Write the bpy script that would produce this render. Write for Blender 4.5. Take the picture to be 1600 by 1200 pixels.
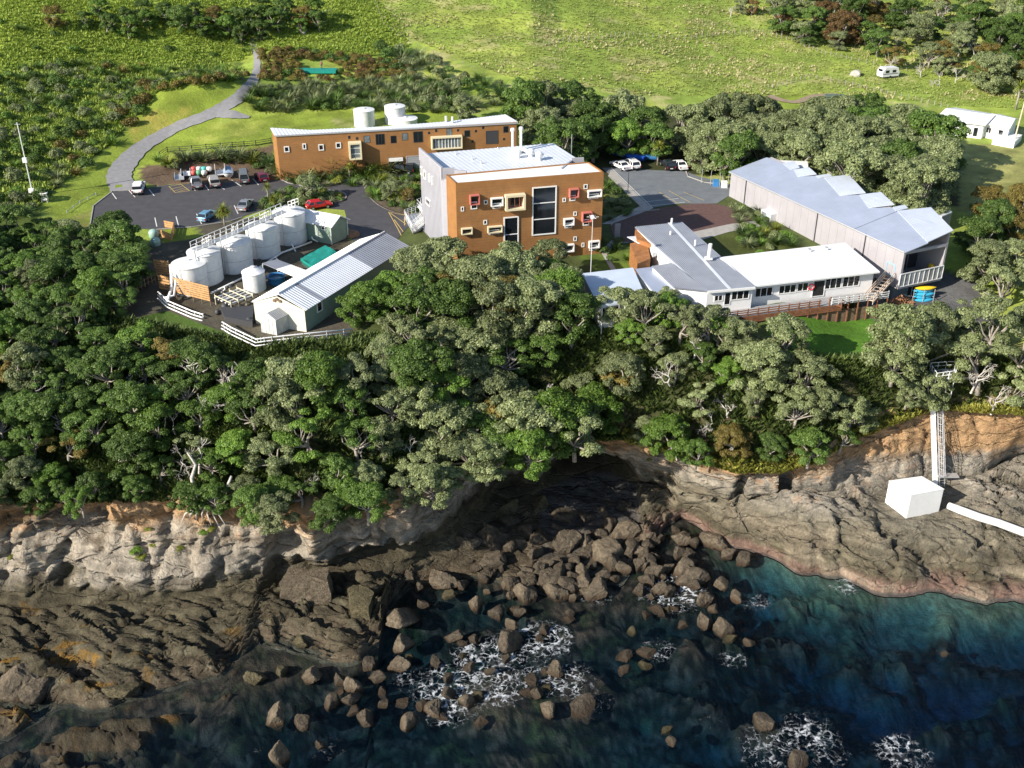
import bpy, math, random
import numpy as np
from mathutils import Vector, Matrix
random.seed(7); RNG = np.random.default_rng(7)
for o in list(bpy.data.objects): bpy.data.objects.remove(o)
SC = bpy.context.scene; COL = SC.collection
R = math.radians
# ---------------------------------------------------------------- camera, sky, sun, exposure
CAMH = 62.0; PITCH = 29.0; FPX = 1700.0
cd = bpy.data.cameras.new('camera'); cam = bpy.data.objects.new('camera', cd); COL.objects.link(cam)
cam.location = (0, 0, CAMH); cam.rotation_euler = (R(90 - PITCH), 0, 0)
cd.sensor_width = 36; cd.lens = 36 * FPX / 1600; cd.clip_start = 1; cd.clip_end = 6000
SC.camera = cam
SUN_TO = Vector((-0.84, -0.54, 0)).normalized(); SUN_EL = 29.0
SUN_TO = Vector((SUN_TO.x * math.cos(R(SUN_EL)), SUN_TO.y * math.cos(R(SUN_EL)), math.sin(R(SUN_EL))))
W = bpy.data.worlds.new('World'); SC.world = W; W.use_nodes = True
wn = W.node_tree.nodes; bg = wn['Background']
sky = wn.new('ShaderNodeTexSky'); sky.sky_type = 'NISHITA'; sky.sun_disc = False
sky.sun_elevation = R(SUN_EL); sky.sun_rotation = math.atan2(SUN_TO.x, SUN_TO.y)
sky.air_density = 1.0; sky.dust_density = 0.6
W.node_tree.links.new(sky.outputs[0], bg.inputs[0]); bg.inputs[1].default_value = 0.10
sd = bpy.data.lights.new('sun', 'SUN'); sun = bpy.data.objects.new('sun', sd); COL.objects.link(sun)
sd.energy = 5.0; sd.angle = R(0.5); sd.color = (1.0, 0.92, 0.80)
sun.rotation_euler = (-SUN_TO).to_track_quat('-Z', 'Y').to_euler(); sun.location = (-60, -40, 120)
SC.view_settings.view_transform = 'Standard'; SC.view_settings.look = 'None'
SC.view_settings.gamma = 1; SC.view_settings.use_curve_mapping = False; SC.view_settings.exposure = 0.68
SC.render.engine = 'CYCLES'
try:
    SC.cycles.use_denoising = True; SC.cycles.denoiser = 'OPENIMAGEDENOISE'; SC.cycles.max_bounces = 5
    SC.cycles.diffuse_bounces = 2; SC.cycles.glossy_bounces = 2; SC.cycles.transparent_max_bounces = 6
except Exception: pass
# ---------------------------------------------------------------- pixel <-> world
CT, ST = math.cos(R(PITCH)), math.sin(R(PITCH))
def ray(px, py):
    a, b = (px - 800) / FPX, (600 - py) / FPX
    return Vector((a, CT + b * ST, -ST + b * CT))
def P(px, py, z=0.0):
    d = ray(px, py); t = (z - CAMH) / d.z
    return Vector((d.x * t, d.y * t, z))
def proj(p):
    dx, dy, dz = p[0], p[1], p[2] - CAMH
    dep = dy * CT - dz * ST; up = dy * ST + dz * CT
    return 800 + FPX * dx / dep, 600 - FPX * up / dep
def projn(x, y, z):
    dz = z - CAMH; dep = y * CT - dz * ST; up = y * ST + dz * CT
    return 800 + FPX * x / dep, 600 - FPX * up / dep
# ---------------------------------------------------------------- numpy noise
def _h(i, j, k, s):
    n = (i * 374761393 + j * 668265263 + k * 1274126177 + s * 974634777) & 0xffffffff
    n = ((n ^ (n >> 13)) * 1103515245) & 0xffffffff
    n = (n ^ (n >> 16)) * 2246822519 & 0xffffffff
    return ((n ^ (n >> 15)) & 0xffffff) / float(0xffffff)
def vn(x, y, z=0.0, s=0):
    x, y, z = np.broadcast_arrays(np.asarray(x, float), np.asarray(y, float), np.asarray(z, float))
    i, j, k = np.floor(x).astype(np.int64), np.floor(y).astype(np.int64), np.floor(z).astype(np.int64)
    u, v, w = x - i, y - j, z - k
    u = u * u * (3 - 2 * u); v = v * v * (3 - 2 * v); w = w * w * (3 - 2 * w)
    r = 0
    for a in (0, 1):
        for b in (0, 1):
            for c in (0, 1):
                r = r + _h(i + a, j + b, k + c, s) * (u if a else 1 - u) * (v if b else 1 - v) * (w if c else 1 - w)
    return r
def fbm(x, y, z=0.0, s=0, o=4):
    r = 0; amp = 0.5; f = 1.0
    for q in range(o):
        r = r + amp * (vn(np.asarray(x) * f, np.asarray(y) * f, np.asarray(z) * f, s + q) - 0.5) * 2; amp *= 0.5; f *= 2.03
    return r
def cell(x, y, s=0):
    """jittered cells: gap to the cell border, three random values, offset from the cell centre"""
    x, y = np.broadcast_arrays(np.asarray(x, float), np.asarray(y, float)); i, j = np.floor(x).astype(np.int64), np.floor(y).astype(np.int64)
    D1 = np.full(x.shape, 9.); D2 = np.full(x.shape, 9.); r1 = np.zeros(x.shape); r2 = np.zeros(x.shape); r3 = np.zeros(x.shape); ox = np.zeros(x.shape); oy = np.zeros(x.shape)
    for a in (-1, 0, 1):
        for b in (-1, 0, 1):
            ci, cj = i + a, j + b; k = np.zeros_like(ci); hx, hy = _h(ci, cj, k, s + 1), _h(ci, cj, k, s + 2); dx, dy = x - (ci + .1 + .8 * hx), y - (cj + .1 + .8 * hy)
            d = np.maximum(np.abs(dx), np.abs(dy)) * .6 + np.sqrt(dx * dx + dy * dy) * .4; n = d < D1
            D2 = np.where(n, D1, np.minimum(D2, d)); D1 = np.where(n, d, D1); ox = np.where(n, dx, ox); oy = np.where(n, dy, oy)
            r1 = np.where(n, _h(ci, cj, k, s + 3), r1); r2 = np.where(n, _h(ci, cj, k, s + 4), r2); r3 = np.where(n, _h(ci, cj, k, s + 5), r3)
    return D2 - D1, r1, r2, r3, ox, oy
def sstep(a, b, x):
    t = np.clip((x - a) / (b - a), 0, 1); return t * t * (3 - 2 * t)
# ---------------------------------------------------------------- materials
MATS = {}
def mat(name, col, rough=0.7, metal=0.0, var=0.0, vscale=1.0, bump=0.0, bscale=8.0, col2=None, emit=None, spec=0.5, bdist=0.1, stripes=None):
    if name in MATS: return MATS[name]
    m = bpy.data.materials.new(name); m.use_nodes = True; nt = m.node_tree; N = nt.nodes; L = nt.links
    b = N['Principled BSDF']; b.inputs['Roughness'].default_value = rough; b.inputs['Metallic'].default_value = metal
    b.inputs['Specular IOR Level'].default_value = spec
    b.inputs['Base Color'].default_value = (*col, 1)
    tc = N.new('ShaderNodeTexCoord')
    if var > 0 or col2:
        n = N.new('ShaderNodeTexNoise'); n.inputs['Scale'].default_value = vscale; n.inputs['Detail'].default_value = 6; n.inputs['Roughness'].default_value = 0.65
        L.new(tc.outputs['Object'], n.inputs['Vector'])
        cr = N.new('ShaderNodeValToRGB'); cr.color_ramp.elements[0].position = 0.35; cr.color_ramp.elements[1].position = 0.65
        c2 = col2 if col2 else tuple(min(1, c * (1 + var)) for c in col); c1 = col if col2 else tuple(c * (1 - var) for c in col)
        cr.color_ramp.elements[0].color = (*c1, 1); cr.color_ramp.elements[1].color = (*c2, 1)
        L.new(n.outputs['Fac'], cr.inputs[0]); L.new(cr.outputs[0], b.inputs['Base Color'])
    if bump > 0:
        n2 = N.new('ShaderNodeTexNoise'); n2.inputs['Scale'].default_value = bscale; n2.inputs['Detail'].default_value = 5
        L.new(tc.outputs['Object'], n2.inputs['Vector'])
        bp = N.new('ShaderNodeBump'); bp.inputs['Strength'].default_value = bump; bp.inputs['Distance'].default_value = bdist
        L.new(n2.outputs['Fac'], bp.inputs['Height']); L.new(bp.outputs[0], b.inputs['Normal'])
    MATS[name] = m; return m
def attr_mat(name, attr, rough=0.9, var=0.35, vscale=0.5, bump=0.6, bscale=2.0, bdist=0.3, fine=3.0, cracks=None):
    m = bpy.data.materials.new(name); m.use_nodes = True; nt = m.node_tree; N = nt.nodes; L = nt.links
    b = N['Principled BSDF']; b.inputs['Roughness'].default_value = rough; b.inputs['Specular IOR Level'].default_value = 0.2
    a = N.new('ShaderNodeAttribute'); a.attribute_name = attr
    tc = N.new('ShaderNodeTexCoord')
    fac = []
    for s in (vscale, fine):
        n = N.new('ShaderNodeTexNoise'); n.inputs['Scale'].default_value = s; n.inputs['Detail'].default_value = 7; n.inputs['Roughness'].default_value = 0.7
        L.new(tc.outputs['Object'], n.inputs['Vector']); fac.append(n.outputs['Fac'])
    ad = N.new('ShaderNodeMath'); ad.operation = 'ADD'; L.new(fac[0], ad.inputs[0]); L.new(fac[1], ad.inputs[1])
    mr = N.new('ShaderNodeMapRange'); mr.inputs['From Min'].default_value = 0.65; mr.inputs['From Max'].default_value = 1.35
    mr.inputs['To Min'].default_value = 1 - var; mr.inputs['To Max'].default_value = 1 + var; L.new(ad.outputs[0], mr.inputs['Value'])
    vm = N.new('ShaderNodeVectorMath'); vm.operation = 'SCALE'; L.new(a.outputs['Color'], vm.inputs[0]); L.new(mr.outputs[0], vm.inputs['Scale'])
    L.new(vm.outputs[0], b.inputs['Base Color'])
    bp = N.new('ShaderNodeBump'); bp.inputs['Strength'].default_value = bump; bp.inputs['Distance'].default_value = bdist
    n2 = N.new('ShaderNodeTexNoise'); n2.inputs['Scale'].default_value = bscale; n2.inputs['Detail'].default_value = 8; n2.inputs['Roughness'].default_value = 0.7
    L.new(tc.outputs['Object'], n2.inputs['Vector']); L.new(bp.outputs[0], b.inputs['Normal'])
    if cracks:
        mp = N.new('ShaderNodeMapping'); mp.inputs['Rotation'].default_value = (0, 0, R(cracks[0])); mp.inputs['Scale'].default_value = cracks[1]; wv = N.new('ShaderNodeVectorMath'); wv.operation = 'MULTIPLY_ADD'; wv.inputs[1].default_value = (1.6, 1.6, 1.6)
        nz = N.new('ShaderNodeTexNoise'); nz.inputs['Scale'].default_value = .5; nz.inputs['Detail'].default_value = 4; L.new(tc.outputs['Object'], nz.inputs['Vector']); L.new(nz.outputs['Color'], wv.inputs[0]); L.new(tc.outputs['Object'], wv.inputs[2]); L.new(wv.outputs[0], mp.inputs[0])
        vo = N.new('ShaderNodeTexVoronoi'); vo.feature = 'DISTANCE_TO_EDGE'; vo.inputs['Scale'].default_value = 1; L.new(mp.outputs[0], vo.inputs['Vector'])
        r_ = N.new('ShaderNodeMapRange'); r_.inputs['From Max'].default_value = .07; r_.inputs['To Min'].default_value = 0; r_.inputs['To Max'].default_value = .55; L.new(vo.outputs[0], r_.inputs['Value'])
        a_ = N.new('ShaderNodeMath'); a_.operation = 'ADD'; L.new(r_.outputs[0], a_.inputs[0]); L.new(n2.outputs['Fac'], a_.inputs[1]); L.new(a_.outputs[0], bp.inputs['Height'])
    else: L.new(n2.outputs['Fac'], bp.inputs['Height'])
    MATS[name] = m; return m
# ---------------------------------------------------------------- mesh accumulator
class MB:
    def __init__(s): s.v = []; s.f = []; s.m = []
    def quad(s, a, b, c, d, mi=0):
        n = len(s.v); s.v += [tuple(a), tuple(b), tuple(c), tuple(d)]; s.f.append((n, n + 1, n + 2, n + 3)); s.m.append(mi)
    def poly(s, pts, mi=0):
        n = len(s.v); s.v += [tuple(p) for p in pts]; s.f.append(tuple(range(n, n + len(pts)))); s.m.append(mi)
    def box(s, c, h, ax=(1, 0, 0), mi=0, ay=None, az=None):
        X = Vector(ax).normalized(); Z = Vector(az) if az else Vector((0, 0, 1)); Y = Vector(ay) if ay else Z.cross(X).normalized()
        c = Vector(c); n = len(s.v)
        for sx, sy, sz in ((-1,-1,-1),(1,-1,-1),(1,1,-1),(-1,1,-1),(-1,-1,1),(1,-1,1),(1,1,1),(-1,1,1)):
            s.v.append(tuple(c + X * h[0] * sx + Y * h[1] * sy + Z * h[2] * sz))
        for f in ((0,3,2,1),(4,5,6,7),(0,1,5,4),(1,2,6,5),(2,3,7,6),(3,0,4,7)): s.f.append(tuple(n + i for i in f)); s.m.append(mi)
    def prism(s, pts, z0, z1, mi=0, top=True, bottom=True):      # pts CCW; z0/z1 number or list
        n = len(s.v); k = len(pts)
        Z0 = z0 if hasattr(z0, '__len__') else [z0] * k; Z1 = z1 if hasattr(z1, '__len__') else [z1] * k
        s.v += [(p[0], p[1], Z0[i]) for i, p in enumerate(pts)] + [(p[0], p[1], Z1[i]) for i, p in enumerate(pts)]
        for i in range(k):
            j = (i + 1) % k; s.f.append((n + i, n + j, n + k + j, n + k + i)); s.m.append(mi)
        if top: s.f.append(tuple(n + k + i for i in range(k))); s.m.append(mi)
        if bottom: s.f.append(tuple(n + k - 1 - i for i in range(k))); s.m.append(mi)
    def tube(s, pts, rad, seg=6, mi=0, cap=True):
        pts = [Vector(p) for p in pts]; k = len(pts); rad = rad if hasattr(rad, '__len__') else [rad] * k
        n0 = len(s.v)
        for i, p in enumerate(pts):
            d = (pts[min(i + 1, k - 1)] - pts[max(i - 1, 0)]).normalized()
            a = Vector((0, 0, 1)) if abs(d.z) < 0.9 else Vector((1, 0, 0))
            x = d.cross(a).normalized(); y = d.cross(x)
            for q in range(seg):
                t = 2 * math.pi * q / seg; s.v.append(tuple(p + (x * math.cos(t) + y * math.sin(t)) * rad[i]))
        for i in range(k - 1):
            for q in range(seg):
                r = (q + 1) % seg; s.f.append((n0 + i * seg + q, n0 + (i + 1) * seg + q, n0 + (i + 1) * seg + r, n0 + i * seg + r)); s.m.append(mi)
        if cap:
            s.f.append(tuple(n0 + q for q in range(seg))); s.m.append(mi)
            s.f.append(tuple(n0 + (k - 1) * seg + seg - 1 - q for q in range(seg))); s.m.append(mi)
    def lathe(s, prof, c=(0, 0, 0), seg=24, mi=0, cap=True):      # prof: (r,z) bottom to top
        n0 = len(s.v); k = len(prof)
        for r, z in prof:
            for q in range(seg):
                t = 2 * math.pi * q / seg; s.v.append((c[0] + r * math.cos(t), c[1] + r * math.sin(t), c[2] + z))
        for i in range(k - 1):
            for q in range(seg):
                r = (q + 1) % seg; s.f.append((n0 + i * seg + q, n0 + i * seg + r, n0 + (i + 1) * seg + r, n0 + (i + 1) * seg + q)); s.m.append(mi)
        if cap:
            s.f.append(tuple(n0 + seg - 1 - q for q in range(seg))); s.m.append(mi)
            s.f.append(tuple(n0 + (k - 1) * seg + q for q in range(seg))); s.m.append(mi)
    def ribs(s, a, b, c, d, pitch=0.4, h=0.05, mi=0, thick=0.12):
        """ribbed sheet: ribs run from edge a-b towards edge d-c (a->d and b->c)"""
        a, b, c, d = map(Vector, (a, b, c, d)); L_ = max((b - a).length, (c - d).length); n = max(2, int(L_ / pitch))
        nrm = (b - a).cross(d - a).normalized()
        if nrm.z < 0: nrm = -nrm
        n0 = len(s.v); k = 0
        for i in range(n):
            for t, hh in ((0.0, 0), (0.45, 0), (0.58, h), (0.87, h)):
                u = (i + t) / n; s.v.append(tuple(a.lerp(b, u) + nrm * hh)); s.v.append(tuple(d.lerp(c, u) + nrm * hh)); k += 1
        s.v.append(tuple(b)); s.v.append(tuple(c)); k += 1
        for i in range(k - 1): s.f.append((n0 + 2 * i, n0 + 2 * i + 2, n0 + 2 * i + 3, n0 + 2 * i + 1)); s.m.append(mi)
        dn = nrm * -thick                                           # underside and edges
        s.quad(a + dn, d + dn, c + dn, b + dn, mi); s.quad(a, a + dn, b + dn, b, mi); s.quad(b, b + dn, c + dn, c, mi)
        s.quad(c, c + dn, d + dn, d, mi); s.quad(d, d + dn, a + dn, a, mi)
    def mesh(s, name, mats, off=None, smooth=False):
        me = bpy.data.meshes.new(name)
        v = s.v if off is None else [(p[0] - off[0], p[1] - off[1], p[2] - off[2]) for p in s.v]
        me.from_pydata(v, [], s.f)
        if not isinstance(mats, (list, tuple)): mats = [mats]
        for m in mats: me.materials.append(m)
        if len(mats) > 1: me.polygons.foreach_set('material_index', s.m)
        if smooth: me.polygons.foreach_set('use_smooth', [True] * len(s.f))
        me.update(); return me
def wloc(o):
    v = Vector((0, 0, 0))
    while o: v = v + o.location; o = o.parent
    return v
def part(name, m, mats, parent=None, smooth=False, kind=None, label=None):
    off = wloc(parent) if parent else None
    o = bpy.data.objects.new(name, m.mesh(name, mats, off, smooth)); COL.objects.link(o)
    if parent: o.parent = parent
    if kind: o['kind'] = kind
    if label: o['label'] = label
    return o
def tag(o, label=None, cat=None, group=None, kind=None):
    if label: o['label'] = label
    if cat: o['category'] = cat
    if group: o['group'] = group
    if kind: o['kind'] = kind
    return o
def thing(name, label, cat, loc=(0, 0, 0), group=None):
    o = bpy.data.objects.new(name, None); o.empty_display_size = 0.3; COL.objects.link(o); o.location = loc
    return tag(o, label, cat, group)
def single(name, m, mats, label, cat, group=None, smooth=False, origin=None):
    """a thing that is one mesh, origin at its base"""
    a = np.array(m.v); c = origin if origin is not None else (a[:, 0].mean(), a[:, 1].mean(), a[:, 2].min())
    o = bpy.data.objects.new(name, m.mesh(name, mats, c, smooth)); COL.objects.link(o); o.location = c
    return tag(o, label, cat, group)
def dup(o, parent=None):
    c = o.copy(); COL.objects.link(c); c.parent = parent
    for ch in o.children: dup(ch, c)
    return c
def grid_obj(name, X, Y, Z, mats, kind='structure', smooth=True, attrs=None, flip=False):
    r, c = X.shape; v = np.stack([X, Y, Z], -1).reshape(-1, 3)
    i = np.arange(r * c).reshape(r, c); a, b, d, e = i[:-1, :-1].ravel(), i[:-1, 1:].ravel(), i[1:, 1:].ravel(), i[1:, :-1].ravel()
    f = np.stack([a, b, d, e], -1) if not flip else np.stack([a, e, d, b], -1)
    me = bpy.data.meshes.new(name); nf = len(f)
    me.vertices.add(len(v)); me.vertices.foreach_set('co', v.ravel())
    me.loops.add(nf * 4); me.loops.foreach_set('vertex_index', f.ravel().astype(np.int32))
    me.polygons.add(nf); me.polygons.foreach_set('loop_start', np.arange(0, nf * 4, 4, dtype=np.int32))
    me.polygons.foreach_set('use_smooth', [smooth] * nf)
    for m in (mats if isinstance(mats, (list, tuple)) else [mats]): me.materials.append(m)
    me.update(calc_edges=True)
    for k, val in (attrs or {}).items():
        if val.ndim == 3:
            at = me.color_attributes.new(k, 'FLOAT_COLOR', 'POINT'); cc = np.ones((len(v), 4)); cc[:, :3] = val.reshape(-1, 3); at.data.foreach_set('color', cc.ravel())
        else:
            at = me.attributes.new(k, 'FLOAT', 'POINT'); at.data.foreach_set('value', val.ravel())
    o = bpy.data.objects.new(name, me); COL.objects.link(o); o['kind'] = kind; return o
def inpoly(x, y, pts):
    """even-odd test, numpy"""
    ins = np.zeros(np.shape(x), bool); n = len(pts)
    for i in range(n):
        x1, y1 = pts[i][0], pts[i][1]; x2, y2 = pts[(i + 1) % n][0], pts[(i + 1) % n][1]
        if y1 == y2: continue
        c = ((y1 > y) != (y2 > y)) & (x < (x2 - x1) * (y - y1) / (y2 - y1) + x1); ins ^= c
    return ins
# ================================================================ LAND
SEA = -24.0
def line(pts):
    w = sorted([tuple(P(a, b, z)) for a, b, z in pts]); xs = np.array([p[0] for p in w]); ys = np.array([p[1] for p in w]); zs = np.array([p[2] for p in w])
    return lambda x: (np.interp(x, xs, ys), np.interp(x, xs, zs))
# control lines, from inland to sea: plateau edge, cliff top, cliff foot, waterline
LE = line([(-300,440,-.6),(0,440,-.6),(100,470,-.6),(200,500,-.6),(260,485,-.6),(330,512,-.6),(420,540,-.6),(560,545,-.6),(620,520,-.6),(700,500,-.6),(950,515,-.6),(1050,530,-.8),(1150,540,-1.5),(1240,560,-2.4),(1400,565,-3),(1500,560,-3.2),(1600,555,-3.2),(1900,555,-3)])
LC = line([(-400,812,-12),(-60,800,-12),(30,797,-12),(70,787,-12.5),(150,772,-11.5),(300,792,-12),(400,782,-12),(480,800,-12),(560,775,-12),(645,768,-12),(680,738,-12),(728,702,-12),(785,676,-11.8),(850,660,-11.5),(920,655,-11.5),(985,684,-12.2),(1050,705,-13),(1150,738,-13.5),(1215,738,-13.5),(1280,722,-12.5),(1330,690,-11),(1400,655,-9.5),(1460,640,-9),(1520,630,-8.5),(1600,640,-8),(1900,650,-8)])
LM = line([(-400,955,-22.2),(0,948,-22.2),(100,944,-22),(250,934,-21.5),(330,930,-21.5),(400,930,-21.8),(430,905,-22),(480,893,-22),(580,893,-22),(640,890,-22.6),(690,862,-22.6),(735,840,-22.6),(775,800,-22.6),(850,764,-22.5),(900,740,-22.4),(950,738,-22.3),(985,752,-22.2),(1040,765,-22.2),(1062,790,-21.5),(1120,790,-19.5),(1200,785,-18),(1290,770,-17.2),(1380,755,-17),(1470,745,-17.3),(1530,740,-17.6),(1600,700,-17.5),(1900,700,-17.5)])
LW = line([(-400,1215,-24.2),(0,1165,-24.2),(80,1120,-24.2),(230,1085,-24.2),(340,1068,-24.2),(395,1015,-24.2),(440,1022,-24.2),(500,1035,-24.2),(560,1032,-24.2),(592,1010,-24.2),(604,960,-24.2),(640,915,-24.2),(700,905,-24.2),(800,915,-24.2),(900,930,-24.2),(970,915,-24.2),(1010,860,-24.2),(1045,815,-24.2),(1065,808,-24.2),(1110,838,-24.2),(1200,872,-24.2),(1300,905,-24.2),(1370,925,-24.2),(1450,926,-24.2),(1600,945,-24.2),(1900,960,-24.2)])
def cols(x0, x1, s): return np.arange(x0, x1 + 1e-6, s)
CX = np.concatenate([cols(-230, -84, 4), cols(-80, 86, 0.4), cols(90, 230, 4)])
def strips(la, lb, n, power=1.0):
    ya, za = la(CX); yb, zb = lb(CX); t = (np.linspace(0, 1, n) ** power)[:, None]
    return np.repeat(CX[None], n, 0), ya + (yb - ya) * t, za + (zb - za) * t, np.repeat(t, len(CX), 1)
# smooth edge noise shared by neighbouring strips
def Cn(f, amp, s, sc):
    return lambda x: (f(x)[0] + fbm(x * sc, 0, 0, s, 4) * amp, f(x)[1])
LCn = Cn(LC, 1.6, 3, 0.22); LMn = Cn(LM, 1.0, 5, 0.25); LWn = Cn(LW, 1.8, 9, 0.25)
C3 = lambda *c: np.array(c, float)
def mixc(a, b, t): return a * (1 - t[..., None]) + b * t[..., None]
# ---- wooded slope between plateau edge and cliff top
X, Y, Z, T = strips(LE, LCn, 60)
bul = np.sin(T * math.pi) * 1.2
edge = np.minimum(T, 1 - T) * 4; edge = np.clip(edge, 0, 1)
Z = Z + bul + edge * fbm(X * .35, Y * .35, 0, 11, 4) * 0.9
soil = mixc(C3(.045,.055,.018), C3(.10,.075,.042), sstep(-.1, .5, fbm(X * .3, Y * .3, 0, 12, 3)))
soil = mixc(soil, C3(.34,.23,.13), sstep(.78, 1, T + fbm(X * .5, Y * .5, 0, 14, 3) * .2))
soil = mixc(soil, C3(.05,.09,.015), sstep(.25, 0.0, T) * sstep(50, 46, X))
MG = attr_mat('ground_mix', 'col', var=.35, vscale=.25, fine=2.5, bump=.7, bscale=1.5, bdist=.25)
grid_obj('wooded_slope', X, Y, Z, MG, attrs={'col': soil}, flip=True)
# ---- cliff face, cliff top to cliff foot
def rock_col(X, Y, Z, right):
    right = right * 1.0
    n1 = fbm(X * .25, Y * .25, Z * .5, 21, 5); n2 = fbm(X * .9, Y * .9, Z * 1.8, 22, 4); st = fbm(X * .12, Y * .12, Z * 3.0 + n1, 23, 4)
    ochre = C3(.50,.32,.17); pale = np.where(right[..., None] > 0, C3(.36,.325,.27), C3(.43,.375,.30)); grey = np.where(right[..., None] > 0, C3(.27,.245,.19), C3(.36,.32,.26)); olive = C3(.095,.082,.052); rust = C3(.33,.19,.10); pink = C3(.30,.19,.15)
    h = Z - SEA + n1 * 2.2 + right * sstep(24, 12, X * 0 + X) * 0 + right * .0
    c = mixc(np.broadcast_to(ochre, X.shape + (3,)), pale, sstep(10.7, 8.4, h))
    c = mixc(c, np.broadcast_to(rust, X.shape + (3,)), sstep(.05, .45, n2) * sstep(6, 9, h) * .8)
    c = mixc(c, grey, sstep(7.6, 4.6, h))
    lo = np.where(right, 3.2, 3.8)
    c = mixc(c, np.broadcast_to(olive, X.shape + (3,)), sstep(lo + 1.2, lo - .6, h))
    c = mixc(c, np.broadcast_to(C3(.15,.135,.09), X.shape + (3,)), sstep(.0, .4, n2) * sstep(3, 1.6, h) * .7)
    c = mixc(c, np.broadcast_to(C3(.22,.12,.02), X.shape + (3,)), sstep(.25, .45, fbm(X * .25, Y * .9, 0, 31, 4)) * sstep(-25, -35, X) * sstep(2.6, 2, h) * .8)
    p = sstep(1.7, .5, Z - SEA + n2 * .5)
    c = mixc(c, np.broadcast_to(pink, X.shape + (3,)), p * np.where(right, .85, .12))
    c = mixc(c, np.broadcast_to(C3(.19,.165,.115), X.shape + (3,)), right * sstep(1.2, 2.4, Z - SEA) * sstep(7.5, 5, Z - SEA) * .6)
    c = mixc(c, np.broadcast_to(C3(.07,.055,.035), X.shape + (3,)), sstep(.05, .35, fbm(X * .5, Y * .9, Z, 32, 4)) * sstep(6, 4, h) * .55)
    c = mixc(c, np.broadcast_to(C3(.30,.25,.18), X.shape + (3,)), right * sstep(.1, .3, -n1) * sstep(5.5, 4, h) * .6)
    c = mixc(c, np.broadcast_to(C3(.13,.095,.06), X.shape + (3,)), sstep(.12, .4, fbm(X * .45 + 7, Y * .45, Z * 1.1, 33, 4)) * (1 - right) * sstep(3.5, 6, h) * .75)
    c = c * (1 + st[..., None] * .6) * (1 + n2[..., None] * .45)
    return np.clip(c * np.where(right[..., None] > 0, .74, .80), .012, .6)
def rock_disp(X, Y, Z, T, amp, right):
    e = np.clip(np.minimum(T, 1 - T) * 10, 0, 1)
    a = fbm(X * .22, Z * .18, Y * .2, 41, 5) * 1.9 + fbm(X * .9, Z * .9, Y * .9, 42, 4) * .55
    r = 1 - np.abs(fbm(X * .33 + 5, Z * .12, Y * .33, 43, 3)) * 2.2; cr = np.clip(r - .62, 0, 1) * 2.6     # clefts
    stra = fbm(X * .05, Z * 1.3, Y * .05, 44, 3) * .6                                                     # bedding steps
    wx = fbm(X * .3, Z * .3, 0, 45, 3) * .8; g, c1, c2, c3, ox, oz = cell(X * .20 + wx, Z * .42 + wx * .6, 46); g2, d1, d2, d3, ox2, oz2 = cell(X * .8 + wx * 2, Z * 1.6 + wx, 47)
    blk = (c1 - .5) * 1.0 + ox * (c2 - .5) * 1.2 + oz * (c3 - .5) * 1.2 - sstep(.06, .0, g) * .5 + (d1 - .5) * .22 - sstep(.10, .0, g2) * .12
    a = fbm(X * .16, Z * .14, Y * .15, 41, 3) * 1.7 + fbm(X * .9, Z * .9, Y * .9, 42, 4) * .42 + blk
    return e * amp * (a - cr + stra), e
X, Y, Z, T = strips(LCn, LMn, 84)
# outward bulge profile: steep cliffs stand up quickly, then drop
yc, zc = LCn(CX); ym, zm = LMn(CX)
right = (CX > 17)[None] * np.ones_like(X)
rr = sstep(24, 40, X)                        # 0 = vertical cliff, 1 = the easier rock ramp on the right
vz = zc + (zm - zc) * T; prof = T ** np.where(rr > .5, 1.0, .8)
Z = zc + (zm - zc) * (T * (1 - rr) + (1 - (1 - T) ** 1.25) * rr)
Y = yc + (ym - yc) * (T ** 1.5 * (1 - rr) + T * rr)
d, e = rock_disp(X, Y, Z, T, 1.0, right)
Y = Y - d * (1.05 - .75 * rr); Z = Z + d * (.15 + .75 * rr)
# hollows: cave at the head of the cove, scoops in both cliffs
def hollow(px, py, z, rx, rz, dep):
    global Y
    c = P(px, py, z); k = np.clip(1 - ((X - c.x) / rx) ** 2 - ((Z - c.z) / rz) ** 2, 0, 1) ** .5; Y = Y + k * dep * np.clip((1 - T) * 14, 0, 1)
hollow(925, 770, -20.5, 6.5, 4.2, 6.5); hollow(450, 850, -17.5, 2.6, 1.9, 2.6); hollow(780, 800, -20, 6, 4, 3.0); hollow(600, 860, -20.4, 5, 1.3, 2.2)
hollow(1230, 760, -16, 1.1, 3.2, 2.2); hollow(1165, 790, -17.5, .7, 3.2, 1.6); hollow(130, 850, -15.5, 2.2, 1.2, 1.6); hollow(90, 900, -19, 1.2, 2.4, 1.6); hollow(290, 880, -18, 1.4, 1.5, 1.4)
colr = rock_col(X, Y, Z, right)
MR = attr_mat('sea_cliff_rock', 'col', rough=.88, var=.5, vscale=.6, fine=4, bump=.9, bscale=2.4, bdist=.4, cracks=(-28, (.09, .42, .5)))
grid_obj('sea_cliff', X, Y, Z, MR, attrs={'col': colr}, flip=True)
CLX, CLY, CLZ = X, Y, Z
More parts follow.
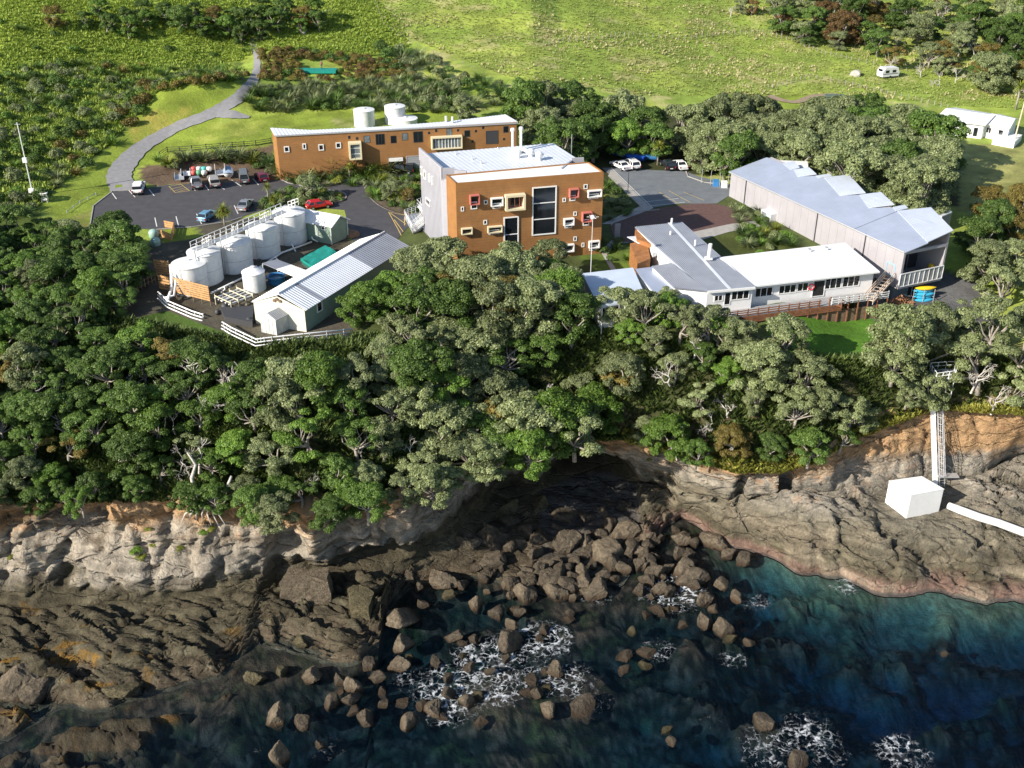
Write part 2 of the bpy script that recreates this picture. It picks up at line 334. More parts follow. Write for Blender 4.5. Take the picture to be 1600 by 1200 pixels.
# ---- shore platform, cliff foot to waterline
X, Y, Z, T = strips(LMn, LWn, 150)
right = (X > 17) * 1.0
e0 = np.clip(T * 12, 0, 1); e1 = np.clip((1 - T) * 8, 0, 1); e = e0 * e1
th = R(-28); u = X * math.cos(th) + Y * math.sin(th); v = -X * math.sin(th) + Y * math.cos(th)
led = fbm(u * .10, v * .42, 0, 51, 5)
crk = 1 - np.abs(fbm(u * .16, v * .34, 0, 52, 4)) * 3.0; crk2 = 1 - np.abs(fbm(v * .30 + 9, u * .22, 0, 53, 3)) * 3.2
wu, wv_ = fbm(X * .2, Y * .2, 0, 56, 3) * .9, fbm(X * .2, Y * .2, 0, 57, 3) * .9
g, c1, c2, c3, ox, oy = cell(u * .13 + wu * .5, v * .36 + wv_ * .5, 58); g2, d1, d2, d3, ox2, oy2 = cell(u * .42 + wu, v * .95 + wv_, 59)
blk = (c1 - .5) * 1.5 + ox * (c2 - .5) * 1.6 + oy * (c3 - .3) * 1.9 - sstep(.07, 0, g) * 1.1 + (d1 - .5) * .42 + oy2 * (d2 - .5) * .7 - sstep(.10, 0, g2) * .35
dz = led * .9 + fbm(X * .9, Y * .9, 0, 54, 5) * .30 + blk * .9 - np.clip(crk - .62, 0, 1) * 1.5
left_amp = np.where(X < -12, 1.15, np.where(X > 17, 1.0, .35))
hump = np.where(X > 17, 2.0, np.where(X < -12, 1.1, 0)) * np.sin(np.clip(T, 0, 1) * math.pi) ** .7
Zb = Z + hump + e * dz * left_amp
stp = .55; q = Zb / stp + .12 * fbm(X * .3, Y * .3, 0, 55, 2) + X * .04; fq = q - np.floor(q)          # bedding terraces
Zt = (np.floor(q) + sstep(.55, 1, fq)) * stp - X * .04 * stp
Z = Zb * (1 - .35 * e) + Zt * .35 * e
Z = Z * 1.0
Z = np.where((T > .97), np.minimum(Z, -24.3), Z)
bc = P(1432, 785, -18.6); kb = sstep(8.5, 4.5, np.hypot(X - bc.x, Y - bc.y)) * sstep(0, .1, T); Z = Z * (1 - kb * .85) + -18.75 * kb * .85
colr = rock_col(X, Y, Z, right)
gravel = ((X > 4) & (X < 17)) * sstep(.9, .3, T); colr = mixc(colr, C3(.085,.08,.075), np.clip(gravel, 0, 1))
grid_obj('rock_platform', X, Y, Z, MR, attrs={'col': colr}, flip=True)
SHX, SHY, SHZ = X, Y, Z
# ---- seabed
yw, zw = LWn(CX); n = 130; t = np.linspace(0, 1, n)[:, None]
X = np.repeat(CX[None], n, 0); Y = yw + (18 - yw) * t; dist = yw - Y
ysm = np.array([yw[np.abs(CX - c) < 7].mean() for c in CX]); wd_ = np.clip(dist / 5, 0, 1); dist = dist * (1 - wd_) + np.clip(ysm - Y, 0, None) * wd_
dp = sstep(5, 60, X) * 4.6 + 1.25 + sstep(0, -14, X) * 1.1
Z = -24.3 - np.clip(dist / 9, 0, 1) * dp * .55 - np.clip(dist / 45, 0, 1) * dp
led = fbm(X * .14, Y * .22, 0, 61, 5)
Z = Z + np.clip(dist / 2, 0, 1) * (led * 1.9 + fbm(X * .8, Y * .8, 0, 62, 4) * .55)
def bump(px, py, top, r, ry=None):
    global Z
    c = P(px, py, SEA); k = np.exp(-((X - c.x) / r) ** 2 - ((Y - c.y) / (ry or r)) ** 2); Z = Z + k * (top - (-26.5)) 
bl = P(90, 1150, SEA)
k = sstep(-30, -38, X + fbm(X * .2, Y * .2, 0, 63, 3) * 6) * sstep(2, 5, dist) * sstep(28, 14, dist)
g, c1, c2, c3, ox, oy = cell(X * .3 + led * .5, Y * .55, 65); Z = Z + k * (1.9 + fbm(X * .25, Y * .8, 0, 64, 4) * 1.6 + (c1 - .5) * 2.0 + oy * 1.2 - sstep(.1, 0, g) * .8)
for a, b, tp, r_, ry_ in [(1480,1120,-24.4,3.4,2.6),(1440,1025,-24.5,2.6,1.2),(1400,1060,-24.6,3,1.5),(1340,1035,-24.6,2.2,1.4),(1580,1060,-24.6,3,3),(1590,1150,-24.6,2.4,3),(1190,1140,-24.2,3,2.2),(1080,1010,-24.6,3,2),(1240,1080,-24.7,2.4,1.6),(900,1060,-24.3,4,3),(760,1080,-24.3,4,4),(1060,920,-24.3,5,3),(1330,990,-24.8,3,1.5),(1480,960,-24.9,1.6,2)]: bump(a, b, tp, r_, ry_)
Z = np.minimum(Z, np.where((dist < 28) & (X < -30), -22.6, -24.25))
reef = sstep(.0, .30, fbm(X * .24 + 4, Y * .40, 0, 57, 5)) * sstep(12, 24, X) * sstep(2, 8, dist)
Z = np.minimum(Z + reef * (1.5 + fbm(X * 1.1, Y * 1.4, 0, 56, 4) * 1.3), np.where(X > 0, -24.45, 0))
sandy = (1 - reef) * (.25 + .75 * sstep(8, 24, X)) * sstep(.05, .45, -led * .9 - .12 + sstep(18, 60, X) * .50 + fbm(X * .09, Y * .12, 0, 68, 3) * .5); kel = sstep(-.12, .12, fbm(X * .7, Y * .9, 0, 66, 5)); kf = sstep(-.1, .15, fbm(X * 2.2, Y * 2.6, 0, 69, 4))
o3 = np.ones(X.shape + (3,))
cb = mixc(C3(.085,.052,.034) * o3, C3(.012,.014,.006) * o3, kel * .9); cb = mixc(cb, C3(.04,.045,.015) * o3, sstep(.1, .4, fbm(X * .35, Y * .5, 0, 67, 4)) * .8); cb = cb * (1.3 - 1.05 * kf[..., None])
cb = mixc(cb, C3(.085,.12,.09) * o3, sandy * .85 * (1 - .45 * kf))
nr_ = sstep(22, 34, X) * sstep(16, 4, dist) * sstep(.0, .35, fbm(X * .12, Y * .15, 0, 60, 3) + .25); cb = mixc(cb, C3(.16,.24,.16) * o3, nr_ * .45 * (1 - .5 * kf))
cb = mixc(cb, rock_col(X, Y, Z, X * 0) * .6, sstep(-24.5, -24.0, Z))
MSB = attr_mat('seabed_rock_and_weed', 'col', rough=.9, var=.55, vscale=1.2, fine=6, bump=1.0, bscale=2.5, bdist=.4)
grid_obj('seabed', X, Y, Z, MSB, attrs={'col': cb}, flip=True)
SBX, SBY, SBZ = X, Y, Z
# ---- plateau and hill
YF = 560.0
FX = np.concatenate([cols(-420, -130, 10), cols(-124, 124, .8), cols(130, 420, 10)])
def Hn(x, y):
    """height of the plateau and the hill (numpy)"""
    ye, ze = LE(x)
    z = ze * sstep(14, 4, y - ye)
    se = sstep(58, 47, y) * 0
    # lower ground below the hall and deck at the right
    z = z + 0
    low = sstep(36, 46, x) * sstep(152, 140, y) * sstep(0, 1, y - ye + 2); z = z * (1 - low) + -3.0 * low
    # bank and lawn behind the car park, rising to the left hill
    yb = np.interp(x, [-150, -75, -66, -58, -40, 5, 12, 60, 150], [172, 176, 183, 193, 200, 203, 216, 232, 240])
    g = np.interp(x, [-150, -60, 0, 20, 60, 150], [.16, .12, .09, .10, .045, .03])
    step = np.interp(x, [-150, -66, -55, -40, 5, 20, 50, 150], [.6, .6, 3.2, 3.4, 3.2, 2.0, 0, 0])
    dd = y - yb
    z = z + step * sstep(-4, 7, dd) + g * np.clip(dd - 10, 0, 900)
    z = z + np.clip(dd - 60, 0, 900) * np.interp(x, [-150, 0, 150], [.10, .06, .12])
    z = z + sstep(26, 60, dd) * fbm(x * .04, y * .04, 0, 71, 3) * np.interp(x, [-60, 60], [2.2, 1.6])
    # left hillside spur
    z = z + sstep(-72, -108, x + (y - 190) * .12) * sstep(120, 150, y) * 2.5
    z = np.where(inpoly(x, y, CPW), 0.0, z)
    # grass mound beside the path
    m = MOUND; k = np.exp(-(((x - m[0]) * .80 + (y - m[1]) * .6) / 12) ** 2 - (((y - m[1]) * .80 - (x - m[0]) * .6) / 8) ** 2); z = z + k * 5.6
    return z
CPW = [tuple(P(a, b, 0))[:2] for a, b in [(128,360),(136,318),(172,294),(205,291),(262,285),(440,276),(480,287),(590,268),(660,256),(700,262),(700,380),(240,366)]]
MOUND = tuple(P(300, 160, 5.0))[:2]
def Hf(x, y): return float(Hn(np.array([float(x)]), np.array([float(y)]))[0])
def GZ(x, y):
    """ground height anywhere from the cliff top inland"""
    ye, ze = LE(np.array([x])); ye, ze = float(ye[0]), float(ze[0])
    if y >= ye: return Hf(x, y)
    yc, zc = LCn(np.array([x])); yc, zc = float(yc[0]), float(zc[0])
    t = min(1, max(0, (ye - y) / max(.1, ye - yc))); return ze + (zc - ze) * t + math.sin(t * math.pi) * 1.2
def Pg(px, py, dz=0.0):
    """point of the ground seen at a pixel (dz above it)"""
    z = 0.0
    for _ in range(12):
        p = P(px, py, z + dz)
        z2 = GZ(p.x, p.y); z = z * .5 + z2 * .5
    p = P(px, py, z + dz); return Vector((p.x, p.y, z))
ye, ze = LE(FX); n = 300; t = np.linspace(0, 1, n)[:, None] ** 1.9
X = np.repeat(FX[None], n, 0); Y = ye + (YF - ye) * t; Z = Hn(X, Y)
Z[0] = ze
px_, py_ = projn(X, Y, Z)
wild = sstep(24, 40, Y - 196 + 0 * X)
dx = fbm(X * .3, Y * .3, 0, 81, 3) * 6; dy = fbm(X * .3, Y * .3, 0, 82, 3) * 4
qx, qy = px_ + dx, py_ + dy
rough_g = C3(.22,.30,.05); dryg = C3(.42,.38,.17); lawn = C3(.20,.26,.035); earth = C3(.13,.09,.06); dark = C3(.09,.13,.025)
n1 = fbm(X * .06, Y * .10, 0, 83, 4); n2 = fbm(X * .5, Y * .5, 0, 84, 3)
ones = np.ones(X.shape + (3,))
cg = mixc(rough_g * ones, C3(.32,.38,.07) * ones, sstep(-.2, .4, n1))
cg = mixc(cg, dryg * ones, sstep(.0, .35, fbm(X * .12, Y * .18, 0, 85, 4) + n2 * .3 - .12) * .75 * (qx > 600))
def zone(pts, c, soft=None):
    global cg
    k = inpoly(qx, qy, pts) * 1.0; cg = mixc(cg, c * ones, k)
zone([(0,320),(0,140),(180,110),(380,90),(385,130),(260,150),(150,270),(60,330),(120,420),(120,480),(-300,520),(-600,300)], dark)
zone([(60,320),(150,250),(210,190),(250,135),(375,125),(380,150),(330,200),(230,250),(185,300),(140,335),(150,400),(100,350)], lawn)
zone([(215,255),(280,215),(400,180),(560,170),(740,170),(700,200),(430,232),(310,240),(235,262)], lawn)
zone([(220,262),(300,245),(430,226),(430,262),(660,268),(660,288),(470,290),(250,290),(225,285)], earth)
_pp = sstep(-.1, .3, fbm(X * .10, Y * .14, 0, 86, 4))[..., None] * ((qx < 600) & (qy < 110))[..., None]; cg = cg * (1 - _pp * .5) + C3(.30,.36,.045) * _pp * .5
zone([(140,440),(230,410),(240,350),(330,350),(480,330),(560,380),(640,400),(560,540),(400,560),(250,520),(160,500)], C3(.085,.075,.055))
zone([(250,348),(300,345),(315,372),(255,380)], lawn)
zone([(560,262),(940,262),(1140,290),(1400,380),(1520,440),(1540,540),(1240,560),(560,560)], C3(.075,.095,.028))  # dark planting and lawn tone, with garden shade also painted into the green
zone([(900,390),(1000,380),(1050,440),(940,440)], C3(.10,.15,.025))
zone([(1060,360),(1200,350),(1260,390),(1120,400)], C3(.07,.085,.02))
zone([(1190,490),(1340,480),(1420,520),(1400,620),(1240,600)], C3(.085,.19,.02))
zone([(1485,230),(1620,220),(1640,330),(1490,330)], C3(.25,.26,.08))
zone([(1380,430),(1520,430),(1560,500),(1440,520),(1330,490)], C3(.10,.10,.10))
zone([(800,170),(1150,170),(1500,180),(1500,320),(1100,270),(940,290),(800,230)], C3(.05,.055,.02))
zone([(1200,150),(1310,145),(1330,168),(1210,175)], lawn)
for pts, c, w_ in [([(200,195),(240,175),(300,168),(300,190),(250,205),(210,225)], C3(.30,.20,.06), .55), ([(330,190),(420,185),(400,210),(300,225)], C3(.30,.30,.07), .5), ([(520,185),(590,180),(600,195),(530,198)], C3(.36,.33,.16), .6), ([(85,345),(150,330),(140,360),(90,370)], C3(.13,.09,.05), .6), ([(1500,240),(1620,260),(1620,300),(1510,290)], C3(.36,.33,.12), .5)]:
    k = inpoly(qx, qy, pts) * w_ * np.clip(.6 + n2 * 1.2, 0, 1); cg = mixc(cg, c * ones, k)
cg = cg * (1 + n2[..., None] * .4 + fbm(X * .18, Y * .22, 0, 89, 4)[..., None] * .35)
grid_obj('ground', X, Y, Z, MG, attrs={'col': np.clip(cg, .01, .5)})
# ---- the sea: a closed body of water with a rippled top
WX = np.concatenate([cols(-230, -84, 6), cols(-80, 80, .5), cols(86, 230, 6)]); WY = cols(22, 128, .5)
X, Y = np.meshgrid(WX, WY)
Z = SEA + fbm(X * .35, Y * .55, 0, 91, 4) * .10 + fbm(X * 1.3, Y * 1.6, 0, 95, 2) * .035
foam = np.zeros(X.shape)
for a, b, r_, s_ in [(700,1075,3.2,1.1),(750,1030,3,1.1),(800,1010,3,1),(850,1000,3,1.1),(640,1060,2.2,.75),(700,1110,2.5,1),(770,1070,3.4,1.0),(880,1060,3,.9),(830,1050,2.6,.8),(650,1120,3,.5),(910,1095,3,.7),(600,1100,3,.45),(1050,925,3.2,1.2),(1020,915,2,.9),(930,930,2.2,.8),(960,945,2,.5),(1180,940,2.4,.7),(1230,935,2,.5),(1320,917,1.8,.9),(1030,1015,2.2,.8),(1145,1030,1.4,.95),(1200,1165,3,.8),(1260,1150,3,.95),(1290,1175,2.2,.8),(1180,1190,2,.7),(1410,1175,2.4,1.0),(1120,1130,2.4,.55),(510,1170,2.2,.6),(390,1170,2.4,.5),(540,1060,1.4,.5),(470,1140,1.6,.5),(860,1130,3,.3),(1280,965,1.6,.35),(1350,985,2.2,.45),(1100,1080,3,.2)]:
    c = P(a, b, SEA); foam = np.maximum(foam, s_ * np.exp(-((((X - c.x) / (r_ * 1.5)) ** 2 + ((Y - c.y) / (r_ * 1.35)) ** 2) ** 1.4)))
m = bpy.data.materials.new('sea_water'); m.use_nodes = True; nt = m.node_tree; N = nt.nodes; L = nt.links; N.clear()
out = N.new('ShaderNodeOutputMaterial'); tc = N.new('ShaderNodeTexCoord')
bn = N.new('ShaderNodeTexNoise'); bn.inputs['Scale'].default_value = 1.1; bn.inputs['Detail'].default_value = 6; bn.inputs['Roughness'].default_value = .6
mp = N.new('ShaderNodeMapping'); mp.inputs['Rotation'].default_value = (0, 0, R(-28)); mp.inputs['Scale'].default_value = (.6, 1.7, 1)
L.new(tc.outputs['Object'], mp.inputs[0]); L.new(mp.outputs[0], bn.inputs[0])
bp = N.new('ShaderNodeBump'); bp.inputs['Strength'].default_value = .8; bp.inputs['Distance'].default_value = .2; L.new(bn.outputs[0], bp.inputs['Height'])
lw = N.new('ShaderNodeLayerWeight'); L.new(bp.outputs[0], lw.inputs['Normal'])                      # Schlick fresnel, the same from both sides
pw = N.new('ShaderNodeMath'); pw.operation = 'POWER'; pw.inputs[1].default_value = 5; L.new(lw.outputs['Facing'], pw.inputs[0])
fr = N.new('ShaderNodeMath'); fr.operation = 'MULTIPLY_ADD'; fr.inputs[1].default_value = .9; fr.inputs[2].default_value = .02; L.new(pw.outputs[0], fr.inputs[0])
gl = N.new('ShaderNodeBsdfGlossy'); gl.inputs['Roughness'].default_value = .08; L.new(bp.outputs[0], gl.inputs['Normal'])
tr = N.new('ShaderNodeBsdfTransparent'); tr.inputs[0].default_value = (.92, .96, .97, 1)
df = N.new('ShaderNodeBsdfDiffuse'); df.inputs[0].default_value = (.01, .07, .13, 1); L.new(bp.outputs[0], df.inputs['Normal'])
mx = N.new('ShaderNodeMixShader'); mx.inputs[0].default_value = .02; L.new(tr.outputs[0], mx.inputs[1]); L.new(df.outputs[0], mx.inputs[2])
m2 = N.new('ShaderNodeMixShader'); L.new(fr.outputs[0], m2.inputs[0]); L.new(mx.outputs[0], m2.inputs[1]); L.new(gl.outputs[0], m2.inputs[2])
# lace of foam
at = N.new('ShaderNodeAttribute'); at.attribute_name = 'foam'
def lace(scale, warp, wamp):
    dn = N.new('ShaderNodeTexNoise'); dn.inputs['Scale'].default_value = warp; dn.inputs['Detail'].default_value = 7; dn.inputs['Roughness'].default_value = .62; L.new(tc.outputs['Object'], dn.inputs[0])
    sc_ = N.new('ShaderNodeVectorMath'); sc_.operation = 'MULTIPLY_ADD'; sc_.inputs[1].default_value = (wamp, wamp, 0); L.new(dn.outputs['Color'], sc_.inputs[0]); L.new(tc.outputs['Object'], sc_.inputs[2])
    fl_ = N.new('ShaderNodeMapping'); fl_.inputs['Scale'].default_value = (1, 1, 0); L.new(sc_.outputs[0], fl_.inputs[0])
    vo = N.new('ShaderNodeTexVoronoi'); vo.feature = 'DISTANCE_TO_EDGE'; vo.inputs['Scale'].default_value = scale; L.new(fl_.outputs[0], vo.inputs['Vector']); dv = N.new('ShaderNodeMath'); dv.operation = 'DIVIDE'; dv.inputs[1].default_value = scale; L.new(vo.outputs[0], dv.inputs[0]); return dv
la, lb_ = lace(.5, .45, 3.2), lace(1.25, .8, 2.4); mn_ = N.new('ShaderNodeMath'); mn_.operation = 'MULTIPLY'; mn_.inputs[1].default_value = 1.9; L.new(lb_.outputs[0], mn_.inputs[0])
vo = N.new('ShaderNodeMath'); vo.operation = 'MINIMUM'; L.new(la.outputs[0], vo.inputs[0]); L.new(mn_.outputs[0], vo.inputs[1])
fn = N.new('ShaderNodeTexNoise'); fn.inputs['Scale'].default_value = 1.6; fn.inputs['Detail'].default_value = 8; fn.inputs['Roughness'].default_value = .75; L.new(tc.outputs['Object'], fn.inputs[0])
wdt = N.new('ShaderNodeMath'); wdt.operation = 'MULTIPLY'; L.new(at.outputs['Fac'], wdt.inputs[0]); L.new(fn.outputs[0], wdt.inputs[1])
w2 = N.new('ShaderNodeMapRange'); w2.inputs['From Min'].default_value = .10; w2.inputs['From Max'].default_value = .55; w2.inputs['To Min'].default_value = -.07; w2.inputs['To Max'].default_value = .15; L.new(wdt.outputs[0], w2.inputs['Value'])
sb = N.new('ShaderNodeMath'); sb.operation = 'SUBTRACT'; L.new(w2.outputs[0], sb.inputs[0]); L.new(vo.outputs[0], sb.inputs[1])
mr = N.new('ShaderNodeMapRange'); mr.inputs['From Min'].default_value = 0; mr.inputs['From Max'].default_value = .13; L.new(sb.outputs[0], mr.inputs['Value'])
fd = N.new('ShaderNodeBsdfDiffuse'); fd.inputs[0].default_value = (.78, .82, .86, 1)
fo = N.new('ShaderNodeTexNoise'); fo.inputs['Scale'].default_value = 1.4; fo.inputs['Detail'].default_value = 6; L.new(tc.outputs['Object'], fo.inputs[0])
fm = N.new('ShaderNodeMapRange'); fm.inputs['From Min'].default_value = .41; fm.inputs['From Max'].default_value = .60; fm.inputs['To Min'].default_value = .04; fm.inputs['To Max'].default_value = .85; L.new(fo.outputs[0], fm.inputs['Value'])
fx = N.new('ShaderNodeMath'); fx.operation = 'MULTIPLY'; L.new(mr.outputs[0], fx.inputs[0]); L.new(fm.outputs[0], fx.inputs[1])
m3 = N.new('ShaderNodeMixShader'); L.new(fx.outputs[0], m3.inputs[0]); L.new(m2.outputs[0], m3.inputs[1]); L.new(fd.outputs[0], m3.inputs[2]); L.new(m3.outputs[0], out.inputs['Surface'])
va = N.new('ShaderNodeVolumeAbsorption'); va.inputs['Color'].default_value = (.0, .50, .79, 1); va.inputs['Density'].default_value = .30; L.new(va.outputs[0], out.inputs['Volume'])
nr, nc = X.shape
# closed body: top grid + skirt down to z=-40 + bottom
Zs = Z.copy()
o = grid_obj('sea', X, Y, Zs, m, attrs={'foam': foam})
import bmesh
bm = bmesh.new(); bm.from_mesh(o.data)
be = [e for e in bm.edges if e.is_boundary]
ex = bmesh.ops.extrude_edge_only(bm, edges=be); nv = [g for g in ex['geom'] if isinstance(g, bmesh.types.BMVert)]
for q in nv: q.co.z = -44
ne = [g for g in ex['geom'] if isinstance(g, bmesh.types.BMEdge)]
bmesh.ops.contextual_create(bm, geom=ne); bmesh.ops.recalc_face_normals(bm, faces=bm.faces); bm.to_mesh(o.data); bm.free()
# ================================================================ PLANTS AND BOULDERS (prototypes)
def leaf_mat(name, c1, c2, rough=.5):
    m = bpy.data.materials.new(name); m.use_nodes = True; nt = m.node_tree; N = nt.nodes; L = nt.links
    b = N['Principled BSDF']; b.inputs['Roughness'].default_value = rough; b.inputs['Specular IOR Level'].default_value = .35
    g = N.new('ShaderNodeNewGeometry'); oi = N.new('ShaderNodeObjectInfo'); tc = N.new('ShaderNodeTexCoord')
    n = N.new('ShaderNodeTexNoise'); n.inputs['Scale'].default_value = .55; n.inputs['Detail'].default_value = 3; L.new(tc.outputs['Object'], n.inputs[0])
    a = N.new('ShaderNodeMath'); a.operation = 'MULTIPLY_ADD'; a.inputs[1].default_value = .55; L.new(g.outputs['Random Per Island'], a.inputs[0]); 
    s = N.new('ShaderNodeMapRange'); s.inputs['From Min'].default_value = .3; s.inputs['From Max'].default_value = .7; s.inputs['To Max'].default_value = .45; L.new(n.outputs[0], s.inputs['Value']); L.new(s.outputs[0], a.inputs[2])
    cr = N.new('ShaderNodeValToRGB'); cr.color_ramp.elements[0].color = (*c1, 1); cr.color_ramp.elements[1].color = (*c2, 1); cr.color_ramp.elements[0].position = .1; cr.color_ramp.elements[1].position = .95
    L.new(a.outputs[0], cr.inputs[0])
    hs = N.new('ShaderNodeHueSaturation'); L.new(cr.outputs[0], hs.inputs['Color'])
    v = N.new('ShaderNodeMapRange'); v.inputs['To Min'].default_value = .72; v.inputs['To Max'].default_value = 1.28; L.new(oi.outputs['Random'], v.inputs['Value']); L.new(v.outputs[0], hs.inputs['Value'])
    L.new(hs.outputs[0], b.inputs['Base Color'])
    t = N.new('ShaderNodeBsdfTranslucent'); L.new(hs.outputs[0], t.inputs[0])
    mx = N.new('ShaderNodeMixShader'); mx.inputs[0].default_value = .22; L.new(b.outputs[0], mx.inputs[1]); L.new(t.outputs[0], mx.inputs[2]); L.new(mx.outputs[0], N['Material Output'].inputs['Surface'])
    MATS[name] = m; return m
LM_ = {'grey-green': leaf_mat('leaves_grey_green', (.08,.11,.036), (.33,.375,.175)),
       'dark green': leaf_mat('leaves_dark_green', (.04,.08,.013), (.155,.25,.05)),
       'bright green': leaf_mat('leaves_bright_green', (.06,.125,.014), (.19,.31,.05)),
       'olive': leaf_mat('leaves_olive', (.10,.085,.018), (.26,.20,.05)),
       'rust-tinged': leaf_mat('leaves_rust', (.11,.065,.022), (.22,.14,.05)),
       'yellow-green': leaf_mat('leaves_yellow_green', (.14,.17,.02), (.33,.36,.06))}
BARK = mat('pale_bark', (.29,.26,.22), .85, var=.35, vscale=3, bump=.4, bscale=9)
BARKG = mat('bleached_wood', (.46,.43,.39), .85, var=.25, vscale=2)
BARKD = mat('dark_bark', (.11,.085,.06), .9, var=.3, vscale=3)
def leaf_cloud(cent, rad, nleaf, size, rng, flat=.75, up=.25, fold=True, lower=-.35):
    """many leaf sprays on the skins of overlapping lobes -> verts, faces"""
    cent = np.asarray(cent, float); rad = np.asarray(rad, float)
    w = rad ** 2 / (rad ** 2).sum(); idx = rng.choice(len(rad), nleaf, p=w)
    d = rng.normal(size=(nleaf, 3)); d /= np.linalg.norm(d, axis=1)[:, None]
    low = d[:, 2] < lower; d[low, 2] *= -1
    rr = rad[idx] * (rng.uniform(.66, 1.13, nleaf) - .0)
    p = cent[idx] + d * rr[:, None] * np.array([1, 1, flat])
    # drop leaves deep inside another lobe
    keep = np.ones(nleaf, bool)
    for c, r in zip(cent, rad):
        q = (p - c) / np.array([1, 1, flat]); keep &= (np.linalg.norm(q, axis=1) > r * .60)
    p = p[keep]; d = d[keep]; n = len(p)
    nrm = d + rng.normal(size=(n, 3)) * .45 + np.array([0, 0, up]); nrm /= np.linalg.norm(nrm, axis=1)[:, None]
    t = np.cross(nrm, rng.normal(size=(n, 3))); t /= np.linalg.norm(t, axis=1)[:, None]; b = np.cross(nrm, t)
    s = size * rng.uniform(.55, 1.3, n)[:, None]
    v0 = p - t * s; v1 = p - b * s * .62 + nrm * s * .12; v2 = p + t * s * 1.0; v3 = p + b * s * .62 + nrm * s * .12
    v = np.stack([v0, v1, v2, v3], 1).reshape(-1, 3)
    return v, np.arange(n * 4).reshape(n, 4)
def np_mesh(name, v, f, mats):
    me = bpy.data.meshes.new(name); nf, k = f.shape
    me.vertices.add(len(v)); me.vertices.foreach_set('co', np.ascontiguousarray(v, float).ravel())
    me.loops.add(nf * k); me.loops.foreach_set('vertex_index', f.ravel().astype(np.int32))
    me.polygons.add(nf); me.polygons.foreach_set('loop_start', np.arange(0, nf * k, k, dtype=np.int32))
    for m in (mats if isinstance(mats, (list, tuple)) else [mats]): me.materials.append(m)
    me.update(calc_edges=True); return me
def branchy(rng, tips, h0, lean, r0, wob=.35):
    """trunk that forks to the lobes"""
    m = MB(); fork = Vector((lean[0], lean[1], h0))
    m.tube([(0, 0, -.6), (lean[0] * .3 + rng.normal() * .1, lean[1] * .3, h0 * .45), fork], [r0, r0 * .82, r0 * .66], 7)
    for tp in tips:
        tp = Vector(tp); mid = fork.lerp(tp, .45) + Vector((rng.normal() * wob, rng.normal() * wob, rng.normal() * wob * .5 - .1))
        q3 = mid.lerp(tp, .55) + Vector((rng.normal() * wob * .5, rng.normal() * wob * .5, 0))
        m.tube([fork, mid, q3, tp], [r0 * .5, r0 * .34, r0 * .22, r0 * .1], 5, cap=False)
    return m
TREES = []
def crown_proto(i, R0, H, nl, leaves, size, flat=.72, spread=1.0, lobe=(.26, .40), gap=0.0):
    rng = np.random.default_rng(100 + i); cent = []; rad = []
    for k in range(nl):
        a = 2.39996 * k + rng.uniform(-.3, .3); q = math.sqrt((k + .4) / nl) * (R0 * .80) * rng.uniform(.85, 1.12)
        z = H * (.60 + .27 * math.sqrt(max(0, 1 - (q / R0) ** 2))) + rng.uniform(-.10, .08) * H
        if gap and rng.uniform() < gap: continue
        cent.append((q * math.cos(a), q * math.sin(a), z)); rad.append(R0 * rng.uniform(*lobe) * (1.05 - .25 * q / R0))
    for k in range(int(nl * (1.15 if not gap else .35))):             # lower skirt
        a = rng.uniform(0, 6.28); q = R0 * rng.uniform(.35, .88)
        cent.append((q * math.cos(a), q * math.sin(a), H * rng.uniform(.16, .52))); rad.append(R0 * rng.uniform(.2, .32))
    # sub-lobes make the surface cauliflower-like
    c2, r2 = list(cent), [r * .88 for r in rad]
    for c, r in zip(cent, rad):
        for _ in range(7):
            d = rng.normal(size=3); d /= np.linalg.norm(d); d[2] = abs(d[2]) * .9 - .15
            c2.append((c[0] + d[0] * r * .75, c[1] + d[1] * r * .75, c[2] + d[2] * r * .75 * flat)); r2.append(r * rng.uniform(.28, .46))
    v, f = leaf_cloud(c2, r2, leaves, size, rng, flat=flat)
    me = np_mesh('crown', v, f, LM_['dark green'])
    tips = [Vector(c) - Vector((0, 0, r * .2)) for c, r in zip(cent, rad)]; rng.shuffle(tips)
    tm = branchy(rng, tips[:11], H * .28, (rng.normal() * .4, rng.normal() * .4), .05 * H, .4).mesh('trunk', BARK, None, True)
    TREES.append((me, tm, R0, H))
crown_proto(0, 4.2, 8.0, 17, 27000, 0.160)
crown_proto(1, 3.8, 7.2, 14, 22950, 0.151, flat=.8)
crown_proto(2, 4.8, 8.4, 22, 31050, 0.160, lobe=(.2, .34))
crown_proto(3, 3.4, 6.6, 12, 20250, 0.143, flat=.85, lobe=(.3, .45))
crown_proto(4, 4.4, 7.0, 18, 12825, 0.143, gap=.30, lobe=(.18, .30))      # open crown, limbs show
crown_proto(5, 4.0, 6.8, 16, 10125, 0.134, gap=.38, lobe=(.16, .28))      # very open
crown_proto(6, 5.6, 9.5, 30, 40500, 0.185, flat=.8, lobe=(.18, .30))     # big round
crown_proto(7, 4.6, 8.8, 20, 27000, 0.176, flat=1.0, lobe=(.22, .34))    # tall
def bare_proto(i, H, spread, depth=4):
    rng = np.random.default_rng(300 + i); m = MB()
    def grow(p, d, ln, r, k):
        e = p + d * ln; mid = p.lerp(e, .5) + Vector(rng.normal(size=3)) * ln * .09
        m.tube([p, mid, e], [r, r * .8, r * .6], 5 if k > 1 else 3, cap=False)
        if k == 0: return
        for _ in range(3 if k > 1 else 4):
            nd = (d + Vector(rng.normal(size=3)) * spread).normalized(); nd.z = nd.z * .85 + .15
            grow(e if rng.uniform() > .3 else mid, nd.normalized(), ln * rng.uniform(.55, .82), r * .58, k - 1)
    grow(Vector((0, 0, -.4)), Vector((rng.normal() * .12, rng.normal() * .12, 1)).normalized(), H * .36, H * .032, depth)
    return m.mesh('trunk', BARKG, None, False)
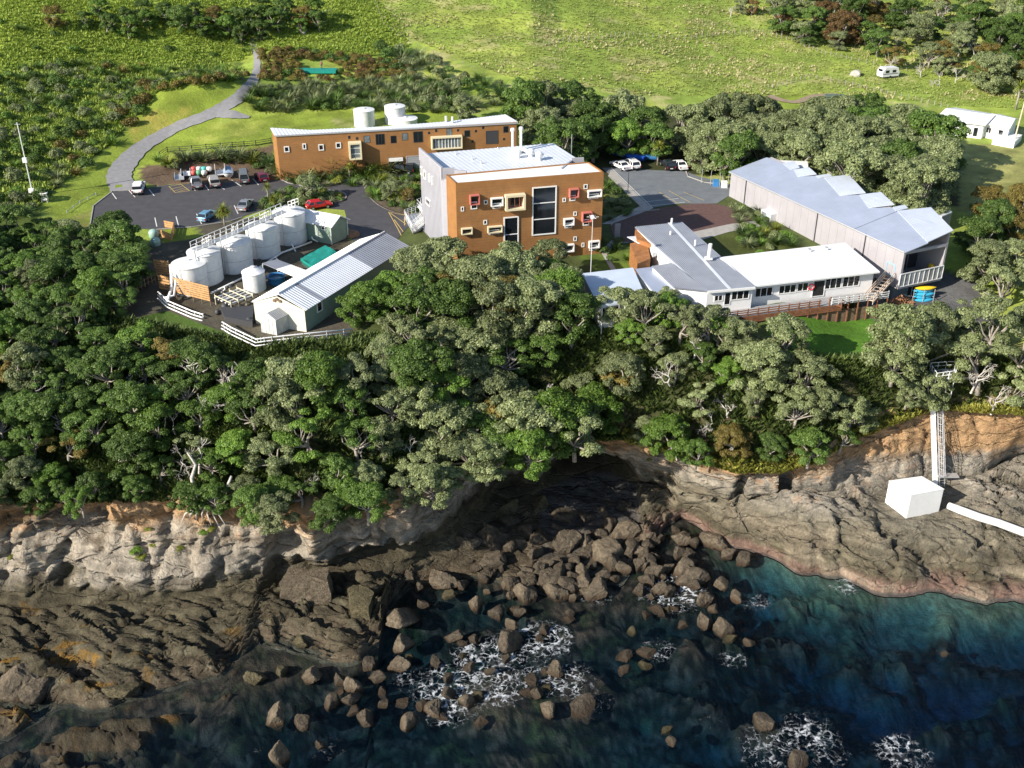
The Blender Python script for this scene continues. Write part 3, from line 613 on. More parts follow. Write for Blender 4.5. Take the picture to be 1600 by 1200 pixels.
BARE = [bare_proto(0, 6.5, .55, 4), bare_proto(1, 5.5, .75, 4), bare_proto(2, 7, .4, 3), bare_proto(3, 5.5, .38, 5)]
# low shrubs: two mesh kinds; flax clumps: long arching blades
SHRUB = []
for i in range(5):
    rng = np.random.default_rng(400 + i); c = []; r = []
    for k in range(9):
        a = rng.uniform(0, 6.28); q = rng.uniform(0, .7); c.append((q * math.cos(a), q * math.sin(a), .35 + rng.uniform(0, .5) * (1 - q * .6))); r.append(rng.uniform(.32, .52))
    c2, r2 = list(c), list(r)
    for cc, rr in zip(c, r):
        for _ in range(4):
            d = rng.normal(size=3); d /= np.linalg.norm(d); c2.append((cc[0] + d[0] * rr * .7, cc[1] + d[1] * rr * .7, cc[2] + abs(d[2]) * rr * .6)); r2.append(rr * .4)
    v, f = leaf_cloud(c2, r2, 1900, .085, rng, flat=.85); SHRUB.append(np_mesh('shrub', v, f, LM_['dark green']))
def blades(rng, n, L_, w, droop=.6, up=(.5, 1.3)):
    v = []; f = []
    for k in range(n):
        a = rng.uniform(0, 6.28); e = rng.uniform(*up); ln = L_ * rng.uniform(.6, 1.1); d = Vector((math.cos(a), math.sin(a), 0)); s = Vector((-d.y, d.x, 0)) * w
        p0 = d * rng.uniform(0, .22); p1 = p0 + (d * math.cos(e) + Vector((0, 0, math.sin(e)))) * ln * .55
        p2 = p1 + (d * math.cos(e - droop) + Vector((0, 0, math.sin(e - droop)))) * ln * .5
        b = len(v); v += [tuple(p0 - s), tuple(p0 + s), tuple(p1 + s * .9), tuple(p1 - s * .9), tuple(p2 + s * .1), tuple(p2 - s * .1)]
        f += [(b, b + 1, b + 2, b + 3), (b + 3, b + 2, b + 4, b + 5)]
    return np.array(v), np.array(f)
FLAX = []
for i in range(4):
    rng = np.random.default_rng(430 + i); v, f = blades(rng, 130, 1.7, .045); FLAX.append(np_mesh('flax_bush', v, f, LM_['grey-green']))
def cabbage_proto(i):
    rng = np.random.default_rng(450 + i); vs = []; fs = []; n = 0
    heads = [(0, 0, 2.6)] if i % 2 else [(0, 0, 2.7), (.45, .2, 2.2), (-.4, -.1, 2.1)]
    for h in heads:
        v, f = blades(rng, 120, 1.1, .035, droop=.7, up=(-.5, 1.4)); vs.append(v + np.array(h)); fs.append(f + n); n += len(v)
    me = np_mesh('crown', np.concatenate(vs), np.concatenate(fs), LM_['yellow-green'])
    m = MB(); m.tube([(0, 0, -.2), (.03, 0, 1.3), (0, 0, 2.0)], [.13, .11, .09], 6)
    for h in heads: m.tube([(0, 0, 1.6), h], [.09, .06], 5)
    return me, m.mesh('trunk', BARK, None, True)
CAB = [cabbage_proto(0), cabbage_proto(1)]
# ---- boulders: faceted blocks
def ico(sub):
    bm = bmesh.new(); bmesh.ops.create_icosphere(bm, subdivisions=sub, radius=1); v = np.array([q.co[:] for q in bm.verts]); f = np.array([[q.index for q in g.verts] for g in bm.faces]); bm.free(); return v, f
IV, IF = ico(4)
BM_ = {}
def boulder_mat(name, c1, c2, c3):
    m = bpy.data.materials.new(name); m.use_nodes = True; nt = m.node_tree; N = nt.nodes; L = nt.links
    b = N['Principled BSDF']; b.inputs['Roughness'].default_value = .85; b.inputs['Specular IOR Level'].default_value = .25
    g = N.new('ShaderNodeNewGeometry'); tc = N.new('ShaderNodeTexCoord')
    n = N.new('ShaderNodeTexNoise'); n.inputs['Scale'].default_value = 2.2; n.inputs['Detail'].default_value = 9; n.inputs['Roughness'].default_value = .7; L.new(tc.outputs['Object'], n.inputs[0])
    cr = N.new('ShaderNodeValToRGB'); cr.color_ramp.elements[0].color = (*c1, 1); cr.color_ramp.elements[1].color = (*c2, 1); cr.color_ramp.elements[0].position = .36; cr.color_ramp.elements[1].position = .62; L.new(n.outputs[0], cr.inputs[0])
    # weed and wet stain near the sea: by real height above the water
    sx = N.new('ShaderNodeSeparateXYZ'); L.new(g.outputs['Position'], sx.inputs[0])
    ns = N.new('ShaderNodeMath'); ns.operation = 'MULTIPLY_ADD'; ns.inputs[1].default_value = -1.2; L.new(n.outputs[0], ns.inputs[0]); L.new(sx.outputs['Z'], ns.inputs[2])
    mr = N.new('ShaderNodeMapRange'); mr.inputs['From Min'].default_value = SEA - .55; mr.inputs['From Max'].default_value = SEA + .15; mr.inputs['To Min'].default_value = 1; mr.inputs['To Max'].default_value = 0; L.new(ns.outputs[0], mr.inputs['Value'])
    mx = N.new('ShaderNodeMix'); mx.data_type = 'RGBA'; L.new(mr.outputs[0], mx.inputs[0]); L.new(cr.outputs[0], mx.inputs[6]); mx.inputs[7].default_value = (*c3, 1); L.new(mx.outputs[2], b.inputs['Base Color'])
    bp = N.new('ShaderNodeBump'); bp.inputs['Strength'].default_value = 1.0; bp.inputs['Distance'].default_value = .3
    n2 = N.new('ShaderNodeTexNoise'); n2.inputs['Scale'].default_value = 5; n2.inputs['Detail'].default_value = 7; n2.inputs['Roughness'].default_value = .7; L.new(tc.outputs['Object'], n2.inputs[0]); L.new(n2.outputs[0], bp.inputs['Height']); L.new(bp.outputs[0], b.inputs['Normal'])
    MATS[name] = m; return m
BM_['brown'] = boulder_mat('boulder_brown', (.042,.034,.025), (.13,.105,.075), (.045,.03,.018))
BM_['tan'] = boulder_mat('boulder_tan', (.08,.065,.046), (.20,.16,.112), (.06,.038,.022))
BM_['weedy'] = boulder_mat('boulder_weedy', (.055,.05,.024), (.15,.125,.075), (.04,.032,.015))
ROCK = []
for i in range(9):
    rng = np.random.default_rng(500 + i); k = 13 if i < 6 else 9
    nn = rng.normal(size=(k, 3)); nn /= np.linalg.norm(nn, axis=1)[:, None]; a = rng.uniform(.62, 1.0, k)
    dd = IV @ nn.T; q = np.where(dd > .05, a / np.maximum(dd, .05), 9)
    r = np.minimum(q.min(1), 1.35)
    r = r + fbm(IV[:, 0] * 1.7 + i * 7, IV[:, 1] * 1.7, IV[:, 2] * 1.7, 510 + i, 4) * .12 + fbm(IV[:, 0] * .8, IV[:, 1] * .8, IV[:, 2] * 5, 530 + i, 3) * .06 - np.clip(.75 - np.abs(fbm(IV[:, 0] * 1.3 + 3, IV[:, 1] * 1.3, IV[:, 2] * 2.1, 550 + i, 3)) * 9, 0, 1) * .10
    me = np_mesh('boulder', IV * r[:, None], IF, BM_['brown']); me.polygons.foreach_set('use_smooth', [False] * len(IF)); ROCK.append(me)
# ---- labels for the many: nearest landmark, side and rank
LANDMARKS = [('green-walled shed', 470, 440), ('row of white tanks', 370, 400), ('left timber fence', 200, 460), ('curved white pipes', 400, 510), ('left photo edge', 20, 470),
 ('orange front wall', 820, 330), ('external steel stairs', 660, 340), ('grey ribbed roof', 1090, 420), ('pale flat roof', 960, 460), ('brown deck', 1250, 480), ('white flat-roofed wing', 1260, 430),
 ('stacked kayaks', 1440, 460), ('long grey hall', 1300, 330), ('small back lawn', 1290, 520), ('cage ladder', 1468, 690), ('white rock block', 1430, 775), ('cave mouth', 920, 740),
 ('left cliff face', 250, 840), ('left cliff hole', 440, 855), ('platform slab block', 470, 910), ('left rock platform', 300, 1000), ('left platform corner', 580, 1020), ('sunlit right cliff', 1130, 790),
 ('tidal foam patch', 760, 1060), ('foam by the beach', 1045, 925), ('bottom edge foam', 1240, 1160), ('right rock ramp', 1320, 860), ('car park', 300, 310), ('asphalt court', 1040, 290), ('garden island', 620, 300),
 ('long orange building', 620, 230), ('gravel path', 300, 190), ('top of the path', 400, 80), ('caravan', 1386, 113), ('white houses', 1530, 195), ('weather mast', 40, 240), ('green platform', 500, 112),
 ('green knoll', 290, 160), ('hilltop track', 470, 40), ('bare hillside', 1000, 60), ('bottom left corner', 60, 1170), ('leaning dead branches', 330, 590), ('wooded cliff brow', 560, 740), ('shaded cove wall', 760, 700), ('open slope edge', 1150, 690),
 ('white pole at right', 1588, 190), ('far left hollow', 60, 700), ('mid forest', 700, 560), ('forest above the cave', 900, 600), ('under-deck slope', 1130, 560)]
ORD = ['nearest', 'second nearest', 'third nearest', 'fourth nearest', 'fifth nearest', 'sixth nearest', 'seventh nearest', 'eighth nearest', 'ninth nearest', 'tenth nearest'] + ['%dth nearest' % i for i in range(11, 60)]
MANY = []
def many(o, look, cat, group, pos): o['category'] = cat; o['group'] = group; MANY.append((o, look, pos))
def finish_labels():
    bins = {}
    for o, look, pos in MANY:
        x, y = proj(pos); x = min(max(x, -60), 1660)
        nm, lx, ly = min(LANDMARKS, key=lambda q: math.hypot(q[1] - x, q[2] - y)); dx, dy = x - lx, y - ly
        side = ('right of' if dx > 0 else 'left of') if abs(dx) > abs(dy) else ('below' if dy > 0 else 'above')
        bins.setdefault((look, nm, side), []).append((math.hypot(dx, dy), o))
    for (look, nm, side), l in bins.items():
        l.sort(key=lambda q: q[0])
        for k, (_, o) in enumerate(l): o['label'] = f"{look} {side} the {nm}" + (f", {ORD[k]}" if len(l) > 1 else '')
TCOUNT = 0
FX_LOOK = {0: 'broad', 1: 'rounded', 2: 'wide lumpy', 3: 'small round', 4: 'open-crowned', 5: 'thin gnarled', 6: 'large domed', 7: 'tall'}
BOUNDS = []
def tree(x, y, z, kind, tone, s=1.0, sz=None, group='trees', name=None):
    name = name or ['broad_tree', 'round_tree', 'lumpy_tree', 'small_tree', 'open_tree', 'gnarled_tree', 'domed_tree', 'tall_tree'][kind]
    me, tm, R0, H = TREES[kind]
    t = bpy.data.objects.new(name, None); COL.objects.link(t); t.location = (x, y, z); t.rotation_euler = (random.gauss(0, .09), random.gauss(0, .09), random.uniform(0, 6.28)); t.scale = (s * random.uniform(.9, 1.12), s * random.uniform(.9, 1.12), sz or s)
    for nm, m_, mt in (('crown', me, LM_[tone]), ('trunk', tm, None)):
        c = bpy.data.objects.new(nm, m_); COL.objects.link(c); c.parent = t
        if mt: c.material_slots[0].link = 'OBJECT'; c.material_slots[0].material = mt
    many(t, f"{FX_LOOK[kind]} {tone} tree", 'tree', group, (x, y, z + H * s * .7)); return t
def treepx(px, py, kind, tone, s=1.0, group='trees', sz=None, dz=0):
    """tree whose crown centre is seen at the pixel"""
    H = TREES[kind][3] * (sz or s); p = Pg(px, py, H * .68); return tree(p.x, p.y, p.z + dz, kind, tone, s, sz, group)
def bare(px, py, k, s, group='bare trees', name='bare_tree', look='leafless white-limbed tree', m=None, tilt=None, p=None):
    p = p or Pg(px, py, 3 * s); o = bpy.data.objects.new(name, BARE[k]); COL.objects.link(o); o.location = p; o.scale = (s, s, s); o.rotation_euler = (random.uniform(-.2, .2), random.uniform(-.2, .2), random.uniform(0, 6.28))
    if tilt: o.rotation_euler = tilt
    many(o, look, 'tree', group, p + Vector((0, 0, 3 * s))); return o
def shrub(x, y, z, s, tone, flax=False, group='shrubs', sz=1.0):
    me = random.choice(FLAX if flax else SHRUB); nm = 'flax_bush' if flax else 'shrub'
    o = bpy.data.objects.new(nm, me); COL.objects.link(o); o.location = (x, y, z - .05); o.scale = (s, s, s * sz); o.rotation_euler = (0, 0, random.uniform(0, 6.28))
    o.material_slots[0].link = 'OBJECT'; o.material_slots[0].material = LM_[tone]
    many(o, f"{tone} spiky flax bush" if flax else f"{tone} low shrub", 'flax' if flax else 'shrub', group, (x, y, z + s * .5)); return o
def scatter(pts, zh, spacing, n_try, seed, avoid=(), rng=None):
    """world points whose pixel (at height zh above ground) lies in the pixel polygon, at least spacing apart"""
    rng = np.random.default_rng(seed); xs = [p[0] for p in pts]; ys = [p[1] for p in pts]
    # estimate the world box
    c = [Pg(a, b, zh) for a, b in pts]; x0, x1 = min(p.x for p in c) - 4, max(p.x for p in c) + 4; y0, y1 = min(p.y for p in c) - 4, max(p.y for p in c) + 4
    out = []; cell = {}
    for _ in range(n_try):
        x, y = rng.uniform(x0, x1), rng.uniform(y0, y1); g = (int(x // spacing), int(y // spacing)); ok = True
        for a in (-1, 0, 1):
            for b in (-1, 0, 1):
                for q in cell.get((g[0] + a, g[1] + b), ()):
                    if (q[0] - x) ** 2 + (q[1] - y) ** 2 < spacing ** 2: ok = False
        if not ok: continue
        z = GZ(x, y); px, py = proj((x, y, z + zh))
        if not inpoly(np.array([px]), np.array([py]), pts)[0]: continue
        if any(inpoly(np.array([px]), np.array([py]), a)[0] for a in avoid): continue
        cell.setdefault(g, []).append((x, y)); out.append((x, y, z))
    return out
# ================================================================ FOREST, SHRUBS, TUSSOCKS, BOULDERS
def tones(seq, w): return random.choices(seq, w)[0]
# wooded sea slope, left and middle; crowns centred in this outline
SL = [(-60,330),(60,330),(170,345),(215,390),(215,425),(120,455),(150,505),(240,500),(330,540),(430,565),(560,560),(600,520),(585,500),(595,478),(650,450),(665,415),(700,405),(770,395),(860,400),(895,440),(905,500),(940,540),(965,560),(950,620),(900,665),(840,680),(760,700),(700,725),(640,752),(560,762),(480,775),(400,768),(300,765),(230,735),(150,745),(60,765),(-60,780)]
for x, y, z in scatter(SL, 5, 3.05, 12000, 21):
    px, py = proj((x, y, z + 5)); left = px < 420
    k = random.choices(range(6), [3, 4, 3, 4, 3.5, 3.5])[0]
    tone = tones(['grey-green', 'dark green', 'bright green', 'olive'], [1, 8, 2.0, .3] if left else ([7, 4, 1.2, .5] if px > 600 else [3, 5, 2.5, .3]))
    s = random.uniform(.72, .98) * (.82 if left else 1.0) * (.72 if py > 690 else 1)
    tree(x, y, z, k, tone, s, s * random.uniform(.8, 1.05), 'trees on the wooded slope above the cliff')
# bright tree by the shed, tall grey-green ones before the orange building
for a in [(578,458,1,'bright green',.72),(552,474,3,'bright green',.62),(648,410,3,'grey-green',.95),(612,445,1,'bright green',.7),(700,395,0,'grey-green',.85),(745,430,0,'grey-green',1.0),(800,410,2,'grey-green',.9),(860,400,1,'grey-green',.85),(875,440,3,'grey-green',1),(770,470,2,'grey-green',1.0),(830,470,1,'grey-green',1.1),(700,470,0,'dark green',1),(650,480,1,'dark green',1)]:
    treepx(a[0], a[1], a[2], a[3], a[4], 'trees before the orange building')
treepx(832, 350, 3, 'olive', .55, 'trees before the orange building', sz=.95)
# right slope
SR = [(960,470),(1010,465),(1060,480),(1130,485),(1140,520),(1200,530),(1240,570),(1250,610),(1360,640),(1330,665),(1280,690),(1230,705),(1150,705),(1080,690),(1000,655),(960,600),(950,540)]
for x, y, z in scatter(SR, 3.6, 3.0, 5000, 31):
    k = random.choices(range(6), [2, 3, 2, 3, 3, 3])[0]; s = random.uniform(.5, .72)
    tree(x, y, z, k, tones(['grey-green', 'dark green', 'bright green', 'olive'], [6, 2.2, 1, 1]), s, s * .95, 'trees on the right hand slope')
for a in [(1010,480,4,.8),(1065,495,5,.8),(1045,470,5,.7),(1110,500,4,.75),(1150,520,1,.72),(1225,520,1,.82),(1190,560,2,.75),(1260,580,4,.8),(1390,510,2,1.0),(1440,540,4,1.05),(1470,500,1,.85),(1400,560,4,.75),(1455,600,2,.62),(1500,545,4,.9),(1560,500,4,1.05),(1540,560,5,1.0),(1600,540,4,1.0),(1590,600,5,.8),(1420,610,1,.5),(1330,640,4,.7),(1570,440,5,.95),(1590,400,2,.8),(1625,470,1,.9),(1520,490,5,.8)]:
    treepx(a[0], a[1], a[2], 'grey-green', a[3], 'trees at the right hand cliff edge')
for x, y, z in scatter([(1640,455),(1800,460),(1800,600),(1640,610)], 4, 4.2, 900, 33) + scatter([(-90,360),(-260,360),(-260,770),(-90,770)], 4, 4.2, 1500, 34): tree(x, y, z, random.choice([0, 1, 2, 4]), random.choice(['grey-green', 'dark green']), random.uniform(.75, .95), None, 'trees just past the photo edges')
# belt of tall trees behind the buildings
SB = [(800,150),(850,128),(900,140),(960,160),(1010,175),(1060,170),(1110,160),(1180,165),(1215,195),(1215,225),(1160,232),(1110,206),(1060,198),(1000,196),(930,200),(870,210),(830,190)]
for x, y, z in scatter(SB, 7, 5.2, 3000, 41):
    px, py = proj((x, y, z + 7)); k = random.choice([0, 1, 2, 6, 7, 7])
    tree(x, y, z, k, tones(['grey-green', 'dark green', 'bright green'], [3, 5, 1]), random.uniform(.85, 1.1), None, 'tall trees behind the buildings')
SB2 = [(1225,195),(1260,175),(1330,165),(1400,170),(1460,190),(1490,225),(1495,265),(1470,280),(1420,290),(1380,275),(1320,255),(1250,235)]
for x, y, z in scatter(SB2, 7, 5.4, 3000, 42):
    tree(x, y, z, random.choice([0, 2, 6, 6]), 'grey-green' if random.random() < .75 else 'dark green', random.uniform(.95, 1.12), None, 'grey-green grove behind the hall')
for a in [(1100,235,3,.9,'grey-green'),(1135,240,4,1.0,'grey-green'),(1165,235,5,.9,'grey-green'),(1425,290,3,.7,'grey-green'),(860,215,3,.8,'grey-green'),(725,165,3,.75,'grey-green'),(1560,335,1,.9,'dark green'),(1590,350,3,.8,'olive'),(1545,310,3,.8,'olive'),(1600,310,2,.8,'olive'),(1530,360,3,.9,'dark green'),(1545,400,1,.9,'grey-green'),(1120,215,1,.9,'grey-green')]:
    treepx(a[0], a[1], a[2], a[4], a[3], 'trees round the court and hall')
# top right woodland
for a in [(1225,25,6,.75,'dark green'),(1255,45,3,.8,'grey-green'),(1290,15,7,.8,'rust-tinged'),(1320,35,6,.85,'rust-tinged'),(1335,10,7,.8,'dark green'),(1375,60,1,.9,'dark green'),(1395,85,4,.8,'olive'),(1455,80,4,.85,'grey-green'),(1475,90,5,.9,'olive'),(1500,50,6,.75,'grey-green'),(1530,20,7,.8,'dark green'),(1560,45,6,.8,'dark green'),(1580,20,7,.9,'grey-green'),(1590,70,2,.8,'dark green'),(1545,80,3,.9,'olive'),(1570,100,7,.7,'dark green'),(1540,115,5,.8,'olive'),(1600,110,1,.8,'olive'),(1610,40,7,.9,'dark green'),(1160,5,3,.6,'grey-green'),(1175,8,3,.6,'rust-tinged'),(1400,30,4,.6,'grey-green'),(1620,10,6,.9,'dark green'),(1440,45,3,.6,'grey-green')]:
    treepx(a[0], a[1], a[2], a[4], a[3], 'trees on the far slope')
for x, y, z in scatter([(1200,-20),(1640,-20),(1640,150),(1560,125),(1500,95),(1440,70),(1400,50),(1350,45),(1300,50),(1220,35)], 5, 8.0, 1500, 44): tree(x, y, z, random.choice([0, 1, 3, 4, 6, 7]), tones(['dark green', 'grey-green', 'olive', 'rust-tinged'], [5, 4, 1.5, .6]), random.uniform(.6, .95), None, 'far woodland at the top right')
for px, py, k, s in [(1422,14,1,1.0),(1475,18,0,1.0),(1440,105,3,.8),(1497,112,3,.85),(1523,75,2,.8),(1575,5,1,.9),(1141,18,2,.6),(1470,120,1,.7),(1590,135,0,.7)]: bare(px, py, k, s, 'leafless trees on the far slope')
# top left bushes
for x, y, z in scatter([(150,0),(490,0),(500,25),(440,35),(380,45),(330,30),(240,35),(160,30),(60,15)], 4, 4.2, 1500, 51): tree(x, y, z, random.choice([0, 1, 3, 3]), tones(['dark green', 'bright green', 'olive'], [6, 2, 1]), random.uniform(.55, .75), None, 'trees on the upper left slope')
# scrub: left hillside
GA = [(-40,120),(100,95),(230,105),(330,95),(385,110),(370,125),(260,130),(240,150),(205,190),(170,225),(140,250),(80,300),(50,330),(-40,340)]
for x, y, z in scatter(GA, .8, 2.9, 9000, 61):
    px, py = proj((x, y, z)); fl = (py - 120 < (px - 180) * .2 and py > 100 and px > 180) or random.random() < .25
    shrub(x, y, z, random.uniform(1.1, 1.9) * (.8 if fl else 1), tones(['dark green', 'olive', 'grey-green', 'bright green'], [3, 1, 3, 2.4]), fl, 'scrub on the left hillside')
for x, y, z in scatter([(-40,30),(200,40),(400,50),(380,90),(230,100),(0,115),(-40,110)], .5, 6.5, 4000, 62): shrub(x, y, z, random.uniform(.8, 1.5), tones(['dark green', 'bright green', 'olive'], [4, 4, 1]), random.random() < .3, 'bushes on the upper left pasture')
for px, py in [(235,137),(255,134),(275,131),(300,128),(325,124),(345,120),(365,118),(385,113),(215,160),(190,175)]: p = Pg(px, py, .8); shrub(p.x, p.y, p.z, random.uniform(1.3, 1.7), 'olive', False, 'brown-green hedge bushes by the knoll')
# flax and manuka above the long building
for x, y, z in scatter([(385,140),(400,135),(480,130),(560,128),(640,122),(700,120),(720,150),(690,172),(620,170),(520,165),(430,172),(385,165)], .8, 2.0, 5000, 63): shrub(x, y, z, random.uniform(1.2, 1.7), tones(['grey-green', 'dark green'], [3, 2]), random.random() < .8, 'flax above the back lawn')
for x, y, z in scatter([(405,75),(450,70),(500,80),(560,85),(640,100),(650,118),(560,122),(520,122),(470,125),(410,120)], .8, 1.9, 4000, 64):
    px, py = proj((x, y, z));
    if 470 < px < 530 and 98 < py < 122: continue
    shrub(x, y, z, random.uniform(1.1, 1.5), tones(['olive', 'rust-tinged', 'dark green'], [7, 1.2, 2]), False, 'brown-green shrubs by the platform', sz=.9)
for x, y, z in scatter([(590,70),(640,75),(720,110),(790,125),(800,150),(760,165),(700,170),(680,130),(600,100)], 1.2, 3.0, 2500, 65): shrub(x, y, z, random.uniform(1.3, 2.1), tones(['grey-green', 'dark green'], [2, 3]), random.random() < .3, 'bushes at the foot of the hill')
# planted banks: car park, garden island, court
for poly, sp, sd_, gr in [([(230,245),(300,240),(420,232),(430,262),(560,272),(655,262),(655,280),(480,292),(420,268),(360,250),(300,258),(240,262)], 1.8, 66, 'bank planting behind the car park'),
    ([(572,290),(600,278),(655,285),(655,330),(620,325),(580,305)], 1.5, 67, 'garden island planting'), ([(935,290),(960,285),(985,330),(955,345),(940,330)], 2.2, 68, 'planting beside the orange building'),
    ([(1145,320),(1190,325),(1200,350),(1225,355),(1240,380),(1190,395),(1150,375),(1160,355)], 1.8, 69, 'courtyard planting'), ([(402,322),(430,300),(470,296),(520,298),(534,304),(530,314),(500,318),(440,328)], 1.25, 70, 'car park island planting'), ([(1500,320),(1560,310),(1600,330),(1600,390),(1530,400)], 2.6, 71, 'bushes right of the hall'), ([(940,380),(975,370),(985,400),(945,410)], 2.2, 72, 'garden by the entry block')]:
    for x, y, z in scatter(poly, .5, sp, 1500, sd_): shrub(x, y, z, random.uniform(.75, 1.35), tones(['grey-green', 'dark green', 'yellow-green', 'bright green'], [2, 3, 1, 2 if sd_ in (67, 69) else .5]), random.random() < .4, gr)
for px, py, s_ in [(437,262,1.5),(452,266,1.6),(470,262,1.3),(488,268,1.7),(505,262,1.7),(520,268,1.9),(535,262,1.8),(552,268,2.0),(568,264,1.7),(583,268,1.9),(598,262,1.6),(606,268,1.6),(445,275,1.3),(480,278,1.2),(530,274,1.3),(575,274,1.3),(420,258,1.3),(395,250,1.2),(372,246,1.3),(345,244,1.4),(318,248,1.2),(290,247,1.1),(262,256,1.1)]:
    p = Pg(px, py, .5); shrub(p.x, p.y, p.z, s_ * 1.45, random.choice(['grey-green', 'dark green', 'yellow-green']), True, 'flax before the long building')
for px, py, k, tone, s in [(476,288,3,'grey-green',.62),(612,292,3,'grey-green',.55),(640,302,3,'olive',.4)]: treepx(px, py, k, tone, s, 'small trees by the car park')
def cabbage(px, py, k, s=1.0):
    p = Pg(px, py, 2.4 * s); t = bpy.data.objects.new('cabbage_tree', None); COL.objects.link(t); t.location = p; t.scale = (s,) * 3; t.rotation_euler = (0, 0, random.uniform(0, 6))
    for nm, m_ in zip(('crown', 'trunk'), CAB[k]): c = bpy.data.objects.new(nm, m_); COL.objects.link(c); c.parent = t
    many(t, 'spiky yellow-green cabbage tree', 'tree', 'cabbage trees', p + Vector((0, 0, 2.4)))
for a in [(348,330,0,1.2),(417,294,1,1.0),(435,235,0,1.0),(462,232,1,1.1),(518,248,1,1.3),(452,240,0,1.3),(440,246,1,1.2),(500,250,0,1.2),(427,312,0,.8),(545,262,1,.9),(1029,230,1,1.4),(1594,138,1,1.9)]: cabbage(*a)
# dead branches standing out of the forest
for px, py, k, s in [(300,560,2,.9),(120,560,1,.7),(200,590,0,.7),(90,650,2,.8),(250,600,2,.7),(180,700,1,.6),(440,600,1,.7),(560,600,2,.8),(620,560,0,.6),(640,680,1,.6),(560,690,2,.6),(720,640,2,.7),(800,520,1,.7),(850,600,0,.6),(880,560,2,.7),(1050,560,1,.7),(1140,620,0,.6),(1300,610,0,.6),(330,600,0,1.0),(355,580,2,1.05),(385,570,2,.9),(265,640,1,.8),(225,520,1,.6),(150,600,2,.7),(310,690,2,.9),(275,690,1,.75),(60,600,2,.8),(490,740,1,.5),(690,530,1,.8),(760,600,1,.7),(1090,520,2,.8),(1180,600,1,.7),(1110,640,1,.6),(1240,640,1,.6),(1060,690,1,.5),(1530,560,0,.9),(1440,560,2,1.0),(1560,600,0,.8)]:
    p = Pg(px, py, 5.2 * s); bare(px, py, k, s, 'dead limbs in the forest', 'dead_tree', 'bleached dead branches', p=p)
# big tree root and trunk on the cliff brow
m = MB(); b = Pg(318, 788, 0)
m.tube([b + Vector((-1.6, -.6, -1.2)), b + Vector((-.5, -.6, .1)), b + Vector((.6, 0, .6)), b + Vector((1.7, 0, .9)), b + Vector((2.9, .2, 2.1)), b + Vector((3.6, .5, 3.6))], [.16, .32, .42, .3, .22, .14], 8)
m.tube([b + Vector((.2, 0, .5)), b + Vector((-.8, .1, 1.6)), b + Vector((-1.0, .4, 3.4)), b + Vector((-.4, .8, 5)), b + Vector((-1.2, 1, 6.5))], [.36, .28, .22, .17, .1], 8)
for q in range(7): m.tube([b + Vector((.2 + q * .3 - .6, -.4, .3)), b + Vector((q * .65 - 2, -1.0, -.7)), b + Vector((q * .9 - 2.6, -1.1 - .1 * q, -1.9))], [.16, .1, .04], 5)
single('tree_root', m, BARKG, 'twisted bleached tree base with roots gripping the left cliff brow', 'tree', smooth=True)
for nm, pts, rd, lb in [('driftwood_log', [(1574,636,-9.5),(1583,652,-11),(1600,668,-12.5)], .22, 'pale fallen trunk leaning over the cliff at the right edge'), ('fallen_branch', [(420,800,-12),(455,785,-11.4),(480,762,-10.5),(487,745,-9.5)], .14, 'thin grey fallen branch lying across the left cliff brow')]:
    m = MB(); m.tube([P(a, b_, c) for a, b_, c in pts], [rd * (1 - .5 * i / len(pts)) for i in range(len(pts))], 7); single(nm, m, BARKG, lb, 'branch', smooth=True)
# ---- tussocks on the pasture (uncountable)
def tuft_field(name, poly, n, size, c1, c2, seed, zfun, sxy=1.0, dens=None):
    rng = np.random.default_rng(seed); c = [Pg(a, b, .1) for a, b in poly]
    x0, x1 = min(p.x for p in c), max(p.x for p in c); y0, y1 = min(p.y for p in c), max(p.y for p in c)
    x = rng.uniform(x0, x1, n * 3); y = rng.uniform(y0, y1, n * 3); z = zfun(x, y); px, py = projn(x, y, z)
    k = inpoly(px, py, poly)
    if dens is not None: k &= dens(x, y) > rng.uniform(0, 1, len(x))
    x, y, z = x[k][:n], y[k][:n], z[k][:n]; n = len(x); nb = 7
    s = size * rng.uniform(.5, 1.3, n); a = rng.uniform(0, 6.28, (n, nb)); up = rng.uniform(.5, 1.1, (n, nb)); ln = s[:, None] * rng.uniform(.7, 1.1, (n, nb))
    bx = x[:, None]; by = y[:, None]; bz = z[:, None] - .05; ca, sa = np.cos(a), np.sin(a); w = ln * .28
    v0 = np.stack([bx - sa * w + ca * ln * .15, by + ca * w + sa * ln * .15, bz + 0 * a], -1); v1 = np.stack([bx + sa * w + ca * ln * .15, by - ca * w + sa * ln * .15, bz + 0 * a], -1)
    v2 = np.stack([bx + ca * ln * .8, by + sa * ln * .8, bz + ln * up], -1)
    v = np.stack([v0, v1, v2], 2).reshape(-1, 3); f = np.arange(len(v)).reshape(-1, 3)
    me = np_mesh(name, v, f, leaf_mat(name + '_blades', c1, c2, .7)); o = bpy.data.objects.new(name, me); COL.objects.link(o); o['kind'] = 'stuff'; o['category'] = 'grass'; o['label'] = {'pasture_grass': 'pale tufted pasture grass on the hill behind the buildings', 'tan_tussock': 'dry straw-coloured tussock grass on the hill', 'undergrowth': 'dark green undergrowth between the trees of the sea slope', 'hillside_undergrowth': 'green undergrowth between the shrubs of the left hillside', 'green_pasture': 'bright green tufted grass on the upper left slope', 'cliff_weeds': 'yellow-green weeds on the brow of the cliffs'}[name]
    return o
patch = lambda sc, th, s: (lambda x, y: sstep(th, th + .25, fbm(x * sc, y * sc * 1.3, 0, s, 4)))
HILL = [(560,0),(640,60),(790,120),(1000,150),(1200,150),(1330,150),(1480,165),(1600,170),(1600,-30),(560,-30)]
tuft_field('tan_tussock', HILL, 6500, .58, (.34,.31,.14), (.54,.50,.26), 71, Hn, dens=patch(.10, -.02, 88))
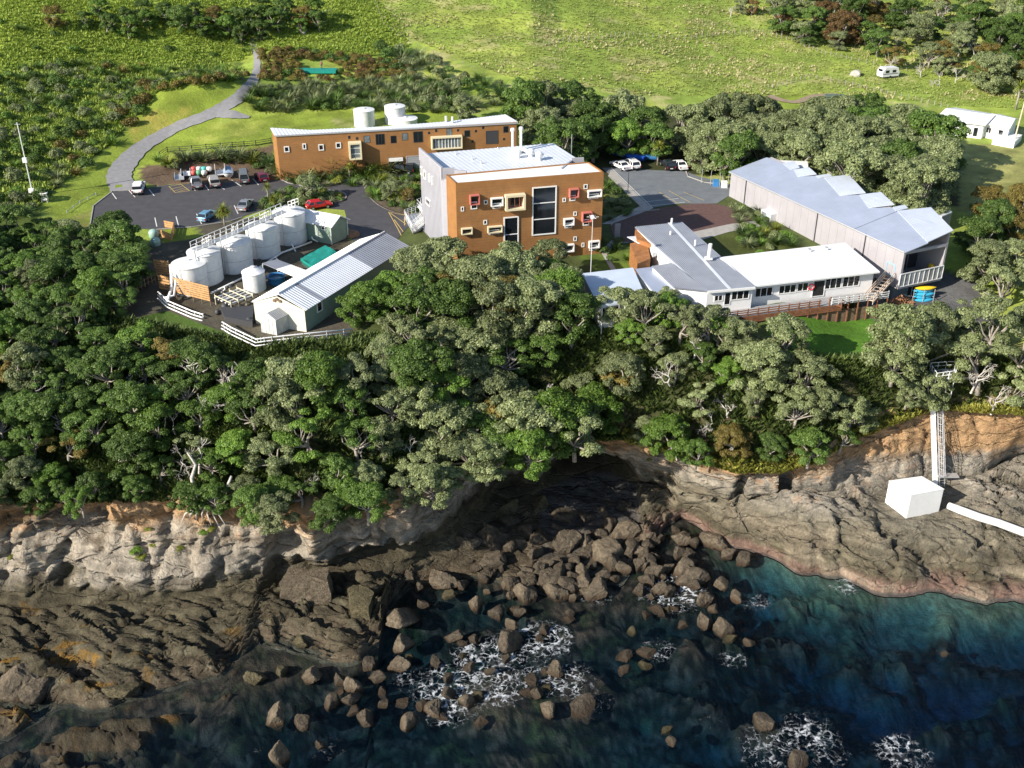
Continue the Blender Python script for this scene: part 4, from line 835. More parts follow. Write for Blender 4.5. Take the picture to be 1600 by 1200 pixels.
tuft_field('pasture_grass', HILL, 30000, .42, (.24,.32,.06), (.50,.54,.17), 72, Hn)
tuft_field('green_pasture', [(0,0),(590,0),(640,60),(640,90),(400,80),(380,95),(230,105),(0,130)], 18000, .6, (.20,.31,.035), (.48,.58,.10), 73, Hn)
tuft_field('hillside_undergrowth', GA, 16000, .7, (.16,.25,.035), (.42,.50,.10), 74, Hn)
_le, _lc = LE(CX), LCn(CX)
def slopez(x, y):
    ye, ze = np.interp(x, CX, _le[0]), np.interp(x, CX, _le[1]); yc, zc = np.interp(x, CX, _lc[0]), np.interp(x, CX, _lc[1])
    t = np.clip((ye - y) / np.maximum(.1, ye - yc), 0, 1); return np.where(y > ye, Hn(x, y), ze + (zc - ze) * t + np.sin(t * math.pi) * 1.2)
tuft_field('undergrowth', [(-60,440),(200,500),(420,540),(620,520),(950,515),(1240,560),(1600,560),(1600,625),(1460,640),(1330,680),(1200,735),(980,688),(850,690),(640,765),(400,780),(-60,790)], 26000, .85, (.035,.06,.014), (.13,.18,.04), 75, slopez)
tuft_field('cliff_weeds', [(960,665),(1060,690),(1160,715),(1220,715),(1300,700),(1340,660),(1500,615),(1620,620),(1620,650),(1460,640),(1340,685),(1280,722),(1215,740),(1150,740),(1050,708),(980,692)], 3500, .8, (.13,.15,.02), (.38,.36,.08), 76, slopez)
# plants clinging to the cliff faces
_pp = projn(CLX, CLY, CLZ)
for px, py, s_, tn in [(212,862,.9,'bright green'),(222,868,.7,'yellow-green'),(232,826,.6,'yellow-green'),(284,856,.6,'yellow-green'),(318,832,.7,'bright green'),(330,826,.6,'yellow-green'),(240,850,.45,'yellow-green'),(15,868,.6,'yellow-green'),(1010,706,.8,'yellow-green'),(1014,716,.6,'yellow-green'),(1052,716,.8,'yellow-green'),(1062,712,.7,'bright green'),(1130,722,.8,'yellow-green')]:
    i = np.unravel_index(np.argmin((_pp[0] - px) ** 2 + (_pp[1] - py) ** 2 + (CLY > 135) * 1e6), CLX.shape); shrub(CLX[i], CLY[i] - .1, CLZ[i] - .2, s_, tn, False, 'green tufts on the cliff faces', .7)
# ---- boulders
def boulder(px, py, w, h=None, tone='brown', k=None, rot=None, zb=None, tilt=None):
    """boulder centred at a pixel, about w px wide and h px tall in the picture"""
    h = h or w * .8; zc = (zb if zb is not None else SEA) + .15
    p = P(px, py, zc); dep = p.y * CT + (CAMH - zc) * ST; s = dep / FPX
    o = bpy.data.objects.new('boulder', ROCK[k if k is not None else random.randrange(9)]); COL.objects.link(o)
    rx = w * s * .5; rz = h * s * .5; o.location = (p.x, p.y, zc + rz * .15); o.scale = (rx, rx * random.uniform(.75, 1.05), rz)
    o.rotation_euler = tilt or (random.uniform(-.35, .35), random.uniform(-.35, .35), rot if rot is not None else random.uniform(0, 6.28))
    o.material_slots[0].link = 'OBJECT'; o.material_slots[0].material = BM_[tone]
    sz = 'small' if w < 24 else ('large' if w > 48 else 'mid-sized'); many(o, f"{sz} {tone} boulder", 'boulder', 'boulders fallen in the cove and the shallows', (p.x, p.y, zc)); return o
BL = [(770,848,56,48),(727,858,34,44),(793,808,58,34,'weedy'),(843,800,42,42,'weedy'),(876,773,22,18,'tan'),(880,790,20,18),(768,880,36,30),(760,900,26,22),(797,862,24,30),(835,868,30,42),(840,845,34,26),(884,815,40,30),(872,830,30,20),(885,855,44,44),(915,853,30,34,'tan'),(943,867,48,42,'tan'),(958,885,26,30),(915,812,30,24),(940,808,26,30),(955,825,30,24),(975,835,40,26,'tan'),(990,860,40,24,'tan'),(1000,884,26,26),(972,888,24,22,'tan'),(865,905,44,30),(828,898,24,20),(824,905,30,18),(850,890,26,22),(908,898,16,30,'tan'),(928,925,46,22,'tan'),(940,905,24,24),(820,931,30,36,'tan'),(690,910,44,32,'tan'),(595,912,42,26),(640,905,30,24),(655,920,14,16),(743,890,18,16),(925,780,26,14),(950,795,24,16),(962,774,20,18),(985,775,20,14),(870,880,22,18),(900,880,20,18),(912,870,18,14),(1040,808,30,22,'tan'),(1065,845,34,30,'tan'),(1062,864,28,22),(1120,847,50,26,'tan'),(1138,868,24,18,'tan'),(1045,890,14,22),(1066,892,34,26,'tan'),(1082,906,44,22,'tan'),(1125,913,24,16,'tan'),(1160,876,26,20),(1100,938,34,28,'tan'),(1115,953,18,14,'tan'),(1102,975,24,36),(1128,985,28,34),(1152,933,22,14,'tan'),(1080,880,20,18),(1055,830,16,14),
 (625,970,60,28,'tan'),(628,1010,34,30,'tan'),(626,1040,34,24,'tan'),(487,1058,36,26,'tan'),(553,1075,28,30,'tan'),(530,1065,18,26),(432,1125,32,58,'tan'),(436,1185,28,60,'tan'),(475,1130,26,24),(795,1005,40,34),(745,945,20,34,'tan'),(812,958,20,20),(800,978,24,14,'tan'),(775,960,28,18),(710,996,30,14,'tan'),(700,1085,26,18),(675,1110,30,24,'tan'),(728,1098,20,22,'tan'),(700,1060,24,14),(855,1110,26,20,'tan'),(868,1045,26,22,'tan'),(910,1105,50,14),(640,1130,30,22,'tan'),(570,1125,34,24),(548,1095,30,18),(733,1045,20,16),(765,1050,18,14),(680,1035,24,16),(840,1085,22,16),(790,1030,18,14),(600,1100,20,14),(520,1100,20,26),(500,1165,16,14),(1050,1160,16,12),(1475,1022,14,8),(1190,1130,30,20),(1245,1190,36,20),(1170,1005,18,12),(590,1060,26,22),(575,1040,24,20),(400,1060,34,20,'weedy'),(440,1050,24,18,'weedy'),(700,930,20,14,'weedy'),(660,945,18,12),(740,1000,18,14),(850,985,16,12),(890,960,14,12),(470,1005,30,20,'weedy')]
for b in BL: boulder(*b[:4], tone=b[4] if len(b) > 4 else 'brown')
rr_ = np.random.default_rng(77)
for _ in range(125):                                                 # the smaller ones that fill the cove
    px = rr_.uniform(700, 1090); py = 770 + rr_.uniform(0, 1) * 165; 
    if py < 800 and px < 850: continue
    if px > 1010 and py < 840: continue
    boulder(px, py, rr_.uniform(13, 34), None, 'brown' if rr_.uniform() < .7 else 'tan')
for _ in range(38):
    px = rr_.uniform(480, 1150); py = rr_.uniform(950, 1150); boulder(px, py, rr_.uniform(10, 26), rr_.uniform(7, 14), 'brown' if rr_.uniform() < .6 else 'weedy', zb=SEA - .25)
for a in [(30,1070,60,36,'tan'),(62,1075,50,30,'brown'),(80,1060,40,20,'weedy'),(190,1080,50,20,'weedy')]: boulder(a[0], a[1], a[2], a[3], a[4], zb=SEA + .6)
# the slab block on the platform edge
m = MB(); A = [P(424,940,-22.8), P(455,903,-20.4)]
def block(pxs, zt, zb, nm, lb, mt):
    pts = [P(a, b, zt) for a, b in pxs]; m = MB(); k = 10; C_ = sum((Vector((p.x, p.y)) for p in pts), Vector((0, 0))) / len(pts)
    if sum((pts[i].x * pts[(i + 1) % len(pts)].y - pts[(i + 1) % len(pts)].x * pts[i].y) for i in range(len(pts))) < 0: pts = pts[::-1]
    base = [Vector((C_.x + (p.x - C_.x) * 1.14, C_.y + (p.y - C_.y) * 1.14)) for p in pts]
    n = len(pts); rings = []
    for j in range(6):
        t = j / 5; z = zb + (zt - zb) * t; ring = []
        for i in range(n):
            for q in range(8):
                a = pts[i].xy.lerp(pts[(i + 1) % n].xy, q / 8); b2 = base[i].lerp(base[(i + 1) % n], q / 8); w_ = b2.lerp(a, t)
                nn = float(fbm(w_.x * .9, w_.y * .9, z * 2.2, 601, 4)); w_ = w_ + (w_ - C_).normalized() * nn * .35; ring.append((w_.x, w_.y, z + (nn * .25 if j else 0)))
        rings.append(ring)
    N_ = n * 8
    for r_ in rings: m.v += r_
    for j in range(5):
        for i in range(N_): a = j * N_ + i; b2 = j * N_ + (i + 1) % N_; m.f.append((a, b2, b2 + N_, a + N_)); m.m.append(0)
    ci = len(m.v); m.v.append((C_.x, C_.y, zt + .1))
    for i in range(N_): m.f.append((5 * N_ + i, 5 * N_ + (i + 1) % N_, ci)); m.m.append(0)
    return single(nm, m, mt, lb, 'boulder')
block([(438,912),(512,910),(514,886),(450,888)], -19.5, -23.0, 'slab_block', 'large flat-topped rock block standing below the hole in the left cliff', BM_['tan'])
block([(548,945),(575,948),(585,925),(560,912),(545,925)], -21.0, -23.4, 'rock_block', 'steep wedge-shaped rock block on the corner of the left platform', BM_['weedy'])
# ================================================================ BUILDINGS
WHITE = mat('white_paint', (.78,.78,.77), .5, var=.04, vscale=1.5)
ROOFW = mat('white_membrane', (.80,.80,.79), .6, var=.03, vscale=.4)
ROOFG = mat('zinc_roof', (.40,.45,.56), .45, metal=.25, var=.07, vscale=.3)
ROOFD = mat('grey_rib_roof', (.27,.29,.34), .45, metal=.2, var=.1, vscale=.4)
ROOFL = mat('light_rib_roof', (.70,.73,.78), .45, metal=.2, var=.05, vscale=.5)
ORANGE = mat('stained_plywood', (.31,.145,.045), .7, var=.10, vscale=.8, bump=.2, bscale=14, bdist=.03)
ORANGE2 = mat('cedar_boards', (.33,.14,.045), .75, var=.25, vscale=2)
GREYW = mat('grey_cladding', (.36,.36,.40), .6, var=.05, vscale=.6)
HALLW = mat('hall_cladding', (.35,.335,.355), .7, var=.05, vscale=.5)
GREENW = mat('green_weatherboard', (.23,.31,.24), .7, var=.07, vscale=1)
CREAM = mat('cream_paint', (.70,.62,.42), .6); CREAMW = mat('cream_wall', (.66,.64,.52), .7, var=.05)
PINK = mat('salmon_paint', (.50,.16,.13), .6)
GLASS = mat('dark_glass', (.012,.016,.02), .08, spec=.8); GLASSB = mat('blinded_glass', (.16,.19,.20), .25, var=.3, vscale=1.2)
DARKM = mat('dark_grey_paint', (.05,.05,.055), .6); BLACK = mat('black_rubber', (.015,.015,.015), .8)
TIMBER = mat('pine_slats', (.52,.29,.12), .75, var=.25, vscale=2.5); TIMBD = mat('weathered_timber', (.20,.13,.085), .85, var=.3, vscale=2)
TIMBR = mat('red_brown_timber', (.24,.10,.05), .8, var=.3, vscale=2)
GALV = mat('galvanised_steel', (.55,.56,.58), .45, metal=.5); CONC = mat('concrete', (.36,.34,.31), .85, var=.12, vscale=1.2)
ASPH = mat('asphalt', (.062,.060,.066), .85, var=.16, vscale=.6, bump=.3, bscale=30, bdist=.02); ASPH2 = mat('old_asphalt', (.15,.165,.18), .85, var=.12, vscale=.5, bump=.3, bscale=30, bdist=.02)
GRAV = mat('gravel', (.25,.245,.25), .95, var=.12, vscale=1.2, bump=.4, bscale=25, bdist=.03); PAINT = mat('road_paint', (.72,.72,.68), .7, var=.12, vscale=3); PAINTY = mat('yellow_road_paint', (.60,.42,.12), .7, var=.15, vscale=3)
BRICKR = mat('red_brown_paving', (.115,.062,.052), .85, var=.2, vscale=1.5, bump=.3, bscale=20, bdist=.02)
TEAL = mat('teal_tarpaulin', (.01,.25,.20), .5, var=.15, vscale=1, bump=.5, bscale=2.5, bdist=.12); BLUE = mat('blue_plastic', (.05,.22,.50), .4)
CYAN = mat('cyan_plastic', (.05,.40,.62), .35); YEL = mat('yellow_plastic', (.80,.55,.02), .35)
V = Vector
def eave(z, *pts): return [P(a, b, z) for a, b in pts]
class Wall:
    """vertical wall plane through two plan points; rectangles are given by what is seen at two pixels"""
    def __init__(s, p0, p1, flip=False):
        s.p0, s.p1 = V((p0[0], p0[1], 0)), V((p1[0], p1[1], 0)); s.L = (s.p1 - s.p0).length; s.u = (s.p1 - s.p0).normalized(); s.n = s.u.cross(V((0, 0, 1)))
        if s.n.y > 0 and not flip: s.n = -s.n
        if flip and s.n.y < 0: s.n = -s.n
    def hit(s, px, py):
        d = ray(px, py); o = V((0, 0, CAMH)); t = (s.p0 - o).dot(s.n) / d.dot(s.n); q = o + d * t; return (q - s.p0).dot(s.u), q.z
    def pt(s, u, z, out=0): return s.p0 + s.u * u + V((0, 0, z)) + s.n * out
    def rect(s, a, b, c, d):
        u0, z1 = s.hit(a, b); u1, z0 = s.hit(c, d)
        return u0, u1, z0, z1
    def ring(s, m, u0, u1, z0, z1, w, o0, o1, mi=0):
        """frame of four bars between depths o0 and o1"""
        for a, b, c, d in ((u0, u1, z1 - w, z1), (u0, u1, z0, z0 + w), (u0, u0 + w, z0 + w, z1 - w), (u1 - w, u1, z0 + w, z1 - w)):
            m.box(s.pt((a + b) / 2, (c + d) / 2, (o0 + o1) / 2), ((b - a) / 2, abs(o1 - o0) / 2, (d - c) / 2), s.u, mi, ay=s.n)
    def slab(s, m, u0, u1, z0, z1, o0, o1, mi=0): m.box(s.pt((u0 + u1) / 2, (z0 + z1) / 2, (o0 + o1) / 2), (abs(u1 - u0) / 2, abs(o1 - o0) / 2, abs(z1 - z0) / 2), s.u, mi, ay=s.n)
    def window(s, par, r, fm=WHITE, w=.12, out=.06, cols_=1, rows=1, glass=None, name='window', depth=None):
        u0, u1, z0, z1 = r; glass = glass or GLASS; m = MB(); s.ring(m, u0, u1, z0, z1, w, -.05, out)
        for i in range(1, cols_): uu = u0 + (u1 - u0) * i / cols_; s.slab(m, uu - w * .35, uu + w * .35, z0 + w, z1 - w, -.03, out - .02)
        for i in range(1, rows): zz = z0 + (z1 - z0) * i / rows; s.slab(m, u0 + w, u1 - w, zz - w * .35, zz + w * .35, -.03, out - .024)
        f = part(name, m, fm, par)
        for i in range(cols_):
            for j in range(rows):
                g = MB(); a = u0 + (u1 - u0) * i / cols_; b = u0 + (u1 - u0) * (i + 1) / cols_; c = z0 + (z1 - z0) * j / rows; d = z0 + (z1 - z0) * (j + 1) / rows
                s.slab(g, a + .03, b - .03, c + .03, d - .03, -.02, .012); part('pane', g, glass, f)
        return f
def roofslab(par, pts, thick, m_, name='roof', label=None):
    m = MB(); n = len(pts); m.poly(pts); m.poly([V(p) - V((0, 0, thick)) for p in pts][::-1])
    for i in range(n): j = (i + 1) % n; a, b = V(pts[i]), V(pts[j]); m.quad(a, a - V((0, 0, thick)), b - V((0, 0, thick)), b)
    bmx = m; return part(name, bmx, m_, par, label=label)
# ---------------- orange and grey three-storey building
ZT = 12.6; ZB = -.4
A = P(712, 287, ZT); B = P(943.6, 269, ZT); C = P(697, 273.5, ZT); D = B + (C - A) * 1.25
b1 = thing('orange_building', 'three-storey orange timber building with grey rear block and pale metal roof', 'building', (A.x, A.y, ZB))
m = MB(); m.prism([A, B, D, C], ZB, ZT - .35); part('wall', m, ORANGE, b1, label='orange plywood front block')
m = MB(); q = [A, B, D, C]; cc = (A + B + C + D) / 4                                           # parapet lip round the roof
for i in range(4):
    a, b = q[i], q[(i + 1) % 4]; d = (b - a).normalized(); nn = V((-d.y, d.x, 0)); m.box((a + b) / 2 + nn * .12 + V((0, 0, -.15)), ((b - a).length / 2, .12, .2), d)
part('parapet', m, ORANGE, b1)
roofslab(b1, [A + V((.2,.3,-.12)), B + V((-.3,.1,-.12)), D + V((-.2,-.2,-.1)), C + V((.2,-.2,-.12))], .1, ROOFW)
wf = Wall(A, B); F = lambda x, y: (560 + x / 3.636, 180 + y / 3.636)
def W4(x0, y0, x1, y1): return wf.rect(*F(x0, y0), *F(x1, y1))
# thin joints between the plywood sheets
m = MB()
for i in range(1, 10): wf.slab(m, wf.L * i / 10 - .012, wf.L * i / 10 + .012, ZB, ZT - .4, .0, .006)
for k in range(1, 30): z = ZB + k * .42; wf.slab(m, 0.02, wf.L - .02, z - .018, z + .018, .0, .004)
part('sheet_joint', m, TIMBD, b1, kind='stuff')
for r in [(582,520,600,545),(712,483,733,505),(1280,393,1301,417),(1160,470,1178,492),(1222,548,1240,570),(710,596,731,620),(1222,690,1240,713),(1268,725,1283,748)]: wf.window(b1, W4(*r), w=.11, out=.08)
def boxwin(r, col, out, gl=None, cols_=1, w=.16, fm=None):
    """window in a box that stands out from the wall"""
    u0, u1, z0, z1 = W4(*r); m = MB(); wf.ring(m, u0, u1, z0, z1, w, -.05, out); f = part('box_window', m, col, b1)
    g = MB(); wf.slab(g, u0 + w, u1 - w, z0 + w, z1 - w, .0, .05); part('pane', g, gl or GLASS, f)
    if cols_ > 1 or fm:
        m = MB(); wf.ring(m, u0 + w, u1 - w, z0 + w, z1 - w, .1, .05, .2)
        for i in range(1, cols_): uu = u0 + (u1 - u0) * i / cols_; wf.slab(m, uu - .06, uu + .06, z0 + w + .1, z1 - w - .1, .05, .17)
        part('frame', m, fm or PINK, f)
for r in [(637,492,675,532),(1200,455,1233,485),(1275,592,1310,624)]: wf.window(b1, W4(*r), w=.14, out=.08)
for r in [(630,450,685,500),(1195,415,1246,460),(1268,548,1320,598)]: boxwin(r, PINK, .7, w=.11)
for r, s in [((750,468,820,510), (762,500,808,527)), ((1300,425,1378,458), (1305,448,1362,472)), ((1165,585,1222,620), (1172,612,1213,638)), ((732,630,815,660), (740,652,800,673)), ((583,640,646,670), None), ((1308,713,1366,748), (1312,738,1354,765)), ((1160,733,1222,770), None)]:
    if s: wf.window(b1, W4(*s), w=.11, out=.08)
    boxwin(r, WHITE if r[0] not in (732, 583) else CREAM, .5, w=.15)
boxwin((830,448,942,527), CREAM, .9, cols_=4, w=.30)
wf.window(b1, W4(988,410,1121,672), w=.16, out=.14, rows=3)
wf.window(b1, W4(825,580,910,770), w=.16, out=.14, rows=2)
# grey rear block: plan corners and raised ends
G1, G2, G4, G5 = P(655.5, 231.5, 13.2), P(690.6, 262.5, 13.2), P(912, 247, 12.8), P(865, 221, 12.8)
G3 = P(893, 248, 12.8)
m = MB(); ins = C + (D - C) * .02
plan = [G1, G2, C + (D - C) * .06, D - (D - C) * .12, G4, G5]
m.prism(plan, ZB, 11.6); part('rear_wall', m, GREYW, b1, label='grey metal-clad rear block')
rt = 12.0
m = MB(); m.ribs(V((G1.x, G1.y, rt + .3)), V((G5.x, G5.y, rt + .5)), V((G4.x, G4.y, rt + .1)), V((C + (D - C) * .06).to_tuple()[:2] + (rt - .1,)), .7, .018); part('main_roof', m, ROOFL, b1)
m = MB()
def upstand(m, a, b, z0, z1, th=.14):
    a, b = V((a[0], a[1], 0)), V((b[0], b[1], 0)); d = (b - a).normalized(); m.box((a + b) / 2 + V((0, 0, (z0 + z1) / 2)), ((b - a).length / 2, th, (z1 - z0) / 2), d)
Cq = C + (D - C) * .06
upstand(m, G1, G2, 11.4, 13.3); upstand(m, G2 + V((.12,0,0)), P(710, 262, 13.2), 11.4, 13.2); upstand(m, P(710, 262, 13.2), P(729, 270, 12.6), 11.4, 12.9)
upstand(m, G4, G3, 11.4, 12.9); upstand(m, G3, P(877, 261, 12.8), 11.4, 12.6); part('parapet', m, GREYW, b1)
# vertical standing seams on the seaward grey walls
wl = Wall(G1, G2); m = MB()
for i in range(1, int(wl.L / .6)): wl.slab(m, i * .6 - .02, i * .6 + .02, ZB, 13.1, 0.14, .18)
part('wall_seam', m, GREYW, b1, kind='stuff')
G = lambda x, y: (400 + x / 3.81, 150 + y / 3.81)
for r in [(983,415,996,475),(1002,438,1018,500),(1032,460,1042,515),(1048,475,1056,530)]: wl.window(b1, [*wl.rect(*G(r[0], r[1]), *G(r[2], r[3]))], w=.16, out=.20)
wl.window(b1, wl.rect(*G(1015, 600), *G(1042, 662)), w=.12, out=.20, name='door')
# rooftop plant: two tall flues on elbows and two cowled fans
def roofpt(px, py): return P(px, py, rt + .12)
for px, py, h in [(801, 239, 3.3), (814, 239, 3.5)]:
    b_ = roofpt(px, py); m = MB(); m.tube([b_, b_ + V((0, 0, h))], .2, 10); m.lathe([(.2, 0), (.33, .1), (.33, .45), (.24, .55)], b_ + V((0, 0, h)), 10); m.tube([b_ + V((0, 0, .3)), b_ + V((.5, -.5, .7)), b_ + V((1.2, -1.2, .5))], .3, 8); part('flue', m, WHITE, b1)
for px, py, r in [(829, 246, .55), (842, 251, .55), (809, 248, .5)]:
    b_ = roofpt(px, py); m = MB(); m.lathe([(r * .7, 0), (r * .7, .6), (r, .65), (r, 1.15), (r * .5, 1.35)], b_, 14); part('roof_fan', m, WHITE, b1)
for px, py in [(712, 243), (738, 250), (752, 256), (778, 235), (845, 228)]: m = MB(); b_ = roofpt(px, py); m.tube([b_, b_ + V((0, 0, .5))], .12, 6); part('roof_vent', m, GALV, b1)
# outside steel stairs at the left end
st = thing('steel_stairs', 'white galvanised outdoor stairs with railings rising to the orange building', 'stairs', P(640, 355, 0))
S0, S1 = P(646, 358, .45), P(695, 318, 4.2)
d = (S1 - S0); dn = V((d.x, d.y, 0)).normalized(); sd_ = V((-dn.y, dn.x, 0)) * .8
for k in range(14): c = S0.lerp(S1, (k + .5) / 14); m = MB(); m.box(c, (.22, .78, .03), dn); part('step', m, GALV, st)
for s in (-1, 1):
    m = MB(); m.box((S0 + S1) / 2 + sd_ * s, (d.length / 2, .04, .16), d, ay=sd_.normalized(), az=dn.cross(sd_).normalized() if False else d.normalized().cross(sd_.normalized())); part('stringer', m, WHITE, st)
    m = MB(); 
    for t in (.45, .75, 1.05): m.tube([S0 + sd_ * s + V((0, 0, t)), S1 + sd_ * s + V((0, 0, t))], .035, 5)
    for k in range(9): p = S0.lerp(S1, k / 8) + sd_ * s; m.tube([p, p + V((0, 0, 1.08))], .035, 5)
    part('railing', m, WHITE, st)
L0 = P(634, 352, .45); m = MB(); lp = [P(632, 338, .45), P(655, 330, .45), P(668, 352, .45), P(645, 362, .45)]
m.prism(lp[::-1] if False else lp, .1, .45); part('landing', m, GALV, st)
m = MB()
for a, b in zip(lp, lp[1:] + lp[:1]):
    for t in (.5, .8, 1.1): m.tube([a + V((0, 0, t)), b + V((0, 0, t))], .035, 5)
    for k in range(5): p = a.lerp(b, k / 4); m.tube([p, p + V((0, 0, 1.1))], .035, 5)
part('landing_railing', m, WHITE, st)
U = [P(652, 322, 1.4), P(668, 314, 1.4), P(680, 326, 1.4), P(664, 334, 1.4)]; m = MB(); m.prism(U[::-1], 1.25, 1.4)
for a, b in zip(U, U[1:] + U[:1]):
    for t in (.5, 1.1): m.tube([a + V((0, 0, t)), b + V((0, 0, t))], .035, 5)
    for k in range(4): p = a.lerp(b, k / 3); m.tube([p + V((0, 0, -2.5)), p + V((0, 0, 1.1))], .04, 5)
part('upper_landing', m, WHITE, st)
# ---------------- long orange building behind
ZL = 8.0; lp0, lp1 = P(431.5, 212.5, ZL), P(807, 190.7, ZL + .2); lb0, lb1 = P(424.3, 200, ZL + .6), P(788, 179.4, ZL + .8)
wg = Wall(lp0, lp1)
b2 = thing('long_orange_building', 'long low orange building with small square windows and two garage doors', 'building', (lp0.x, lp0.y, 0))
m = MB(); b_m = [P(700, 189.6, ZL + .45), P(600, 197.6, ZL + .3), P(485, 203.2, ZL + .35)]; m.prism([lp0, lp1, lb1] + b_m + [lb0], 0, [ZL, ZL + .2, ZL + .7, ZL + .35, ZL + .2, ZL + .25, ZL + .5], top=False); part('wall', m, ORANGE, b2)
up = V((0, 0, .07)); m = MB(); dl = (lp1 - lp0).normalized() * .25
BK = [lb0 + up - dl, P(485, 203.2, ZL + .35), P(600, 197.6, ZL + .3), P(700, 189.6, ZL + .45), lb1 + up + dl]; fx_ = [0, .16, .465, .73, 1]
for k in range(4): m = MB(); a_, b_ = (lp0 + up - dl).lerp(lp1 + up + dl, fx_[k]), (lp0 + up - dl).lerp(lp1 + up + dl, fx_[k + 1]); m.ribs(a_, b_, BK[k + 1], BK[k], .6, .03); part('roof_sheet', m, ROOFL, b2)
m = MB()
for k in range(1, 19): wg.slab(m, .02, wg.L - .02, k * .42 - .016, k * .42 + .016, 0, .004)
part('board_joint', m, TIMBD, b2, kind='stuff')
m = MB(); wg.slab(m, -.25, wg.L + .25, ZL - .1, ZL + .12, .02, .16); part('gutter', m, GALV, b2)
for r in [(547,237,563,255),(593,245,610,262),(800,237,838,280),(1023,213,1037,227),(1065,198,1079,214),(1196,197,1209,212),(1302,202,1316,216),(1345,181,1359,196),(1472,180,1503,217),(1282,262,1296,278),(1470,250,1483,264),(1240,205,1275,243)]: wg.window(b2, wg.rect(*G(r[0], r[1]), *G(r[2], r[3])), DARKM, w=.07, out=.02)
for r, c in [((640,237,680,278),1),((868,222,905,262),1),((1133,195,1167,235),2)]: wg.window(b2, wg.rect(*G(r[0], r[1]), *G(r[2], r[3])), DARKM, w=.07, out=.03, cols_=c, glass=GLASSB)
for r, c in [((710,227,768,288),3),((935,212,995,275),2)]: wg.window(b2, wg.rect(*G(r[0], r[1]), *G(r[2], r[3])), DARKM, w=.08, out=.03, cols_=c)
for r in [(165,300,200,333),(275,283,300,316),(370,288,405,323),(473,277,507,310)]: wg.window(b2, wg.rect(*G(r[0], r[1]), *G(r[2], r[3])), WHITE, w=.16, out=.12)
f = wg.window(b2, wg.rect(*G(1368, 208), *G(1442, 283)), DARKM, w=.12, out=.04, cols_=2, glass=DARKM, name='door')
r = wg.rect(*G(548, 270), *G(630, 366)); m = MB(); wg.ring(m, *r, .28, -.05, 1.3); f = part('bay_window', m, CREAM, b2); g = MB(); wg.slab(g, r[0] + .28, r[1] - .28, r[2] + .28, r[3] - .28, .9, 1.0); part('pane', g, GLASSB, f)
m = MB(); 
for k in (1, 2): wg.slab(m, r[0] + .28, r[1] - .28, r[2] + (r[3] - r[2]) * k / 3 - .04, r[2] + (r[3] - r[2]) * k / 3 + .04, 1.0, 1.06)
part('glazing_bar', m, WHITE, f)
r = wg.rect(*G(1040, 240), *G(1225, 303)); m = MB(); wg.ring(m, *r, .22, -.05, 1.0); f = part('bay_window', m, CREAM, b2)
for k in range(9):
    a = r[0] + .22 + (r[1] - r[0] - .44) * k / 9; b = r[0] + .22 + (r[1] - r[0] - .44) * (k + 1) / 9; g = MB(); wg.slab(g, a + .06, b - .06, r[2] + .3, r[3] - .3, .6, .68); part('pane', g, GLASSB, f)
    g = MB(); wg.slab(g, a - .06, a + .06, r[2] + .22, r[3] - .22, .6, .75); part('mullion', g, WHITE, f)
r = wg.rect(*G(785, 365), *G(882, 440)); m = MB(); wg.ring(m, r[0], r[1], .02, r[3], .15, -.05, .08); f = part('garage_opening', m, TIMBD, b2); g = MB(); wg.slab(g, r[0] + .15, r[1] - .15, .05, r[3] - .15, 0, .03); part('opening', g, BLACK, f); g = MB(); wg.slab(g, r[0] + .15, r[1] - .15, r[3] - .75, r[3] - .15, .03, .3); part('raised_door', g, WHITE, f)
r = wg.rect(*G(893, 358), *G(985, 440)); m = MB(); wg.ring(m, r[0], r[1], .02, r[3], .15, -.05, .08); f = part('garage_door', m, GALV, b2)
for k in range(8): z = .1 + (r[3] - .3) * k / 8; g = MB(); wg.slab(g, r[0] + .15, r[1] - .15, z, z + (r[3] - .3) / 8 - .04, 0, .05); part('panel', g, GALV, f)
for px, py in [(697, 187), (707, 188)]: m = MB(); b_ = P(px, py + 3, ZL + .5); m.tube([b_, b_ + V((0, 0, 1))], .2, 8); part('roof_vent', m, WHITE, b2)
# water tanks behind it
TANKW = mat('tank_white', (.74,.75,.75), .5, var=.10, vscale=.9)
def tank(px, py, r, h, label, zb=None, mt=TANKW, z0=None, group='round white water tanks', dome=.45):
    b_ = Pg(px, py) if z0 is None else P(px, py, z0); t = thing('water_tank', label, 'tank', b_, group)
    m = MB(); m.lathe([(r, -.2), (r, h)], b_, 48, cap=False); part('shell', m, mt, t, True)
    m = MB(); m.lathe([(r + .06, h - .06), (r + .06, h + .02), (r * .5, h + dome * .75), (.35, h + dome)], b_, 40); part('lid', m, mt, t, False)
    m = MB(); m.lathe([(.32, h + dome - .02), (.32, h + dome + .16), (.1, h + dome + .2)], b_ + V((0, 0, 0)), 12); part('hatch', m, mt, t)
    if r > 2.2 and h > 3.9:
        for zz in (h * .5, h - .12): m = MB(); m.lathe([(r + .012, zz - .05), (r + .03, zz), (r + .012, zz + .05)], b_, 40, cap=False); part('hoop', m, GALV, t)
        for sgn in (-1, 1): m = MB(); a_ = -1.9; q = b_ + V((math.cos(a_) * (r + .15) + sgn * .2, math.sin(a_) * (r + .15), 0)); m.tube([q, q + V((0, 0, h))], .03, 4); part('ladder_rail', m, GALV, t)
    return t, b_
tank(570, 196, 2.0, 3.1, 'left of two round white tanks standing behind the long orange building', dome=.2); tank(618, 191, 2.0, 3.2, 'right of two round white tanks behind the long orange building, with a side pipe', dome=.2)
tank(634, 195, 2.3, 1.3, 'low wide white tank whose top shows just over the long orange roof', dome=.2)
